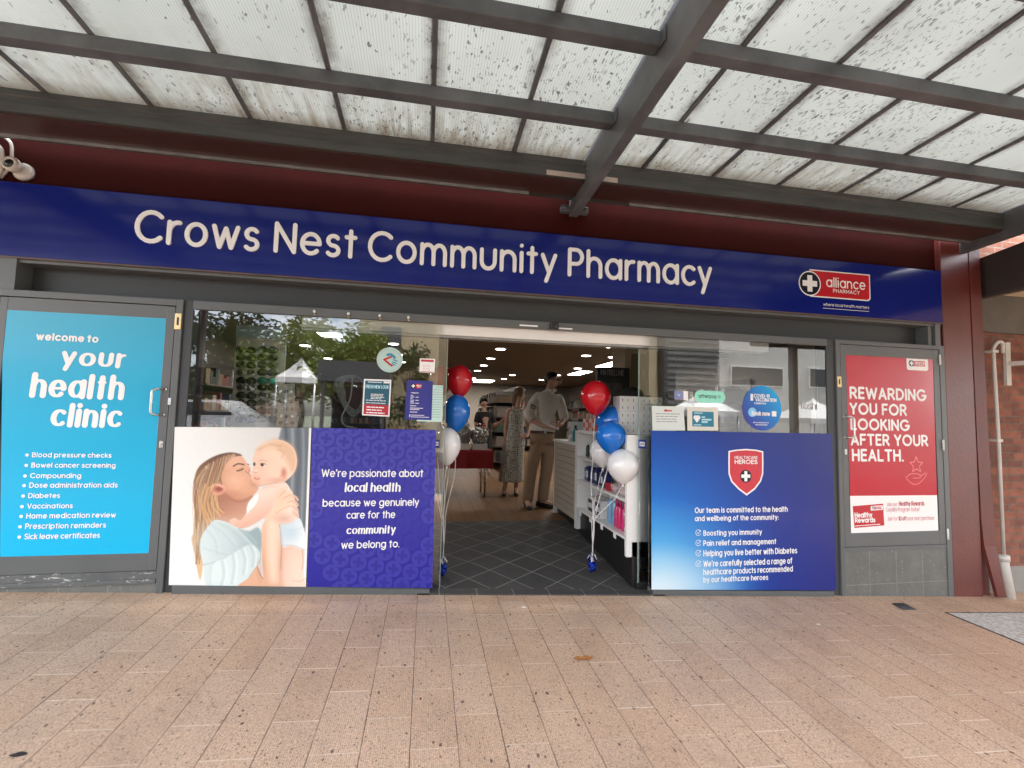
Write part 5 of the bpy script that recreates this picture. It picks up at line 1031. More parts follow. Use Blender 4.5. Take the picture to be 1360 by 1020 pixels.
mb = MB(); mb.box(5.5, 14, -3.46, -3.402, 2.68, 3.42); part(mb, 'front_fascia', MATS['dark_brown_fascia'], na)
mb = MB(); mb.box(6.21, 6.31, -3.40, -3.30, -.5, 2.735); part(mb, 'post', STEELPAINT, na)
# pipes and bracket on the brick wall
PVC = pmat('old_white_pvc', (.60, .58, .54), .5, 0, .12, 5)
a = [(5.4444, 0.3985), (5.5383, 1.4213), (5.5651, 2.0983), (5.5688, 2.1593)]
t = empty('conduit_pipe', (5.5, .05, -.25), 'thin white conduit pipe hooked over at the top beside the brick wall', 'pipe')
xk = 5.6349; mb = MB(); x_ = 5.651; xb_ = 5.6474
top = 2.2509
pts = [(xb_, .055, .12), (x_+.01, .06, 1.2), (x_, .062, top-.10)]+[(x_+.062-.062*math.cos(rad(k)), .062-.02*math.sin(rad(k)), top-.10+.085*math.sin(rad(k))) for k in range(15, 181, 15)]+[(x_+.125, .06, top-.13)]
mb.tube(pts, .0165, 10); part(mb, 'pipe', PVC, t)
for z in [2.1331, 1.2343]:
    mb = MB(); mb.box(x_-.045, x_+.025, .03, .112, z-.014, z+.014, bev=.003); part(mb, 'clip', PVC, t)
q0 = [(5.5424, 0.1013), (5.6182, -0.2908)]
t = empty('drain_pipe', (q0[1][0]-.03, 0, q0[1][1]), 'fat short white drain pipe standing at the foot of the brick wall', 'pipe')
mb = MB(); mb.tube([(q0[0][0]+.03, .02, q0[0][1]+.02), (q0[0][0]+.035, .02, q0[0][1]-.06), (q0[1][0]-.04, -.03, q0[1][1]-.01)], [.052, .048, .044], 14); part(mb, 'pipe', PVC, t)
mb = MB(); mb.tube([(q0[0][0]+.03, .02, q0[0][1]+.025), (q0[0][0]+.031, .02, q0[0][1]-.03)], .057, 14); part(mb, 'collar', PVC, t)
cq = [(5.8547, 2.2426), (5.9138, 2.2457), (5.905, 1.799), (5.8463, 1.7969)]
t = empty('wall_bracket', (cq[0][0], .1, cq[3][1]), 'white steel sign bracket bolted to the brick wall at the right edge', 'bracket')
mb = MB(); mb.slab(cq[::-1] if False else [cq[3], cq[2], cq[1], cq[0]], .085, .113); part(mb, 'plate', PVC, t)
zz = (cq[0][1]+cq[3][1])/2; mb = MB(); mb.box(cq[1][0]-.03, cq[1][0]+.25, -.10, -.07, zz-.02, zz+.02, bev=.003); mb.box(cq[1][0]-.034, cq[1][0]-.004, -.10, .085, zz-.022, zz+.022, bev=.003); part(mb, 'arm', PVC, t)
mb = MB(); mb.lathe([(.16, -.03), (.16, .03)], (cq[1][0]+.33, -.085, zz), 28, 'y'); mb.lathe([(.13, .031), (.13, .034)], (cq[1][0]+.33, -.085, zz), 28, 'y'); part(mb, 'round_lamp_housing', PVC, t)
# footpath fittings
def on_path(quad, dz, name, mat, label, cat):
    t = empty(name, (quad[0][0], quad[0][1], gz(quad[0][0], quad[0][1])), label, cat); return t
gq = [(4.0642, -0.1615, -0.1985), (4.2066, -0.1612, -0.2052), (4.185, -0.2814, -0.2078), (4.0468, -0.281, -0.2012)]
t = empty('floor_grate', gq[0], 'small black slot drain grate in the paving by the red door', 'grate')
mb = MB(); mb.hexa([(p[0], p[1], gz(p[0], p[1])-.02) for p in (gq[3], gq[2], gq[1], gq[0])]+[(p[0], p[1], gz(p[0], p[1])+.003) for p in (gq[3], gq[2], gq[1], gq[0])]); part(mb, 'opening', BLACK, t)
mb = MB()
for k in range(1, 7):
    u = k/7; a = [gq[3][i]+(gq[2][i]-gq[3][i])*u for i in (0, 1)]; b = [gq[0][i]+(gq[1][i]-gq[0][i])*u for i in (0, 1)]; mb.tube([(a[0], a[1], gz(*a)+.005), (b[0], b[1], gz(*b)+.005)], .005, 6)
part(mb, 'bars', STEELPAINT, t)
cvx0, cvx1, cvy0, cvy1 = 4.42, 6.0, -.875, -.352
t = empty('utility_cover', (5.2, -.6, gz(5.2, -.6)), 'grey concrete pit cover with dark rim let into the paving at right', 'cover')
mb = MB(); P3 = lambda x, y, d: (x, y, gz(x, y)+d)
mb.hexa([P3(cvx0-.02, cvy0-.02, -.02), P3(cvx1, cvy0-.02, -.02), P3(cvx1, cvy1+.02, -.02), P3(cvx0-.02, cvy1+.02, -.02), P3(cvx0-.02, cvy0-.02, .002), P3(cvx1, cvy0-.02, .002), P3(cvx1, cvy1+.02, .002), P3(cvx0-.02, cvy1+.02, .002)]); part(mb, 'rim', pmat('rust_black_iron', (.035, .022, .018), .7, 0, .2, 10), t)
mb = MB(); mb.hexa([P3(cvx0, cvy0, -.02), P3(cvx1, cvy0, -.02), P3(cvx1, cvy1, -.02), P3(cvx0, cvy1, -.02), P3(cvx0, cvy0, .005), P3(cvx1, cvy0, .005), P3(cvx1, cvy1, .005), P3(cvx0, cvy1, .005)]); part(mb, 'slab', pmat('exposed_aggregate', (.52, .50, .46), .85, 0, .5, 35, bump=.6, bscale=110), t)
lf = [(0.9676, -0.9412, -0.0739)][0]
t = empty('fallen_leaf', lf, 'curled orange brown leaf lying on the paving', 'leaf')
mb = MB(); out = smooth([(-.055, 0), (-.03, .022), (.0, .016), (.03, .026), (.06, .004), (.03, -.018), (-.005, -.012), (-.035, -.02)], 4)
vs = [(lf[0]+p[0], lf[1]+p[1], gz(lf[0]+p[0], lf[1]+p[1])+.004+.25*abs(p[1])**1.0*.8+.06*abs(p[0])) for p in out]; n = len(vs); vs.append((lf[0], lf[1], gz(lf[0], lf[1])+.004)); mb.add(vs, [(i, (i+1) % n, n) for i in range(n)]); part(mb, 'blade', pmat('dry_leaf', (.42, .17, .045), .6, 0, .3, 40), t)
mb = MB(); mb.tube([(lf[0]-.05, lf[1], lf[2]+.008), (lf[0]+.07, lf[1]+.006, lf[2]+.010)], .0018, 5); part(mb, 'stalk', MATS['dry_leaf'], t)
for px_, r_, lab in [((-1.4867, -1.5195, 0.0261), 0.016, 'dark squashed gum stain on the paving at lower left'), ((2.9738, -0.5293, -0.1573), 0.01, 'tiny white paper scrap on the paving at right'), ((0.7584, -0.2323, -0.043), 0.01, 'tiny pale scrap on the paving before the doorway')]:
    mb = MB(); rr = random.Random(int(px_[0]*100)); pts = smooth([(math.cos(a)*r_*rr.uniform(.7, 1.6)*1.6, math.sin(a)*r_*rr.uniform(.4, 1.0)) for a in [i*math.pi/4 for i in range(8)]], 3)
    c = (px_[0], px_[1], gz(px_[0], px_[1])+.003); mb.add([(c[0]+p[0], c[1]+p[1], gz(c[0]+p[0], c[1]+p[1])+.003) for p in pts]+[(c[0], c[1], c[2]+.004)], [(i, (i+1) % len(pts), len(pts)) for i in range(len(pts))])
    mb.build('gum_stain' if 'gum' in lab else 'paper_scrap', pmat('gum', (.03, .02, .022), .6, 0, .1, 9) if 'gum' in lab else WPRINT, label=lab, cat='stain' if 'gum' in lab else 'scrap', loc=c)

# wall camera and hanging cables at upper left
cc = (-2.8555, 3.0034)
t = empty('wall_camera', (cc[0], .05, cc[1]-.07), 'white dome wall camera above the left end of the sign', 'camera')
CAMW = pmat('aged_white_plastic', (.55, .52, .48), .45, 0, .1, 8)
mb = MB(); mb.lathe([(.062, 0), (.062, .018), (.050, .030), (.03, .032)], (cc[0]+.012, .052, cc[1]-.012), 24, 'y'); part(mb, 'base', CAMW, t)
mb = MB(); mb.lathe([(.030, .0), (.046, .02), (.052, .045), (.046, .07), (.034, .075), (.030, .066), (.02, .062)], (cc[0]-.012, .022, cc[1]+.006), 24, 'y'); part(mb, 'housing', CAMW, t)
mb = MB(); mb.ball((cc[0]-.014, -.036, cc[1]+.006), (.030, .02, .030), 16); part(mb, 'lens', pmat('camera_lens', (.010, .010, .011), .06, 0, 0, 1), t)
for k, (dx, dz, lab) in enumerate(((0, 0, 'white cable looping down into the wall camera'), (-.055, -.05, 'fatter white cable looping beside the wall camera at the left edge'))):
    pts = smooth([(cc[0]-.16+dx, .03, cc[1]+.25+dz), (cc[0]-.06+dx, .01, cc[1]+.18+dz), (cc[0]-.035+dx, .0, cc[1]+.08+dz), (cc[0]-.05+dx*1.2, .02, cc[1]+.02+dz*1.6), (cc[0]-.12+dx, .04, cc[1]-.07+dz)], 6, False)
    mb = MB(); mb.tube([tuple(p) for p in pts], .010+.004*k, 8); mb.build('cable', CAMW, label=lab, cat='cable', group='cables at the wall camera', loc=(cc[0]-.1+dx, .03, cc[1]+.1))

# ------------------------------------------------------------------ across the street (seen mirrored in the glass)
def leaf_mat(name, a, b):
    m, N, L, p = nodes_of(name); oi = N.new('ShaderNodeNewGeometry'); n = Noise(N, L, oi.outputs['Position'], 2.2, 3); n2 = N.new('ShaderNodeTexWhiteNoise'); L.new(oi.outputs['Random Per Island'], n2.inputs['Vector'])
    L.new(Mix(N, L, Mth(N, L, 'MULTIPLY', Mth(N, L, 'ADD', n, n2.outputs['Value']), .5), a, b), p.inputs['Base Color']); p.inputs['Roughness'].default_value = .5; p.inputs['Transmission Weight'].default_value = 0; return m
LEAFD = leaf_mat('dark_foliage', (.03, .06, .02), (.09, .14, .04)); LEAFL = leaf_mat('light_foliage', (.13, .20, .04), (.32, .38, .09)); BARK = pmat('bark', (.10, .075, .055), .9, 0, .3, 8, bump=.5, bscale=30)
def tree(x, y, h, crown_r, label, leaf, n=2600, seed=0, squash=.8, trunk_h=.22):
    rs = random.Random(seed); z0 = gz2(x)+.1; t = empty('street_tree', (x, y, z0), label, 'tree', 'street trees across the road')
    mb = MB(); mb.tube([(x, y, z0), (x+.1, y, z0+h*.25), (x-.05, y+.1, z0+h*.5), (x, y, z0+h*.8)], [h*.022, h*.018, h*.012, h*.004], 8)
    clumps = []
    for k in range(17):
        a = rs.uniform(0, 6.28); rr = crown_r*rs.uniform(.25, .95); zc = z0+h*(trunk_h+.1)+ (h*(.9-trunk_h))*rs.random()
        p = (x+rr*math.cos(a), y+rr*math.sin(a), zc); clumps.append((p, crown_r*rs.uniform(.28, .5)))
        mb.tube([(x, y, z0+h*rs.uniform(.3, .6)), ((x+p[0])/2, (y+p[1])/2, (z0+h*.5+p[2])/2+.1), p], [h*.008, h*.005, h*.002], 6)
    part(mb, 'trunk', BARK, t); mb = MB()
    for i in range(n):
        c, r_ = clumps[rs.randrange(len(clumps))]; d = Vector((rs.gauss(0, 1), rs.gauss(0, 1), rs.gauss(0, 1)*squash)).normalized()*r_*(rs.random()**.4)
        p = Vector(c)+d; s_ = rs.uniform(.07, .16); a = Vector((rs.gauss(0, 1), rs.gauss(0, 1), rs.gauss(0, .6))).normalized(); b = a.orthogonal().normalized()
        mb.quad(p-a*s_, p-b*s_*.45, p+a*s_, p+b*s_*.45)
    part(mb, 'crown', leaf, t)
tp = [-8.6024, -4.9947, -3.6882, -7.8658]
tree(tp[0], -17.5, 4.8, 2.0, 'dark spreading street tree behind the parked car', LEAFD, 5200, 1); tree(tp[1], -16.2, 5.0, 1.9, 'bright green street tree behind the white pavilion tent', LEAFL, 5200, 2)
tree(tp[2], -17.6, 4.5, 1.8, 'mid green street tree next to the ochre building', LEAFL, 4200, 3); tree(tp[3], -19.5, 4.6, 2.0, 'tall dark street tree rising behind the pavilion tent', LEAFD, 4600, 4)
tree(-0.7635, -16.6, 4.2, 1.1, 'small slim street tree before the ochre building', LEAFD, 1500, 5); tree(6.8117, -9.8+.0, 2.6, .8, 'low leafy kerbside shrub near the white umbrella', LEAFD, 1000, 6, trunk_h=.15)
def block(name, x0, x1, y0, y1, z1, mat, label, wins, wmat, frame=None):
    t = empty(name, ((x0+x1)/2, (y0+y1)/2, gz2((x0+x1)/2)), label, 'building', 'buildings across the road'); mb = MB(); mb.box(x0, x1, y0, y1, -3, z1); part(mb, 'wall', mat, t)
    mb = MB(); mb.box(x0-.15, x1+.15, y0-.1, y1+.18, z1, z1+.25); part(mb, 'roof', pmat('roof_grey', (.12, .12, .12), .7, 0, .2, 1), t)
    for wx0, wx1, wz0, wz1 in wins:
        mb = MB(); mb.box(wx0-.07, wx1+.07, y1, y1+.06, wz0-.07, wz1+.07); w = part(mb, 'window', frame or WHITE, t); mb = MB(); mb.box(wx0, wx1, y1+.061, y1+.07, wz0, wz1); part(mb, 'pane', wmat, w)
    return t
DARKGL = pmat('dark_window', (.02, .022, .024), .08, 0, .1, 1); REND = pmat('pale_render', (.55, .54, .50), .8, 0, .08, .6); OCH = pmat('ochre_render', (.38, .30, .18), .8, 0, .1, .6)
D = 18.0
qa = [(14.5846, 5.5428), (25.2921, 6.1071), (15.5252, 4.2099), (18.532, 3.2945), (20.1608, 4.2843), (22.0189, 3.3338)]
block('shop_house', qa[0][0], qa[0][0]+13, -24, -18, 7.5, REND, 'pale rendered shop house opposite with a long dark window band', [(qa[2][0], qa[3][0], qa[3][1], qa[2][1]), (qa[4][0], qa[4][0]+2.6, qa[5][1], qa[4][1])], DARKGL)
ql = [(11.5827, 5.3217), (14.2851, 1.341)]
t = block('louvred_building', ql[0][0], qa[0][0]-.02, -24, -17.6, 8.5, pmat('dark_louvre', (.035, .036, .038), .5, 0, .1, 1), 'dark louvred building opposite beside the pale shop house', [], DARKGL)
mb = MB()
for k in range(26): mb.box(ql[0][0]+.1, qa[0][0]-.1, -17.6, -17.5, .3+k*.31, .45+k*.31)
part(mb, 'louvres', pmat('louvre_slat', (.075, .077, .08), .4, 0, .1, 1), t)
qo = [(-3.0942, 5.433), (0.6634, 5.6578), (-2.0997, 5.2157), (-1.3332, 4.3577), (1.0926, 3.1425)]
block('ochre_building', qo[0][0], qa[0][0]-3.2, -25, -18, 7.8, OCH, 'ochre rendered building opposite with dark green framed windows', [(qo[2][0], qo[3][0], qo[3][1], qo[2][1]), (qo[2][0]+3.2, qo[3][0]+3.2, qo[3][1], qo[2][1]), (qo[2][0]+6.4, qo[3][0]+6.4, qo[3][1], qo[2][1])], DARKGL, pmat('dark_green_frame', (.03, .05, .045), .5, 0, .1, 2))
block('far_house', -30, qo[0][0]-6.5, -34, -27, 3.6, pmat('brown_house_wall', (.24, .17, .12), .8, 0, .1, .8), 'low brown house far behind the dark street tree', [(-22, -20.5, 1.2, 2.6), (-17, -15.5, 1.2, 2.6)], DARKGL)
def tent(x0, x1, y, zt, ze, label, name='pavilion_tent', cat='tent'):
    t = empty(name, ((x0+x1)/2, y, gz2((x0+x1)/2)+.13), label, cat); w = (x1-x0)/2; cx = (x0+x1)/2; mb = MB(); R = 10; vs = []; fs = []
    for i in range(R+1):
        u = i/R; r_ = w*(1-u)**1.35 if True else 0
        z = ze+(zt-ze)*u
        vs += [(cx-r_, y-r_, z), (cx+r_, y-r_, z), (cx+r_, y+r_, z), (cx-r_, y+r_, z)]
    for i in range(R):
        for k in range(4): fs.append((i*4+k, i*4+(k+1) % 4, (i+1)*4+(k+1) % 4, (i+1)*4+k))
    mb.add(vs, fs); mb.box(cx-w, cx+w, y+w, y+w+.02, ze-.2, ze); mb.box(cx-w, cx+w, y-w-.02, y-w, ze-.2, ze); mb.box(cx-w-.02, cx-w, y-w, y+w, ze-.2, ze); mb.box(cx+w, cx+w+.02, y-w, y+w, ze-.2, ze)
    part(mb, 'canopy', pmat('tent_canvas', (.72, .71, .68), .8, 0, .05, 1), t)
    for a, b in ((-1, -1), (1, -1), (1, 1), (-1, 1)):
        mb = MB(); mb.tube([(cx+a*w*.96, y+b*w*.96, gz2(cx)+.1), (cx+a*w*.96, y+b*w*.96, ze)], .035, 6); part(mb, 'pole', STEEL, t)
    return t
qt = [(-5.2568, 2.572), (-3.9359, 2.6241), (-4.85, 3.273)]
tent(qt[0][0], qt[1][0], -14.5, qt[2][1]+.1, qt[0][1], 'white peaked pavilion tent across the road')
for (a, b, zt, lab) in [((6.636, 1.643), (7.7553, 1.6715), 2.5945, 'white market umbrella tent near the dark louvred building'), ((10.0678, 1.7606), (12.0298, 1.8106), 2.6661, 'low white market tent before the dark louvred building'), ((14.9059, 1.5696), (17.535, 1.6289), 2.4604, 'white market tent before the pale shop house')]:
    yy = -9.5 if a[0] < 3 else -13.6; tent(a[0], b[0], yy, zt, a[1], lab, 'market_tent')
# dark shelter and parked car
sh = [(-4.3237, 2.6938), (-2.407, 3.2396), (-2.3463, 1.8636)]
t = empty('street_shelter', (sh[0][0], -14, gz2(sh[0][0])), 'dark flat roofed street shelter beside the pavilion tent', 'shelter'); mb = MB(); mb.box(sh[0][0]+.4, sh[1][0]+1.0, -16, -14, sh[0][1]-.2, sh[1][1]); part(mb, 'roof', ALU_DK, t)
for x in (sh[0][0]+.6, sh[1][0]+.8): mb = MB(); mb.box(x-.06, x+.06, -14.2, -14.08, gz2(x), sh[0][1]); part(mb, 'post', ALU_DK, t)
mb = MB(); mb.box(sh[0][0]+.6, sh[1][0]+.8, -15.9, -15.8, gz2(sh[0][0]), sh[0][1]-.3); part(mb, 'screen', DARKGL, t)
def car(x, y, label):
    z = gz2(x)-.0; t = empty('parked_car', (x, y, z), label, 'car'); W2 = .9; prof = [(-2.2, .35), (-2.22, .75), (-2.0, .95), (-1.15, 1.05), (-.45, 1.55), (1.1, 1.58), (1.75, 1.15), (2.15, 1.05), (2.2, .4)]
    CARP = pmat('white_car_paint', (.62, .63, .64), .15, 0, .03, 2, coat=.6); mb = MB(); n = len(prof); vs = [(x+p[0], y-W2, z+p[1]) for p in prof]+[(x+p[0], y+W2, z+p[1]) for p in prof]
    mb.add(vs, [(i, (i+1) % n, n+(i+1) % n, n+i) for i in range(n)]+[tuple(range(n-1, -1, -1)), tuple(range(n, 2*n))]); part(mb, 'body', CARP, t)
    wn_ = [(-1.0, 1.08), (-.42, 1.48), (1.05, 1.50), (1.55, 1.12)]
    for s_ in (-1, 1):
        mb = MB(); q = [(x+p[0], y+s_*(W2+.012), z+p[1]) for p in wn_]; q2 = [(x+p[0], y+s_*(W2-.02), z+p[1]) for p in wn_]; mb.add(q+q2, [(0, 1, 2, 3), (7, 6, 5, 4), (0, 4, 5, 1), (1, 5, 6, 2), (2, 6, 7, 3), (3, 7, 4, 0)]); part(mb, 'side_window', DARKGL, t)
        for wx in (-1.35, 1.35):
            mb = MB(); mb.lathe([(.33, -.11), (.34, 0), (.33, .11)], (x+wx, y+s_*(W2-.08), z+.33), 20, 'y'); wh = part(mb, 'wheel', BLACK, t); mb = MB(); mb.lathe([(.2, -.13), (.2, .13)], (x+wx, y+s_*(W2-.08), z+.33), 16, 'y'); part(mb, 'rim', STEEL, wh)
        mb = MB(); mb.box(x-2.235, x-2.15, y+s_*.68-.17, y+s_*.68+.17, z+.72, z+.86, bev=.03); part(mb, 'headlight', WHITE, t)
    mb = MB(); mb.box(x-2.245, x-2.2, y-.45, y+.45, z+.5, z+.7, bev=.01); part(mb, 'grille', BLACK, t)
    mb = MB(); q = [(-1.17, 1.08), (-.50, 1.54)]; mb.quad((x+q[0][0]-.02, y-.75, z+q[0][1]), (x+q[0][0]-.02, y+.75, z+q[0][1]), (x+q[1][0]-.02, y+.68, z+q[1][1]), (x+q[1][0]-.02, y-.68, z+q[1][1])); part(mb, 'windscreen', DARKGL, t)
car(-7.5768, -13.4, 'white parked hatchback on the far side of the road')

# ------------------------------------------------------------------ inside the shop: ceiling lamps
LAMP = emit('lamp_face', (1.0, .94, .86), 7.5); LAMPR = pmat('lamp_rim', (.6, .6, .58), .4, 0, .05, 5)
proto = None
for k, (x, y) in enumerate([(1.26, 4.47), (1.28, 5.90), (1.30, 7.28), (1.30, 8.64), (2.96, 3.58), (2.97, 4.78), (3.52, 4.81), (3.55, 7.05), (3.59, 10.8), (3.6, 9.0), (-.6, 4.47), (-.6, 5.9), (-.6, 7.28), (2.4, 9.5), (2.4, 11.0), (-2.2, 5.2), (-2.2, 7.2)]):
    row = 'left' if x < 0 else ('middle' if x < 2 else 'right'); lab = 'round recessed downlight in the shop ceiling'
    if proto is None:
        proto = empty('downlight', (x, y, 2.56), lab, 'ceiling light', 'round downlights in the shop ceiling'); mb = MB(); mb.lathe([(.085, -.012), (.105, -.012), (.105, -.001)], (x, y, 2.56), 20, 'z', cap=False); part(mb, 'rim', LAMPR, proto); mb = MB(); mb.lathe([(.084, -.010), (.0001, -.011)], (x, y, 2.56), 20, 'z'); part(mb, 'lamp_face', LAMP, proto)
    else: copy_tree(proto, (x, y, 2.56))
for k, (x, y, lab) in enumerate([(3.93, 5.9, 'long ceiling panel light over the right hand shelves, middle one'), (3.95, 8.1, 'long ceiling panel light over the right hand shelves, farthest one'), (3.93, 3.95, 'long ceiling panel light over the right hand shelves, nearest the window'), (1.9, 12.2, 'wide ceiling panel light far back, right one of the pair'), (1.2, 11.6, 'wide ceiling panel light far back, left one of the pair'), (-1.5, 3.4, 'long ceiling panel light above the left window display')]):
    t = empty('panel_light', (x, y, 2.56), lab, 'ceiling light', 'ceiling panel lights'); w, d = (.15, .55) if k != 3 and k != 4 else (.3, .5)
    mb = MB(); mb.box(x-w-.02, x+w+.02, y-d-.02, y+d+.02, 2.545, 2.5595); part(mb, 'frame', LAMPR, t); mb = MB(); mb.box(x-w, x+w, y-d, y+d, 2.541, 2.5445); part(mb, 'diffuser', LAMP, t)

# ------------------------------------------------------------------ shelf end and slatted counter along the right of the ramp
def loc(x, y, z=0):
    """frame of the counter line that runs back from the doorway"""
    return (1.722+x, .13+1.333*y, z)
def lbox(mb, x0, x1, y0, y1, z0, z1):
    return mb.hexa([loc(x0,y0,z0), loc(x1,y0,z0), loc(x1,y1,z0), loc(x0,y1,z0), loc(x0,y0,z1), loc(x1,y0,z1), loc(x1,y1,z1), loc(x0,y1,z1)])
SHW = pmat('white_shelf_laminate', (.80, .80, .79), .35, 0, .05, 4); KICK = pmat('black_kickboard', (.010, .010, .011), .4, 0, .1, 4)
g = empty('shelf_unit', loc(.2, .5, -.1), 'white open shelf unit facing the doorway, stocked with toiletries', 'shelf')
mb = MB(); lbox(mb, 0, .42, 0, .03, .185, 1.222); part(mb, 'end_panel', SHW, g)
mb = MB(); lbox(mb, .40, .42, .03, 1.02, .20, 1.2); part(mb, 'back_panel', SHW, g)
mb = MB(); lbox(mb, -.0, .42, 1.02, 1.075, .10, 1.215); part(mb, 'upright', SHW, g)
for z in (.345, .665, .925): mb = MB(); lbox(mb, .0, .40, .03, 1.02, z-.022, z); part(mb, 'shelf', SHW, g)
mb = MB(); lbox(mb, .0, .42, .03, 1.02, 1.190, 1.2215); part(mb, 'top_shelf', SHW, g)
mb = MB(); lbox(mb, .05, .40, .0, 1.73, -.3, .189)
lbox(mb, .05, .40, .0, 1.02, .1891, .31); part(mb, 'kickboard', KICK, g)
for k, y in enumerate((.18, .42, .66, .90)):
    mb = MB(); lbox(mb, -.010, -.004, y-.02, y+.02, .285, .335); part(mb, 'price_tag', WPRINT, g)
c = empty('slatted_counter', loc(.3, 1.45, -.1), 'pale slatted shop counter running back beside the man', 'counter')
mb = MB(); lbox(mb, .006, .55, 1.078, 1.73, .19, 1.04); part(mb, 'body', pmat('counter_groove', (.20, .17, .14), .6, 0, .1, 4), c)
mb = MB()
for k in range(11): lbox(mb, -.004, .0055, 1.078, 1.725, .19+k*.0775, .19+k*.0775+.0685)
part(mb, 'slats', pmat('pale_slat_board', (.44, .39, .33), .5, 0, .08, 4), c)
mb = MB(); lbox(mb, -.02, .58, 1.08, 1.76, 1.041, 1.070); part(mb, 'counter_top', SHW, c)
mb = MB(); lbox(mb, -.0, .55, 1.732, 1.755, .09, 1.04); part(mb, 'end_panel', SHW, c)
# products
def prod(name, mb, mat, label, group, base, cat='product'):
    return mb.build(name, mat, label=label, cat=cat, group=group, loc=base)
PINK = pmat('hot_pink_pack', (.62, .03, .16), .25, 0, .12, 14, coat=.3); PBLUE = pmat('pale_blue_pack', (.20, .38, .58), .25, 0, .15, 14, coat=.3); DNAVY = pmat('navy_pack', (.015, .025, .10), .3, 0, .3, 18); ORNG = pmat('orange_pack', (.62, .11, .05), .4, 0, .15, 12); DRKG = pmat('dark_bottle', (.020, .028, .022), .2, 0, .4, 15); MAG = pmat('crimson_pack', (.42, .02, .08), .4, 0, .35, 30); CLEAR = pmat('clear_wrap', (.55, .45, .45), .15, 0, .2, 20); WPACK = pmat('white_pack', (.66, .66, .66), .4, 0, .05, 12)
def bottle(lx, ly, z, r, h, mat, label, group, sq=1.0, cap=None):
    x, y, _ = loc(lx, ly); t = empty('bottle', (x, y, z), label, 'bottle', group); mb = MB(); mb.lathe([(r*.92, 0), (r, .01), (r, h*.55), (r*.85, h*.72), (r*.5, h*.82)], (x, y, z+.001), 14, 'z', 1, sq); part(mb, 'body', mat, t)
    mb = MB(); mb.lathe([(r*.42, 0), (r*.42, h*.17), (r*.30, h*.18)], (x, y, z+h*.82), 12, 'z'); part(mb, 'cap', cap or mat, t)
for i, y in enumerate((.36, .44)): bottle(.10, y, .345, .038, .28, PBLUE, 'pale blue bottle on the bottom shelf beside the pink ones', 'pale blue bottles on the bottom shelf', .8, WPACK)
for i, y in enumerate((.20, .27, .325)): bottle(.09, y-.02, .345, .032, .25, PINK, 'hot pink bottle on the bottom shelf', 'hot pink bottles on the bottom shelf', .8)
def lpack(name, lx, ly, z, w, d, h, mat, label, group, cat='box', mark=None):
    x, y, _ = loc(lx, ly); t = empty(name, (x, y, z), label, cat, group); mb = MB(); v = [(loc(lx+a*w/2, ly+b*d/2)) for a, b in ((-1, -1), (1, -1), (1, 1), (-1, 1))]
    mb.hexa([(p[0], p[1], z+.001) for p in v]+[(p[0], p[1], z+h) for p in v]); part(mb, 'carton', mat, t)
    if mark:
        mb = MB(); v = [loc(lx-w/2-.0012, ly+b*d*.34) for b in (1, -1)]; mb.quad((v[0][0], v[0][1], z+h*.25), (v[1][0], v[1][1], z+h*.25), (v[1][0], v[1][1], z+h*.7), (v[0][0], v[0][1], z+h*.7)); part(mb, 'print', mark, t)
    return t
for i in range(2):
    for k in range(4): lpack('crimson_carton', .10+.07*(k % 2), .075+.055*i, .346+.064*k if k < 4 else 0, .07, .05, .062, MAG, 'small crimson patterned carton stacked at the near end of the bottom shelf', 'crimson cartons on the bottom shelf', mark=WPRINT)
for i, y in enumerate((.60, .76)):
    for k in range(2): lpack('tissue_carton', .12, y, .346+.09*k, .16, .14, .088, WPACK, 'white tissue carton with a dark swirl, at the far end of the bottom shelf', 'white tissue cartons on the bottom shelf', mark=INKB)
for i in range(9):
    rs = random.Random(i+40); y = .50+.055*i; lpack('navy_packet', .08+rs.uniform(0, .03), y, .666, .06, .05, .13+rs.uniform(0, .07), DNAVY, 'dark navy packet on the middle shelf', 'navy packets on the middle shelf', 'packet', mark=WPRINT if i % 2 else PBLUE)
def wrap(lx, ly, z, r, label):
    x, y, _ = loc(lx, ly); bm = bmesh.new(); bmesh.ops.create_icosphere(bm, subdivisions=3, radius=r); rs = random.Random(int(ly*100))
    for v in bm.verts: v.co = v.co*(1+rs.uniform(-.13, .13)); v.co.z *= .62
    mb = MB(); mb.add([(x+v.co.x, y+v.co.y, z+r*.55+v.co.z) for v in bm.verts], [[v.index for v in f.verts] for f in bm.faces]); bm.free(); prod('wrapped_packet', mb, CLEAR, label, 'clear wrapped packets on the middle shelf', (x, y, z), 'packet')
wrap(.11, .30, .666, .085, 'crumpled clear wrapped packet on the middle shelf, farther one'); wrap(.11, .13, .666, .09, 'crumpled clear wrapped packet on the middle shelf, nearest the white panel'); lpack('red_carton', .06, .40, .666, .05, .07, .07, MATS['notice_red2'], 'small bright red carton on the middle shelf', None)
for i in range(8):
    rs = random.Random(i+80); bottle(.08+rs.uniform(0, .05), .50+.062*i, .926, .022, .15+rs.uniform(0, .07), DRKG, 'dark slim bottle on the upper shelf', 'dark bottles on the upper shelf', 1, [BLACK, WPACK, GALV][i % 3])
for i in range(5): lpack('dark_packet', .10, .12+.07*i, .926, .09, .06, .16, DRKG, 'dark packet at the near end of the upper shelf', 'dark packets on the upper shelf', 'packet')
for i in range(4): lpack('orange_carton', .09, .72+.075*i, 1.222, .09, .065, .13, ORNG if i % 2 == 0 else WPACK, ('orange' if i % 2 == 0 else 'white')+' upright carton at the far end of the top shelf', ('orange' if i % 2 == 0 else 'white')+' cartons on the top shelf', mark=WPACK if i % 2 == 0 else ORNG)
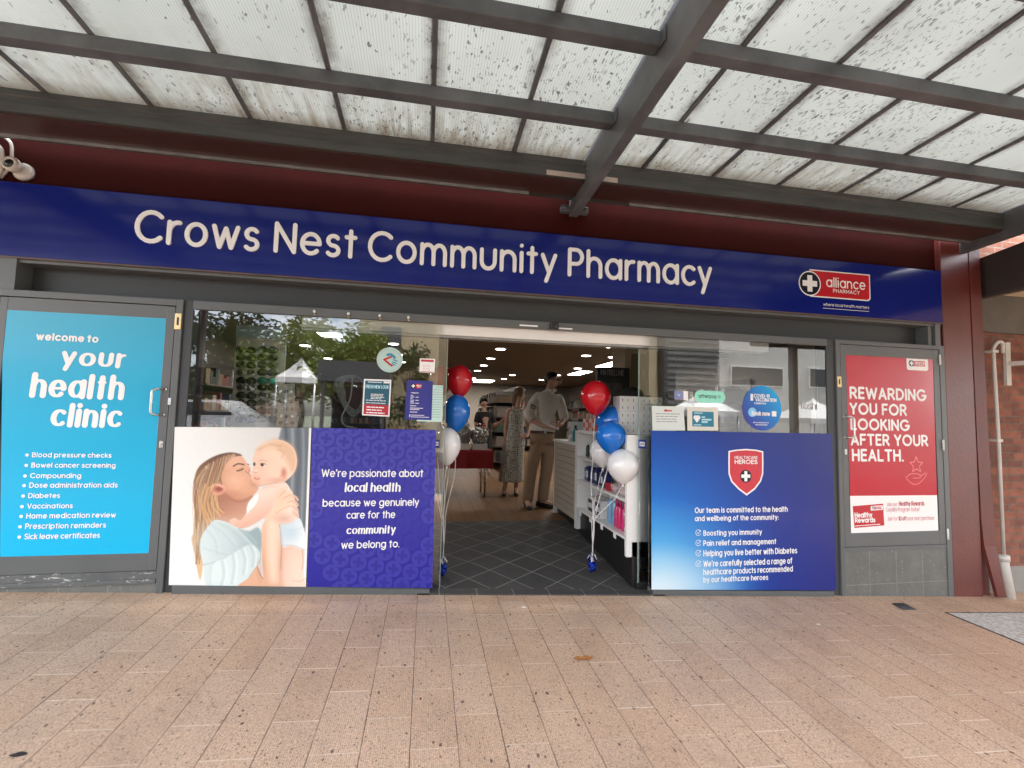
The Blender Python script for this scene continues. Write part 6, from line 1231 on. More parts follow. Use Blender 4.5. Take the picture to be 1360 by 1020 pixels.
# the wall of small white cartons on the top shelf
wb = None; WB = pmat('white_carton', (.72, .71, .69), .5, 0, .03, 10)
bx = [(1.7439, 1.5729), (2.0767, 1.2223)]
cw = (bx[1][0]-bx[0][0]+.09)/8; chh = (bx[0][1]-1.223)/5
for i in range(8):
    for k in range(5):
        p = (bx[0][0]+cw*(i+.5), .34, 1.2225+chh*k); lab = 'small white carton in the neat wall of cartons on the shelf top'
        if wb is None:
            wb = empty('white_carton', p, lab, 'box', 'white cartons on the shelf top'); mb = MB(); mb.box(p[0]-cw*.485, p[0]+cw*.485, p[1], p[1]+.16, p[2], p[2]+chh*.985, bev=.0015); part(mb, 'carton', WB, wb); mb = MB(); mb.box(p[0]-.004, p[0]+.004, p[1]-.0008, p[1]-.0002, p[2]+chh*.28, p[2]+chh*.66); part(mb, 'printed_mark', INK, wb)
        else: copy_tree(wb, p)
# counter top things behind the shelf end
x, y, _ = loc(.18, 1.22); lpack('white_terminal', .26, 1.62, 1.07, .22, .05, .24, WPACK, 'pale sales screen standing on the counter behind the man', None, 'screen', mark=INK)
bottle(.10, 1.30, 1.07, .035, .20, pmat('teal_pack', (.01, .22, .24), .3, 0, .1, 10), 'teal pump bottle on the counter', None, 1, BLACK)
for i, (lx, ly, h) in enumerate(((.16, 1.20, .14), (.24, 1.18, .20), (.14, 1.42, .12))): lpack('grey_carton', lx, ly, 1.07, .09, .08, h, pmat('grey_carton_card', (.36, .36, .36), .5, 0, .1, 9), ['low', 'tall', 'squat'][i]+' pale grey carton on the counter behind the shelf end', 'grey cartons on the counter', mark=WPACK)
# cream cabinet, cosmetics sign, dark shelves at the right
bq = [(2.7777, 2.4315), (3.5807, 1.1656)]
t = empty('cream_cabinet', (bq[0][0]+.2, 2.6, FL), 'tall cream cabinet rising behind the white cartons', 'cabinet'); mb = MB(); mb.box(bq[0][0]+.02, bq[1][0]+.02, 2.62, 3.1, FL, bq[0][1]-.04, bev=.01); part(mb, 'body', pmat('cream_laminate', (.58, .51, .36), .5, 0, .05, 3), t)
mb = MB(); mb.box(bq[0][0]+.12, bq[0][0]+.34, 2.612, 2.62, 1.62, bq[0][1]-.12); part(mb, 'glass_door', pmat('cabinet_glass', (.30, .27, .17), .1, 0, .1, 3), t)
sq = [(2.3764, 2.055), (2.7357, 2.1236), (2.7385, 1.7384)]
t = empty('cosmetics_sign', (sq[0][0], 2.5, sq[2][1]-.5), 'dark cosmetics display sign with pale capitals behind the red balloon', 'sign'); mb = MB(); mb.box(sq[0][0]-.04, sq[2][0]+.08, 2.5, 2.56, sq[2][1]-.5, sq[0][1]+.03, bev=.004); part(mb, 'panel', pmat('cosmetics_black', (.012, .012, .016), .3, 0, .1, 5), t)
mb = MB(); T(mb, 'MAYBELLINE', (sq[0][0]+.01, sq[2][0]-.01, sq[0][1]-.085, .085), 2.499, w=.15, gap=.12); part(mb, 'lettering', pmat('pale_letters', (.35, .36, .40), .4, 0, .02, 3), t)
mb = MB(); mb.box(sq[0][0]+.04, sq[2][0]-.03, 2.497, 2.4995, sq[2][1]-.05, sq[2][1]+.13); part(mb, 'picture', pmat('cosmetics_picture', (.07, .065, .09), .3, 0, .7, 14), t)
t = MB(); hb = (2.3741, 1.6488); t.ball((hb[0], 1.46, hb[1]), (.14, .14, .09), 18); t.box(hb[0]-.2, hb[0]+.2, 1.36, 1.56, hb[1]-.05, hb[1]-.02); t.build('dark_hat_stand', pmat('charcoal_felt', (.03, .028, .028), .9, 0, .2, 9), label='dark rounded hat on a low stand behind the white cartons', cat='hat', loc=(hb[0], 1.46, hb[1]-.05))
def shelving(x0, x1, y0, y1, face, label, seed, dark=1.0):
    """bay of stocked shelves; face is the open side"""
    t = empty('shelving_bay', ((x0+x1)/2, (y0+y1)/2, FL), label, 'shelving', 'stocked shelving bays deep in the shop'); rs = random.Random(seed); SB = pmat('shelf_board', (.13, .11, .095), .6, 0, .1, 3)
    mb = MB(); along = (x1-x0) if face in '-y+y' and face[1] == 'y' else (y1-y0)
    if face[1] == 'y': mb.box(x0, x1, (y1-.03) if face[0] == '-' else y0, y1 if face[0] == '-' else y0+.03, FL, 2.1)
    else: mb.box((x1-.03) if face[0] == '-' else x0, x1 if face[0] == '-' else x0+.03, y0, y1, FL, 2.1)
    part(mb, 'back', SB, t)
    for z in (.3, .65, 1.0, 1.35, 1.7): mb = MB(); mb.box(x0+.002, x1-.032, y0+.002, y1-.032, z-.02, z); part(mb, 'shelf', SB, t)
    cols = [(.26, .22, .19), (.17, .05, .04), (.05, .06, .10), (.20, .13, .07), (.07, .11, .08), (.28, .26, .23), (.03, .03, .033)]; mb = MB()
    mats = [pmat('stock_%s' % 'abcdefg'[i], c_, .5, 0, .25, 20) for i, c_ in enumerate(cols)]
    for z in (.3, .65, 1.0, 1.35, 1.7):
        u = .02
        while u < along-.1:
            w = rs.uniform(.05, .14); h = rs.uniform(.1, .27); mb.mi = rs.randrange(7)
            if face[1] == 'y': a = x0+u; mb.box(a, a+w*.94, y0+.04, y1-.06, z+.001, z+h)
            else: a = y0+u; mb.box(x0+.04, x1-.06, a, a+w*.94, z+.001, z+h)
            u += w
    o = part(mb, 'shelf_stock', mats, t); o['kind'] = 'stuff'
shelving(4.9, 5.45, 3.4, 7.5, '-x', 'stocked shelving bay along the right wall, nearer one', 1); shelving(4.9, 5.45, 7.6, 12.5, '-x', 'stocked shelving bay along the right wall, farther one', 2)
shelving(-3.3, 1.2, 13.2, 13.8, '-y', 'stocked shelving bay on the back wall, left of the dark doorway', 3); shelving(2.4, 4.8, 13.2, 13.8, '-y', 'stocked shelving bay on the back wall, right of the dark doorway', 4); shelving(1.6, 2.2, 7.2, 11.5, '-x', 'tall stocked gondola bay in mid shop behind the people', 5); shelving(-3.35, -2.8, 3.0, 9.0, '+x', 'stocked shelving bay along the left wall', 6)
# side wall behind counter: low dark dispensary wall
t = empty('dispensary_wall', (3.4, 3.6, FL), 'dark dispensary partition behind the counter', 'partition'); mb = MB(); mb.box(2.75, 4.6, 3.6, 3.7, FL, 1.7); part(mb, 'panel', pmat('dark_partition', (.05, .042, .036), .6, 0, .2, 3), t)
for z in (1.05, 1.38): mb = MB(); mb.box(2.76, 4.58, 3.42, 3.599, z-.02, z); part(mb, 'shelf', MATS['shelf_board'], t)

# ------------------------------------------------------------------ red cloth table and gift hampers
tx0, tx1, ty0, ty1, tz = -.5, 1.04, 3.62, 4.25, .815
t = empty('trestle_table', (.3, 3.9, FL), 'folding table under a dark red cloth left of the people', 'table'); mb = MB(); mb.box(tx0, tx1, ty0, ty1, tz-.03, tz-.005); part(mb, 'top', WHITE, t)
for x in (tx0+.08, tx1-.1):
    for y in (ty0+.06, ty1-.06): mb = MB(); mb.tube([(x, y, FL), (x, y, tz-.03)], .015, 8); part(mb, 'leg', STEEL, t)
mb = MB(); n = 60; per = []
for (a, b) in (((tx0, ty0), (tx1, ty0)), ((tx1, ty0), (tx1, ty1)), ((tx1, ty1), (tx0, ty1)), ((tx0, ty1), (tx0, ty0))):
    for i in range(n//4): u = i/(n//4); per.append((a[0]+(b[0]-a[0])*u, a[1]+(b[1]-a[1])*u))
cx_, cy_ = (tx0+tx1)/2, (ty0+ty1)/2; vs = []
for lv, (zz, o_) in enumerate(((tz+.004, .0), (tz-.02, .012), (tz-.15, .02), (tz-.275, .026))):
    for i, p in enumerate(per): w = o_+(.012*math.sin(i*1.9) if lv > 1 else 0); dx, dy = p[0]-cx_, p[1]-cy_; vs.append((p[0]+(w if dx > .5 else -w if dx < -.5 else 0), p[1]+(w if dy > .3 else -w if dy < -.3 else 0), zz))
m_ = len(per); fs = [tuple(range(m_))]
for lv in range(3):
    for i in range(m_): fs.append((lv*m_+i, (lv+1)*m_+i, (lv+1)*m_+(i+1) % m_, lv*m_+(i+1) % m_))
mb.add(vs, fs); mb.build('tablecloth', pmat('red_cloth', (.23, .008, .012), .8, 0, .1, 8), label='dark red cloth draped over the folding table', cat='tablecloth', loc=(cx_, cy_, tz))
FOIL = pmat('cellophane', (.40, .40, .40), .08, .5, .6, 30, bump=.8, bscale=45, coat=.5)
for k, (x, w, lab) in enumerate(((.60, .15, 'left cellophane gift hamper in a white box on the red table'), (.85, .19, 'right cellophane gift hamper with sparkling wrap on the red table'), (.25, .2, 'gift hamper on the red table partly behind the white balloon'))):
    y = 3.80; t = empty('gift_hamper', (x, y, tz+.005), lab, 'hamper', 'gift hampers on the red table'); mb = MB(); mb.box(x-w*.62, x+w*.62, y-.12, y+.12, tz+.006, tz+.10, bev=.003); part(mb, 'box', WPACK, t)
    bm = bmesh.new(); bmesh.ops.create_icosphere(bm, subdivisions=4, radius=1); rs = random.Random(k)
    for v in bm.verts:
        f = 1+rs.uniform(-.14, .14); zc = v.co.z; s_ = 1.0 if zc < .3 else 1-(zc-.3)*.75; v.co = Vector((v.co.x*w*.72*s_*f, v.co.y*.15*s_*f, zc*.17*f))
    mb = MB(); mb.add([(x+v.co.x, y+v.co.y, tz+.24+v.co.z) for v in bm.verts], [[v.index for v in f.verts] for f in bm.faces]); bm.free(); part(mb, 'wrap', FOIL, t)
    mb = MB()
    for a in (-1, 1): mb.tube([(x, y-.1, tz+.38), (x+a*.05, y-.12, tz+.43), (x+a*.08, y-.12, tz+.39), (x, y-.1, tz+.38)], .012, 6)
    part(mb, 'bow', MATS['red_cloth'] if k else WPACK, t)

# ------------------------------------------------------------------ left window display: sunglasses rack and cards
yR = .80
rq = [(-1.7002, 1.9783), (-1.3259, 1.998), (-1.2856, 1.2516), (-1.6566, 1.244)]
rk = empty('sunglasses_rack', ((rq[0][0]+rq[1][0])/2, yR, FL), 'tall grey sunglasses rack standing behind the left window', 'rack')
mb = MB(); mb.box(rq[0][0], rq[1][0], yR+.02, yR+.05, rq[2][1]-.15, rq[0][1]+.03, bev=.004); part(mb, 'panel', pmat('rack_grey', (.78, .80, .78), .4, 0, .1, 6), rk)
mb = MB(); mb.box(rq[0][0]+.0, rq[1][0], yR+.0, yR+.06, rq[0][1]+.031, rq[0][1]+.14, bev=.004); part(mb, 'header', pmat('rack_header', (.55, .72, .80), .3, 0, .1, 6), rk)
mb = MB(); mb.box(rq[1][0]+.004, rq[1][0]+.05, yR+.0, yR+.03, rq[2][1]-.1, rq[0][1]+.22); part(mb, 'post', pmat('pale_post', (.5, .52, .5), .4, 0, .1, 6), rk)
mb = MB(); mb.lathe([(.28, 0), (.28, .03), (.04, .05), (.03, rq[2][1]-.15-FL)], ((rq[0][0]+rq[1][0])/2, yR+.04, FL), 24, 'z'); part(mb, 'base', STEELPAINT, rk)
def specs(c, w, frame, lens, label, group):
    x, z = c; t = empty('sunglasses', (x, yR, z), label, 'sunglasses', group); r_ = w*.24; ov = [(1.1*math.cos(a)+.0, .78*math.sin(a)-.06*math.cos(2*a)) for a in [i*2*math.pi/20 for i in range(21)]]
    for s_ in (-1, 1):
        cx = x+s_*w*.27; mb = MB(); mb.add([(cx+s_*p[0]*r_, yR-.012+.01*abs(p[0]), z+p[1]*r_) for p in ov[:-1]], [tuple(range(20)) if s_ > 0 else tuple(range(19, -1, -1))]); part(mb, 'lens', lens, t)
    mb = MB()
    for s_ in (-1, 1): mb.tube([(x+s_*w*.27+s_*p[0]*r_, yR-.013+.01*abs(p[0]), z+p[1]*r_) for p in ov], w*.022, 6)
    mb.tube([(x-w*.07, yR-.014, z+r_*.2), (x, yR-.018, z+r_*.4), (x+w*.07, yR-.014, z+r_*.2)], w*.026, 6)
    for s_ in (-1, 1): mb.tube([(x+s_*w*.53, yR-.004, z+r_*.35), (x+s_*w*.55, yR+.018, z+r_*.3)], w*.022, 5)
    part(mb, 'frame', frame, t); return t
LB = pmat('black_lens', (.012, .012, .014), .05, 0, .05, 3); LS = pmat('silver_lens', (.45, .45, .44), .08, .8, .1, 3); LT = pmat('teal_lens', (.05, .50, .42), .08, .5, .1, 3)
pr = {}
SGP = [[(-1.6019, 1.8943), (-1.4264, 1.9029)], [(-1.598, 1.8274), (-1.4227, 1.8354)], [(-1.5941, 1.7605), (-1.4189, 1.7681)], [(-1.5902, 1.6938), (-1.4152, 1.7008)], [(-1.586, 1.6201), (-1.4111, 1.6266)], [(-1.5825, 1.5608), (-1.4077, 1.5668)], [(-1.5784, 1.49), (-1.4038, 1.4955)], [(-1.5746, 1.4238), (-1.4001, 1.4288)], [(-1.5706, 1.3551), (-1.3962, 1.3595)], [(-1.5664, 1.283), (-1.3922, 1.2869)]]
for r_i, row in enumerate(SGP):
    for c_i, c in enumerate(row):
        k = 'teal' if (r_i == 4 and c_i == 1) else ('silver' if (r_i, c_i) in ((3, 0), (5, 0), (6, 1), (7, 1)) else 'black')
        lab = {'teal': 'the one teal mirrored pair of sunglasses in the rack', 'silver': 'silver lensed sunglasses in the window rack', 'black': 'black sunglasses in the window rack'}[k]
        if k not in pr: pr[k] = specs(c, .155, BLACK if k != 'silver' else STEEL, {'teal': LT, 'silver': LS, 'black': LB}[k], lab, None if k == 'teal' else k+' sunglasses in the window rack'); pr[k+'c'] = c
        else: copy_tree(pr[k], (c[0], yR, c[1]))
for cq, lab in [([(-1.2879, 1.5966), (-1.1577, 1.6013), (-1.1469, 1.3953), (-1.2768, 1.3918)], 'upper display card of six round badges beside the sunglasses rack'), ([(-1.275, 1.3589), (-1.1328, 1.3625), (-1.1255, 1.2237), (-1.2675, 1.221)], 'lower display card of round badges beside the sunglasses rack')]:
    t = empty('display_card', (cq[0][0], .7, cq[3][1]), lab, 'card'); mb = MB(); mb.slab([cq[3], cq[2], cq[1], cq[0]], .70, .715); part(mb, 'card', pmat('grey_card', (.5, .5, .48), .5, 0, .1, 6), t)
    for i in range(3):
        for j in range(2): u = (i+.5)/3; v = (j+.6)/2; mb = MB(); x = cq[0][0]+(cq[1][0]-cq[0][0])*u; z = cq[3][1]+(cq[0][1]-cq[3][1])*(v*.8+.04); mb.lathe([(.017, 0), (.017, .008), (.012, .008)], (x, .70, z), 14, 'y'); part(mb, 'round_badge', STEEL if (i+j) % 2 else INKB, t)
hc = (-0.671, 1.4973); t = empty('cloth_hood', (hc[0], .55, hc[1]-.22), 'pale patterned cloth hood with brown lining hanging behind the left window', 'hood')
mb = MB(); pro = smooth([(-.13, .12), (-.05, .19), (.08, .18), (.12, .05), (.10, -.12), (.02, -.17), (-.07, -.05)], 5); mb.add([(hc[0]+p[0], .55+.05*math.cos(3*p[1]), hc[1]+p[1]) for p in pro]+[(hc[0]-.02, .44, hc[1]+.04)], [(i, (i+1) % len(pro), len(pro)) for i in range(len(pro))], True); part(mb, 'shell', pmat('pale_patterned_cloth', (.42, .44, .42), .9, 0, .6, 40), t)
mb = MB(); pro = smooth([(-.03, .14), (.08, .16), (.11, .04), (.08, -.1), (.01, -.08), (-.05, .03)], 5); mb.add([(hc[0]+p[0]+.01, .50, hc[1]+p[1]) for p in pro]+[(hc[0]+.02, .40, hc[1]+.03)], [(i, (i+1) % len(pro), len(pro)) for i in range(len(pro))], True); part(mb, 'lining', pmat('mauve_brown_cloth', (.14, .085, .085), .9, 0, .2, 9), t)
mb = MB(); mb.tube([tuple(p) for p in smooth([(hc[0]+.05, .39, hc[1]+.16), (hc[0]+.04, .38, hc[1]-.02), (hc[0]-.02, .39, hc[1]-.17), (hc[0]+.0, .40, hc[1]-.24), (hc[0]+.07, .42, hc[1]-.26)], 5, False)], .007, 6); part(mb, 'cord', WPACK, t)

# ------------------------------------------------------------------ people
def skin_mesh(name, joints, edges, mat, parent, sub=2, root=0, smooth_it=0):
    """continuous surface grown over a posed skeleton; joints: name -> (x, y, z, r) or (x, y, z, rx, ry)"""
    names = list(joints); me = bpy.data.meshes.new(name); me.from_pydata([joints[n][:3] for n in names], [(names.index(a), names.index(b)) for a, b in edges], [])
    o = bpy.data.objects.new('grow', me); COL.objects.link(o)
    md = o.modifiers.new('s', 'SKIN'); md.use_smooth_shade = True; md.branch_smoothing = .4
    for i, n in enumerate(names):
        j = joints[n]; me.skin_vertices[0].data[i].radius = (j[3], j[4] if len(j) > 4 else j[3]); me.skin_vertices[0].data[i].use_root = (i == root)
    s_ = o.modifiers.new('u', 'SUBSURF'); s_.levels = sub; s_.render_levels = sub
    dg = bpy.context.evaluated_depsgraph_get(); dg.update(); m2 = bpy.data.meshes.new_from_object(o.evaluated_get(dg)); bpy.data.objects.remove(o); m2.name = name
    off = WORLD_LOC(parent)
    for v in m2.vertices: v.co -= off
    m2.materials.clear(); m2.materials.append(mat)
    for p_ in m2.polygons: p_.use_smooth = True; p_.material_index = 0
    ob = bpy.data.objects.new(name, m2); COL.objects.link(ob); ob.parent = parent; return ob
def ring_loft(mb, rings, n=20, cap=True):
    """rings: (cx, cy, z, rx, ry, yaw)"""
    vs = []; fs = []
    for cx, cy, z, rx, ry, yw in rings:
        for k in range(n): a = 2*math.pi*k/n; px, py = rx*math.cos(a), ry*math.sin(a); vs.append((cx+px*math.cos(yw)-py*math.sin(yw), cy+px*math.sin(yw)+py*math.cos(yw), z))
    for i in range(len(rings)-1):
        for k in range(n): fs.append((i*n+k, i*n+(k+1) % n, (i+1)*n+(k+1) % n, (i+1)*n+k))
    if cap: fs.append(tuple(range(n-1, -1, -1))); fs.append(tuple((len(rings)-1)*n+k for k in range(n)))
    mb.add(vs, fs, True)
def face_head(j, c, r, yaw, pre=''):
    """skull, jaw, nose and ears as joints; c = skull centre; yaw = facing direction in the xy plane"""
    f = Vector((math.cos(yaw), math.sin(yaw), 0)); s = Vector((-math.sin(yaw), math.cos(yaw), 0)); C = Vector(c)
    def P(a, b, h, *rr): q = C+f*a*r+s*b*r; return (q.x, q.y, q.z+h*r, *[k*r for k in rr])
    j[pre+'skull'] = P(-.10, 0, .12, .92, .86); j[pre+'crown'] = P(-.05, 0, .55, .66, .62); j[pre+'face'] = P(.34, 0, -.30, .66, .58); j[pre+'chin'] = P(.50, 0, -.98, .34, .32)
    j[pre+'nose1'] = P(.92, 0, -.10, .15, .13); j[pre+'nose2'] = P(1.14, 0, -.36, .14, .13); j[pre+'earl'] = P(-.08, .92, -.12, .16, .10); j[pre+'earr'] = P(-.08, -.92, -.12, .16, .10)
    return [(pre+'skull', pre+'crown'), (pre+'skull', pre+'face'), (pre+'face', pre+'chin'), (pre+'face', pre+'nose1'), (pre+'nose1', pre+'nose2'), (pre+'skull', pre+'earl'), (pre+'skull', pre+'earr')]
def hand(j, wrist, palm, fdir, side, down, pre, r=.011, curl=.6):
    """palm plus five separate bent fingers"""
    W = Vector(wrist); Pm = Vector(palm); f = Vector(fdir).normalized(); s = Vector(side).normalized(); d = Vector(down).normalized(); e = []
    j[pre+'palm'] = (*Pm, .030, .018); out = [(pre+'wrist', pre+'palm')]
    for k, (off, ln) in enumerate(((-.030, .062), (-.010, .072), (.010, .068), (.029, .054))):
        a = Pm+f*.040+s*off; b = a+f*ln*.55+d*ln*.25*curl; c = b+f*ln*.30+d*ln*.55*curl
        j[pre+'k%d' % k] = (*a, r*1.1); j[pre+'m%d' % k] = (*b, r); j[pre+'t%d' % k] = (*c, r*.8); out += [(pre+'palm', pre+'k%d' % k), (pre+'k%d' % k, pre+'m%d' % k), (pre+'m%d' % k, pre+'t%d' % k)]
    a = Pm-s*.030-f*.005; b = a-s*.022+f*.030+d*.010; c = b+f*.028+d*.012
    j[pre+'th0'] = (*a, r*1.25); j[pre+'th1'] = (*b, r*1.1); j[pre+'th2'] = (*c, r*.85); out += [(pre+'palm', pre+'th0'), (pre+'th0', pre+'th1'), (pre+'th1', pre+'th2')]
    return out
FA = .18     # floor height the figures are drawn at, before they are stood on the shop floor
# ---- the man at the counter
my = 2.30; man = empty('person', (1.48, my, FA), 'tall man in a pale shirt and tan trousers looking right, papers in hand', 'person')
hd = (1.640, my+.01, 1.868); yaw = rad(-32)
J = {'pelvis': (1.50, my, 1.08, .095, .075), 'waist': (1.52, my, 1.25, .095, .075), 'chest': (1.555, my, 1.50, .125, .085), 'neckb': (1.605, my+.01, 1.70, .066), 'neckt': (1.622, my+.012, 1.775, .060),
 'shl': (1.425, my+.02, 1.675, .062), 'ell': (1.305, my-.01, 1.355, .046), 'lwrist': (1.475, my-.16, 1.255, .031),
 'shr': (1.750, my+.03, 1.655, .060), 'elr': (1.815, my+.02, 1.36, .045), 'rwrist': (1.735, my-.13, 1.275, .031),
 'hipl': (1.43, my, 1.00, .075), 'knl': (1.365, my-.01, .70, .060), 'anl': (1.322, my+.01, .27, .042), 'toel': (1.315, my-.16, .215, .034),
 'hipr': (1.58, my, 1.00, .075), 'knr': (1.575, my-.01, .70, .060), 'anr': (1.52, my+.02, .27, .042), 'toer': (1.66, my-.07, .215, .034)}
E = [('pelvis','waist'),('waist','chest'),('chest','neckb'),('neckb','neckt'),('chest','shl'),('shl','ell'),('ell','lwrist'),('chest','shr'),('shr','elr'),('elr','rwrist'),('pelvis','hipl'),('hipl','knl'),('knl','anl'),('anl','toel'),('pelvis','hipr'),('hipr','knr'),('knr','anr'),('anr','toer')]
E += face_head(J, hd, .104, yaw) + [('neckt', 'skull')]
E += hand(J, J['lwrist'][:3], (1.545, my-.195, 1.245), (.9, -.25, .02), (0, .15, -1), (.1, -.9, .1), 'l') + hand(J, J['rwrist'][:3], (1.695, my-.19, 1.262), (-.75, -.5, .0), (0, .1, -1), (-.2, -.8, .0), 'r')
skin_mesh('body', J, E, SKIN, man)
SHIRT = pmat('pale_shirt', (.70, .69, .66), .8, 0, .07, 9, bump=.35, bscale=14); TROU = pmat('tan_trousers', (.30, .20, .13), .8, 0, .1, 8, bump=.35, bscale=12)
K = {'w': (1.515, my, 1.185, .162, .121), 'w2': (1.53, my, 1.30, .162, .120), 'c': (1.562, my+.005, 1.54, .178, .125), 's': (1.588, my+.01, 1.675, .125, .088), 'n': (1.608, my+.01, 1.738, .060, .056),
 'sl': (1.436, my+.02, 1.665, .084, .080), 'ul': (1.365, my+.01, 1.51, .074), 'el': (1.308, my-.01, 1.365, .074), 'fl': (1.365, my-.07, 1.315, .062), 'sr': (1.738, my+.03, 1.645, .080, .078), 'ur': (1.782, my+.03, 1.50, .068), 'er': (1.815, my+.02, 1.365, .068), 'fr': (1.788, my-.04, 1.325, .057)}
skin_mesh('shirt', K, [('w','w2'),('w2','c'),('c','s'),('s','n'),('c','sl'),('sl','ul'),('ul','el'),('el','fl'),('c','sr'),('sr','ur'),('ur','er'),('er','fr')], SHIRT, man)
mb = MB()
for b in (-1, 1): mb.hexa([(1.612+b*.004, my-.085, 1.69), (1.612+b*.062, my-.062, 1.705), (1.612+b*.082, my-.01, 1.745), (1.612+b*.018, my-.075, 1.73), (1.612+b*.004, my-.092, 1.694), (1.612+b*.066, my-.069, 1.710), (1.612+b*.088, my-.012, 1.752), (1.612+b*.018, my-.082, 1.736)])
ring_loft(mb, [(1.608, my+.012, 1.712, .072, .068, 0), (1.612, my+.012, 1.742, .068, .063, 0), (1.612, my+.012, 1.742, .062, .058, 0)], 18, False); part(mb, 'collar', SHIRT, man)
mb = MB(); ring_loft(mb, [(1.512, my, 1.150, .158, .116, 0), (1.514, my, 1.185, .168, .126, 0), (1.520, my, 1.24, .172, .130, 0), (1.530, my, 1.32, .168, .125, 0), (1.54, my, 1.38, .15, .11, 0)], 28, True); part(mb, 'shirt_tail', SHIRT, man)
mb = MB(); mb.tube([(1.598, my-.118, 1.63), (1.575, my-.132, 1.50), (1.545, my-.134, 1.36), (1.527, my-.132, 1.20)], .006, 6); part(mb, 'placket', SHIRT, man)
mb = MB(); mb.tube([(1.33, my-.075, 1.535), (1.36, my-.085, 1.52), (1.39, my-.082, 1.50), (1.38, my-.086, 1.47), (1.345, my-.085, 1.48), (1.33, my-.078, 1.52)], .007, 6); part(mb, 'sleeve_mark', INKB, man)
mb = MB(); mb.box(1.690, 1.735, my-.128, my-.120, 1.545, 1.562); part(mb, 'name_badge', WPACK, man)
K = {'p': (1.507, my, 1.155, .158, .118), 'b': (1.50, my, 1.02, .160, .122), 'hl': (1.425, my, .93, .102, .106), 'kl': (1.37, my-.012, .70, .082, .086), 'ml': (1.345, my, .48, .074, .080), 'al': (1.325, my+.005, .225, .066, .078), 'hr': (1.588, my, .93, .102, .106), 'kr': (1.577, my-.012, .70, .082, .086), 'mr': (1.548, my, .48, .074, .080), 'ar': (1.525, my+.01, .225, .068, .080)}
skin_mesh('trousers', K, [('p','b'),('b','hl'),('hl','kl'),('kl','ml'),('ml','al'),('b','hr'),('hr','kr'),('kr','mr'),('mr','ar')], TROU, man)
mb = MB(); ring_loft(mb, [(1.503, my, 1.0, .160, .118, 0), (1.506, my, 1.08, .166, .122, 0), (1.509, my, 1.165, .163, .122, 0)], 28, True); part(mb, 'waistband', TROU, man)
mb = MB(); ring_loft(mb, [(1.510, my, 1.155, .166, .126, 0), (1.510, my, 1.190, .166, .126, 0)], 28, False); bl_ = part(mb, 'belt', pmat('brown_belt', (.07, .03, .02), .4, 0, .1, 9), man); mb = MB(); mb.box(1.50, 1.535, my-.136, my-.124, 1.157, 1.188, bev=.003); part(mb, 'buckle', STEEL, bl_)
for ax, tx, ay, ty in ((1.322, 1.312, my+.02, my-.15), (1.525, 1.665, my+.02, my-.08)):
    d = Vector((tx-ax, ty-ay, 0)).normalized(); s_ = Vector((-d.y, d.x, 0)); mb = MB(); vs = []; fs = []; prof = [(-.075, .030, .075), (-.05, .042, .085), (.0, .045, .09), (.06, .046, .075), (.12, .050, .055), (.17, .046, .045), (.205, .028, .035), (.215, .008, .02)]; n = 12
    for a, w, h in prof:
        for k in range(n): q = 2*math.pi*k/n; p = Vector((ax, ay, FA))+d*a+s_*w*math.cos(q); vs.append((p.x, p.y, FA+.002+max(0, h*.5+h*.5*math.sin(q))))
    for i in range(len(prof)-1):
        for k in range(n): fs.append((i*n+k, i*n+(k+1) % n, (i+1)*n+(k+1) % n, (i+1)*n+k))
    fs.append(tuple(range(n-1, -1, -1))); fs.append(tuple((len(prof)-1)*n+k for k in range(n))); mb.add(vs, fs, True); part(mb, 'shoe', pmat('black_leather', (.012, .011, .011), .3, 0, .1, 9), man)
def hair_cap(c, r, yaw, mat, parent, front=.35, low=-.25, thick=1.10):
    mb = MB(); f = Vector((math.cos(yaw), math.sin(yaw), 0)); s = Vector((-math.sin(yaw), math.cos(yaw), 0)); n = 24; m_ = 9; vs = []; fs = []; rs = random.Random(5)
    for i in range(m_+1):
        for k in range(n):
            a = 2*math.pi*k/n; fr = math.cos(a); lim = math.pi*(.24+.41*((1-fr)/2)**.85); t_ = lim*i/m_
            R_ = r*thick*(1+rs.uniform(-.02, .02)); q = Vector(c)+f*(R_*.98*math.sin(t_)*fr-.10*r)+s*(R_*.92*math.sin(t_)*math.sin(a)); vs.append((q.x, q.y, q.z+.18*r+R_*1.04*math.cos(t_)))
    for i in range(m_):
        for k in range(n): fs.append((i*n+k, (i+1)*n+k, (i+1)*n+(k+1) % n, i*n+(k+1) % n))
    mb.add(vs, fs, True); return part(mb, 'hair', mat, parent)
hair_cap((hd[0], hd[1], hd[2]-.012), .098, yaw, pmat('dark_brown_hair', (.022, .015, .012), .5, 0, .3, 40), man)
f = Vector((math.cos(yaw), math.sin(yaw), 0)); s = Vector((-math.sin(yaw), math.cos(yaw), 0)); H = Vector(hd)
mb = MB()
for b in (-1, 1):
    e = H+f*.104+s*b*.035+Vector((0, 0, .006)); pts = [e+s*.024*math.cos(a)+Vector((0, 0, .017*math.sin(a))) for a in [i*math.pi/6 for i in range(13)]]; mb.tube(pts, .0032, 5)
    mb.tube([e+s*b*.024, H+f*.02+s*b*.092+Vector((0, 0, .008)), H-f*.03+s*b*.094], .0028, 5)
mb.tube([H+f*.106+s*.010+Vector((0, 0, .01)), H+f*.116+Vector((0, 0, .012)), H+f*.106-s*.010+Vector((0, 0, .01))], .003, 5); part(mb, 'glasses', INKB, man)
for b in (-1, 1): mb = MB(); mb.ball(tuple(H+f*.088+s*b*.034+Vector((0, 0, .004))), .011, 8); part(mb, 'eye', pmat('eye_dark', (.03, .02, .018), .15, 0, .1, 9), man)
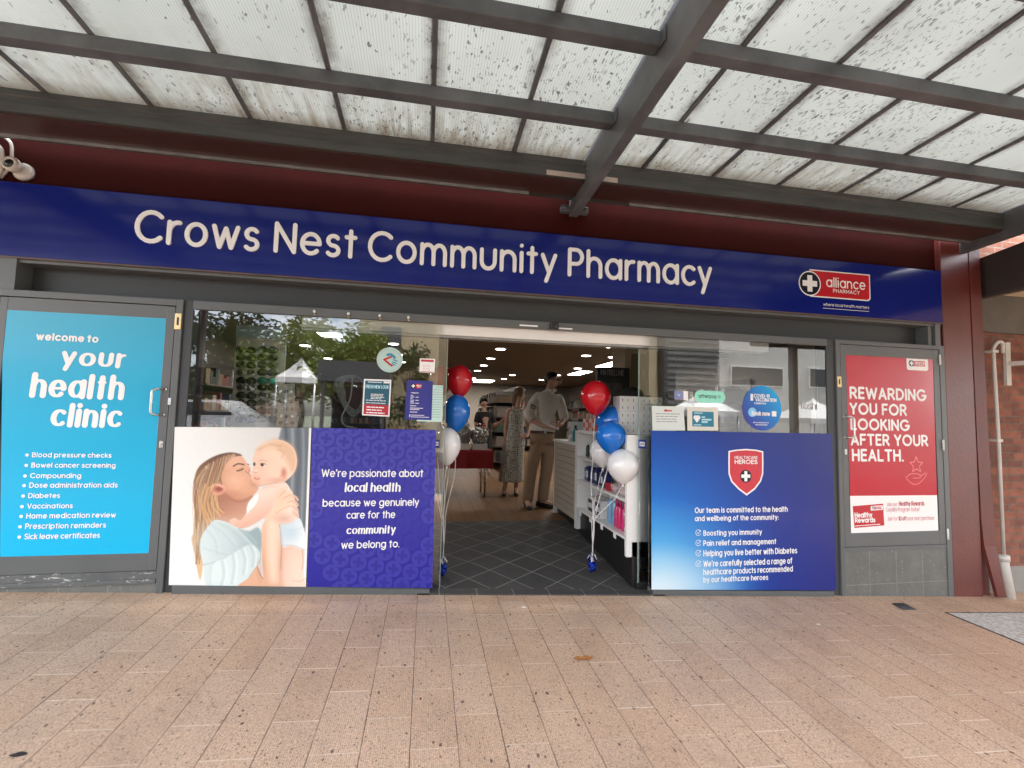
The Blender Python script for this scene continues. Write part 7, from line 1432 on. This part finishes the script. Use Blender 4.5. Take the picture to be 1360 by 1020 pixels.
mb = MB(); q = H+f*.098-Vector((0, 0, .062)); mb.tube([q-s*.022, q+f*.006, q+s*.022], [.003, .005, .003], 6); part(mb, 'lips', pmat('lip', (.30, .10, .08), .5, 0, .1, 9), man)
t = empty('paper_bundle', (1.60, my-.24, 1.25), 'white papers held in front of the man', 'papers')
for k in range(3): mb = MB(); a = .1*k; mb.hexa([(1.46-.01*k, my-.235, 1.285+.008*k), (1.665, my-.255, 1.205+.006*k), (1.675, my-.215, 1.235+.006*k), (1.48, my-.19, 1.32+.008*k)]+[(1.46-.01*k, my-.236, 1.288+.008*k), (1.665, my-.256, 1.208+.006*k), (1.675, my-.216, 1.238+.006*k), (1.48, my-.191, 1.323+.008*k)]); part(mb, 'sheet', WPRINT, t)
# stand him where he stands
def stand(root, to, k, held=()):
    o0 = Vector(root.location)
    for h_ in held: h_.location = Vector(to)+(Vector(h_.location)-o0)*k; h_.scale = (k, k, k)
    root.location = to; root.scale = (k, k, k)
stand(man, (1.603, 2.80, FL), 1.07, [t])
# ---- the woman half hidden behind him
wy = 3.38; wo = empty('person', (1.32, wy, FA), 'woman in a sleeveless pale spotted long dress half hidden behind the man', 'person')
hd2 = (1.40, wy+.03, 1.70); yw2 = rad(40)
J = {'pelvis': (1.33, wy, 1.03, .135, .11), 'waist': (1.335, wy, 1.20, .105, .085), 'chest': (1.345, wy, 1.37, .125, .09), 'neckb': (1.37, wy+.01, 1.505, .048), 'neckt': (1.385, wy+.015, 1.585, .045), 'shl': (1.225, wy-.01, 1.465, .043), 'ell': (1.185, wy-.02, 1.17, .034), 'lwrist': (1.18, wy-.06, .93, .024), 'shr': (1.475, wy+.02, 1.465, .043), 'elr': (1.55, wy+.02, 1.20, .034), 'rwrist': (1.50, wy-.12, 1.07, .024),
 'hipl': (1.26, wy, .95, .085), 'knl': (1.235, wy, .62, .055), 'anl': (1.195, wy+.02, .27, .032), 'toel': (1.165, wy-.11, .205, .026), 'hipr': (1.40, wy, .95, .085), 'knr': (1.385, wy, .62, .055), 'anr': (1.37, wy+.03, .27, .032), 'toer': (1.36, wy-.10, .205, .026)}
E = [('pelvis','waist'),('waist','chest'),('chest','neckb'),('neckb','neckt'),('chest','shl'),('shl','ell'),('ell','lwrist'),('chest','shr'),('shr','elr'),('elr','rwrist'),('pelvis','hipl'),('hipl','knl'),('knl','anl'),('anl','toel'),('pelvis','hipr'),('hipr','knr'),('knr','anr'),('anr','toer')]
E += face_head(J, hd2, .088, yw2)+[('neckt', 'skull')]; E += hand(J, J['lwrist'][:3], (1.182, wy-.075, .865), (.05, -.1, -1), (0, 1, 0), (.9, 0, -.1), 'l', .009, .5) + hand(J, J['rwrist'][:3], (1.46, wy-.17, 1.06), (-.8, -.5, 0), (0, 0, -1), (-.2, -.8, 0), 'r', .009, .5)
skin_mesh('body', J, E, SKIN2, wo)
def dot_mat():
    m, N, L, p = nodes_of('spotted_dress'); g = N.new('ShaderNodeNewGeometry'); v = N.new('ShaderNodeTexVoronoi'); v.inputs['Scale'].default_value = 30; v.inputs['Randomness'].default_value = .55; L.new(g.outputs['Position'], v.inputs['Vector'])
    L.new(Mix(N, L, Ramp(N, L, v.outputs['Distance'], .30, .36, 1, 0), (.48, .48, .44), (.07, .075, .07)), p.inputs['Base Color']); p.inputs['Roughness'].default_value = .8; return m
mb = MB(); ring_loft(mb, [(1.285, wy, .395, .185, .16, 0), (1.29, wy, .42, .186, .16, 0), (1.30, wy, .70, .172, .148, 0), (1.32, wy, .95, .168, .140, 0), (1.33, wy, 1.05, .160, .132, 0), (1.337, wy, 1.20, .122, .102, 0), (1.342, wy, 1.33, .140, .112, 0), (1.346, wy, 1.42, .132, .100, 0), (1.352, wy+.005, 1.47, .098, .072, 0)], 32, True); vs = mb.v
for i, p in enumerate(vs):
    if p[2] < 1.0: a = math.atan2(p[1]-wy, p[0]-1.3); k = 1+.055*math.sin(7*a+p[2]*2)*(1.0-p[2]); vs[i] = (1.3+(p[0]-1.3)*k, wy+(p[1]-wy)*k, p[2])
part(mb, 'dress', dot_mat(), wo)
for b in (-1, 1): mb = MB(); mb.tube([(1.348+b*.07, wy-.085, 1.44), (1.36+b*.075, wy-.04, 1.515), (1.365+b*.07, wy+.05, 1.48), (1.35+b*.06, wy+.09, 1.42)], .011, 6); part(mb, 'strap', MATS['spotted_dress'], wo)
hair_cap(hd2, .088, yw2, pmat('fair_brown_hair', (.16, .095, .05), .5, 0, .3, 40), wo, thick=1.16)
mb = MB(); ring_loft(mb, [(1.375, wy+.06, 1.45, .07, .035, .3), (1.375, wy+.07, 1.55, .095, .05, .3), (1.385, wy+.06, 1.66, .10, .07, .3), (1.39, wy+.05, 1.74, .08, .06, .3)], 16); part(mb, 'long_hair', MATS['fair_brown_hair'], wo)
for ax, tx, ay, ty in ((1.195, 1.165, wy+.03, wy-.12), (1.37, 1.36, wy+.03, wy-.12)):
    d = Vector((tx-ax, ty-ay, 0)).normalized(); mb = MB(); p0 = Vector((ax, ay, FA)); mb.tube([p0-d*.05+Vector((0, 0, .045)), p0+Vector((0, 0, .035)), p0+d*.08+Vector((0, 0, .026)), p0+d*.17+Vector((0, 0, .020))], [.030, .034, .036, .015], 10); part(mb, 'shoe', MATS['black_leather'], wo)
t = empty('clutch_bag', (1.17, wy-.09, .68), 'flat grey clutch bag hanging from the hand of the woman', 'bag'); mb = MB(); mb.box(1.10, 1.27, wy-.115, wy-.085, .655, .845, bev=.008); part(mb, 'body', pmat('grey_bag_leather', (.22, .23, .23), .5, 0, .1, 8), t); mb = MB(); mb.box(1.10, 1.27, wy-.120, wy-.1155, .76, .847, bev=.002); part(mb, 'flap', MATS['grey_bag_leather'], t)
stand(wo, (1.414, 3.80, FL), 1.08, [t])
# ---- shopper in dark clothes far back
sy = 6.2; sp = empty('person', (1.35, sy, FA), 'distant shopper in black clothes with dark hair beside the left shelves', 'person'); sx_ = 1.30
J = {'pelvis': (sx_, sy, 1.05, .14, .11), 'chest': (sx_-.02, sy, 1.38, .14, .10), 'neckb': (sx_-.03, sy, 1.53, .05), 'neckt': (sx_-.04, sy, 1.60, .046), 'shl': (sx_-.17, sy, 1.48, .048), 'ell': (sx_-.22, sy-.04, 1.2, .038), 'lwrist': (sx_-.1, sy-.2, 1.12, .026), 'shr': (sx_+.14, sy, 1.48, .048), 'elr': (sx_+.2, sy-.05, 1.22, .038), 'rwrist': (sx_+.30, sy-.2, 1.30, .026), 'hipl': (sx_-.08, sy, .97, .09), 'knl': (sx_-.09, sy, .62, .06), 'anl': (sx_-.09, sy, .26, .04), 'toel': (sx_-.1, sy-.14, .21, .03), 'hipr': (sx_+.08, sy, .97, .09), 'knr': (sx_+.09, sy, .62, .06), 'anr': (sx_+.09, sy, .26, .04), 'toer': (sx_+.1, sy-.14, .21, .03)}
E = [('pelvis','chest'),('chest','neckb'),('neckb','neckt'),('chest','shl'),('shl','ell'),('ell','lwrist'),('chest','shr'),('shr','elr'),('elr','rwrist'),('pelvis','hipl'),('hipl','knl'),('knl','anl'),('anl','toel'),('pelvis','hipr'),('hipr','knr'),('knr','anr'),('anr','toer')]
E += face_head(J, (sx_-.04, sy, 1.70), .09, rad(-60))+[('neckt', 'skull')]; E += hand(J, J['lwrist'][:3], (sx_-.04, sy-.24, 1.12), (.8, -.5, 0), (0, 0, -1), (0, -1, 0), 'l', .010)+hand(J, J['rwrist'][:3], (sx_+.33, sy-.25, 1.34), (.4, -.6, .5), (0, 0, -1), (0, -1, 0), 'r', .010)
skin_mesh('body', J, E, SKIN2, sp)
K = {'k0': (sx_, sy, .55, .20, .17), 'k1': (sx_, sy, .80, .18, .15), 'k2': (sx_, sy, 1.05, .165, .135), 'k3': (sx_-.01, sy, 1.2, .15, .115), 'k4': (sx_-.02, sy, 1.42, .165, .125), 'k5': (sx_-.03, sy, 1.51, .09, .08), 'sl': (sx_-.17, sy, 1.48, .07), 'el': (sx_-.21, sy-.03, 1.25, .058), 'sr': (sx_+.14, sy, 1.48, .07), 'er': (sx_+.19, sy-.04, 1.25, .058)}
skin_mesh('dress', K, [('k0','k1'),('k1','k2'),('k2','k3'),('k3','k4'),('k4','k5'),('k4','sl'),('sl','el'),('k4','sr'),('sr','er')], pmat('black_cloth', (.012, .012, .014), .8, 0, .1, 9), sp); hair_cap((sx_-.04, sy, 1.70), .09, rad(-60), MATS['dark_brown_hair'], sp, thick=1.15)

stand(sp, (1.34, 6.6, FL), 1.02)

# ------------------------------------------------------------------ balloons, ribbons and weights
def latex(name, c):
    if name in MATS: return MATS[name]
    m, N, L, p = nodes_of(name); p.inputs['Base Color'].default_value = (*c, 1); p.inputs['Roughness'].default_value = .16; p.inputs['Subsurface Weight'].default_value = .15; p.inputs['Subsurface Radius'].default_value = (.05, .05, .05); p.inputs['Coat Weight'].default_value = .4; p.inputs['Coat Roughness'].default_value = .08
    n = N.new('ShaderNodeTexNoise'); n.inputs['Scale'].default_value = 7; g = N.new('ShaderNodeNewGeometry'); L.new(g.outputs['Position'], n.inputs['Vector']); L.new(Ramp(N, L, n.outputs['Fac'], .3, .7, .11, .22), p.inputs['Roughness']); return m
LR, LBL, LW = latex('red_latex', (.52, .008, .018)), latex('blue_latex', (.006, .16, .62)), latex('white_latex', (.78, .78, .79)); RIB = pmat('white_ribbon', (.72, .70, .70), .35, 0, .05, 9)
def balloon(c, r, h, mat, label, wt, group, bow, tilt=0.0):
    """c: centre; r: half width; h: half height; wt: top of the weight"""
    x, y, z = c; t = empty('balloon', c, label, 'balloon', group); mb = MB(); prof = []
    for i in range(25):
        a = math.pi*i/24; rr = math.sin(a); zz = math.cos(a)
        if zz < 0: rr *= (1-.30*(-zz)**1.5); zz *= 1.10
        prof.append((max(r*rr, .00001 if i in (0,) else .007), h*zz))
    prof = prof[::-1]; prof[0] = (.007, prof[0][1]); prof[-1] = (.00001, prof[-1][1])
    mb.lathe(prof, c, 36, 'z'); part(mb, 'skin', mat, t)
    zb = z-h*1.10; mb = MB(); mb.lathe([(.014, -.020), (.009, -.010), (.006, -.002), (.009, .006)], (x, y, zb), 12, 'z'); part(mb, 'knot', mat, t)
    rs = random.Random(int(abs(x*1000+z*7000))); P0 = Vector((x, y, zb-.004)); P1 = Vector(wt); n = 18; pts = []
    M = P1+Vector((rs.uniform(-.006, .012), rs.uniform(-.004, .006), rs.uniform(.24, .42))); ph = rs.uniform(0, 6); n = 26
    for i in range(n+1):
        u = i/n; f_ = .66; a_ = min(1, u/f_); p = P0.lerp(M, a_) if u < f_ else M.lerp(P1, (u-f_)/(1-f_)); w = math.sin(math.pi*u)
        p = p+Vector((bow*math.sin(math.pi*a_)*.9+.007*math.sin(u*13+ph)*w, .008*math.sin(u*10+ph*2)*w, 0)); pts.append(p)
    mb = MB(); mb.tube(pts, [.0026+.0014*abs(math.sin(i*.9+ph)) for i in range(n+1)], 6); part(mb, 'ribbon', RIB, t); return t
def weight(c, label, h=.15):
    t = empty('balloon_weight', c, label, 'weight', 'foil balloon weights on the entrance ramp'); x, y, z = c; FO = pmat('blue_foil', (.01, .035, .32), .15, .75, .5, 40, bump=.8, bscale=70)
    bm = bmesh.new(); bmesh.ops.create_icosphere(bm, subdivisions=3, radius=1); rs = random.Random(int(x*100))
    for v in bm.verts: f = 1+rs.uniform(-.2, .2); v.co = Vector((v.co.x*.036*f, v.co.y*.036*f, v.co.z*.055*f))
    mb = MB(); mb.add([(x+v.co.x, y+v.co.y, z+.056+v.co.z) for v in bm.verts], [[v.index for v in f_.verts] for f_ in bm.faces]); bm.free(); part(mb, 'wrapped_weight', FO, t)
    mb = MB(); mb.tube([(x, y, z+.095), (x, y, z+.125), (x+.004, y, z+h)], [.020, .011, .005], 10); 
    part(mb, 'neck', RIB, t)
    for k in range(9):
        a = k*.7; mb = MB(); mb.tube([(x, y, z+.118), (x+.022*math.cos(a), y+.022*math.sin(a), z+.138+.01*(k % 3)), (x+.042*math.cos(a), y+.042*math.sin(a), z+.112-.008*(k % 4))], [.004, .005, .003], 5); part(mb, 'tassel', FO if k % 2 else WPACK, t)
    return (x+.004, y, z+h-.005)
LG, RG = 'balloons tied at the left of the doorway', 'balloons tied at the right of the doorway'
wtL = weight((.176, .33, .022), 'dark blue foil balloon weight at the left of the doorway'); wtR = weight((1.478, .30, .016), 'dark blue foil balloon weight at the right of the doorway')
def bal(px, y, mat, label, wt, g_, bow): 
    c, e1, e2 = px; balloon((c[0], y, c[1]), abs(e1[0]-c[0]), abs(e2[1]-c[1])/1.03, mat, label, wt, g_, bow)
bal([(0.2737, 1.66), (0.3882, 1.6642), (0.2781, 1.5194)], .36, LR, 'red balloon at the left of the doorway, clear of the glass', wtL, LG, -.02)
bal([(0.1209, 1.672), (0.2291, 1.676), (0.1255, 1.5358)], .56, LR, 'red balloon at the left of the doorway, half seen through the glass', wtL, LG, -.05)
bal([(0.2544, 1.3851), (0.3706, 1.388), (0.2594, 1.2277)], .33, LBL, 'the only blue balloon at the left of the doorway', wtL, LG, .03)
bal([(0.1806, 1.1034), (0.2935, 1.1048), (0.1857, 0.9476)], .26, LW, 'white balloon lowest at the left of the doorway', wtL, LG, -.012)
bal([(0.0695, 1.1798), (0.1678, 1.1813), (0.0747, 1.0288)], .48, LW, 'white balloon behind the violet poster and the glass', wtL, LG, -.03)
bal([(1.5228, 1.5549), (1.6617, 1.5591), (1.5247, 1.3961)], .38, LR, 'the single red balloon at the right of the doorway', wtR, RG, -.02)
bal([(1.7361, 1.3331), (1.885, 1.3363), (1.7376, 1.1761)], .52, LBL, 'blue balloon at the right of the doorway, higher one behind the other blue', wtR, RG, .02)
bal([(1.6268, 1.2008), (1.7626, 1.2029), (1.6281, 1.0574)], .26, LBL, 'blue balloon at the right of the doorway, lower one in front', wtR, RG, .012)
bal([(1.6481, 1.0489), (1.7757, 1.0501), (1.6495, 0.9085)], .50, LW, 'white balloon at the right of the doorway, half hidden behind the blue ones', wtR, RG, -.02)
bal([(1.7033, 0.9545), (1.8438, 0.9551), (1.7044, 0.8052)], .17, LW, 'white balloon at the right of the doorway, lowest one before the shelf end', wtR, RG, .03)
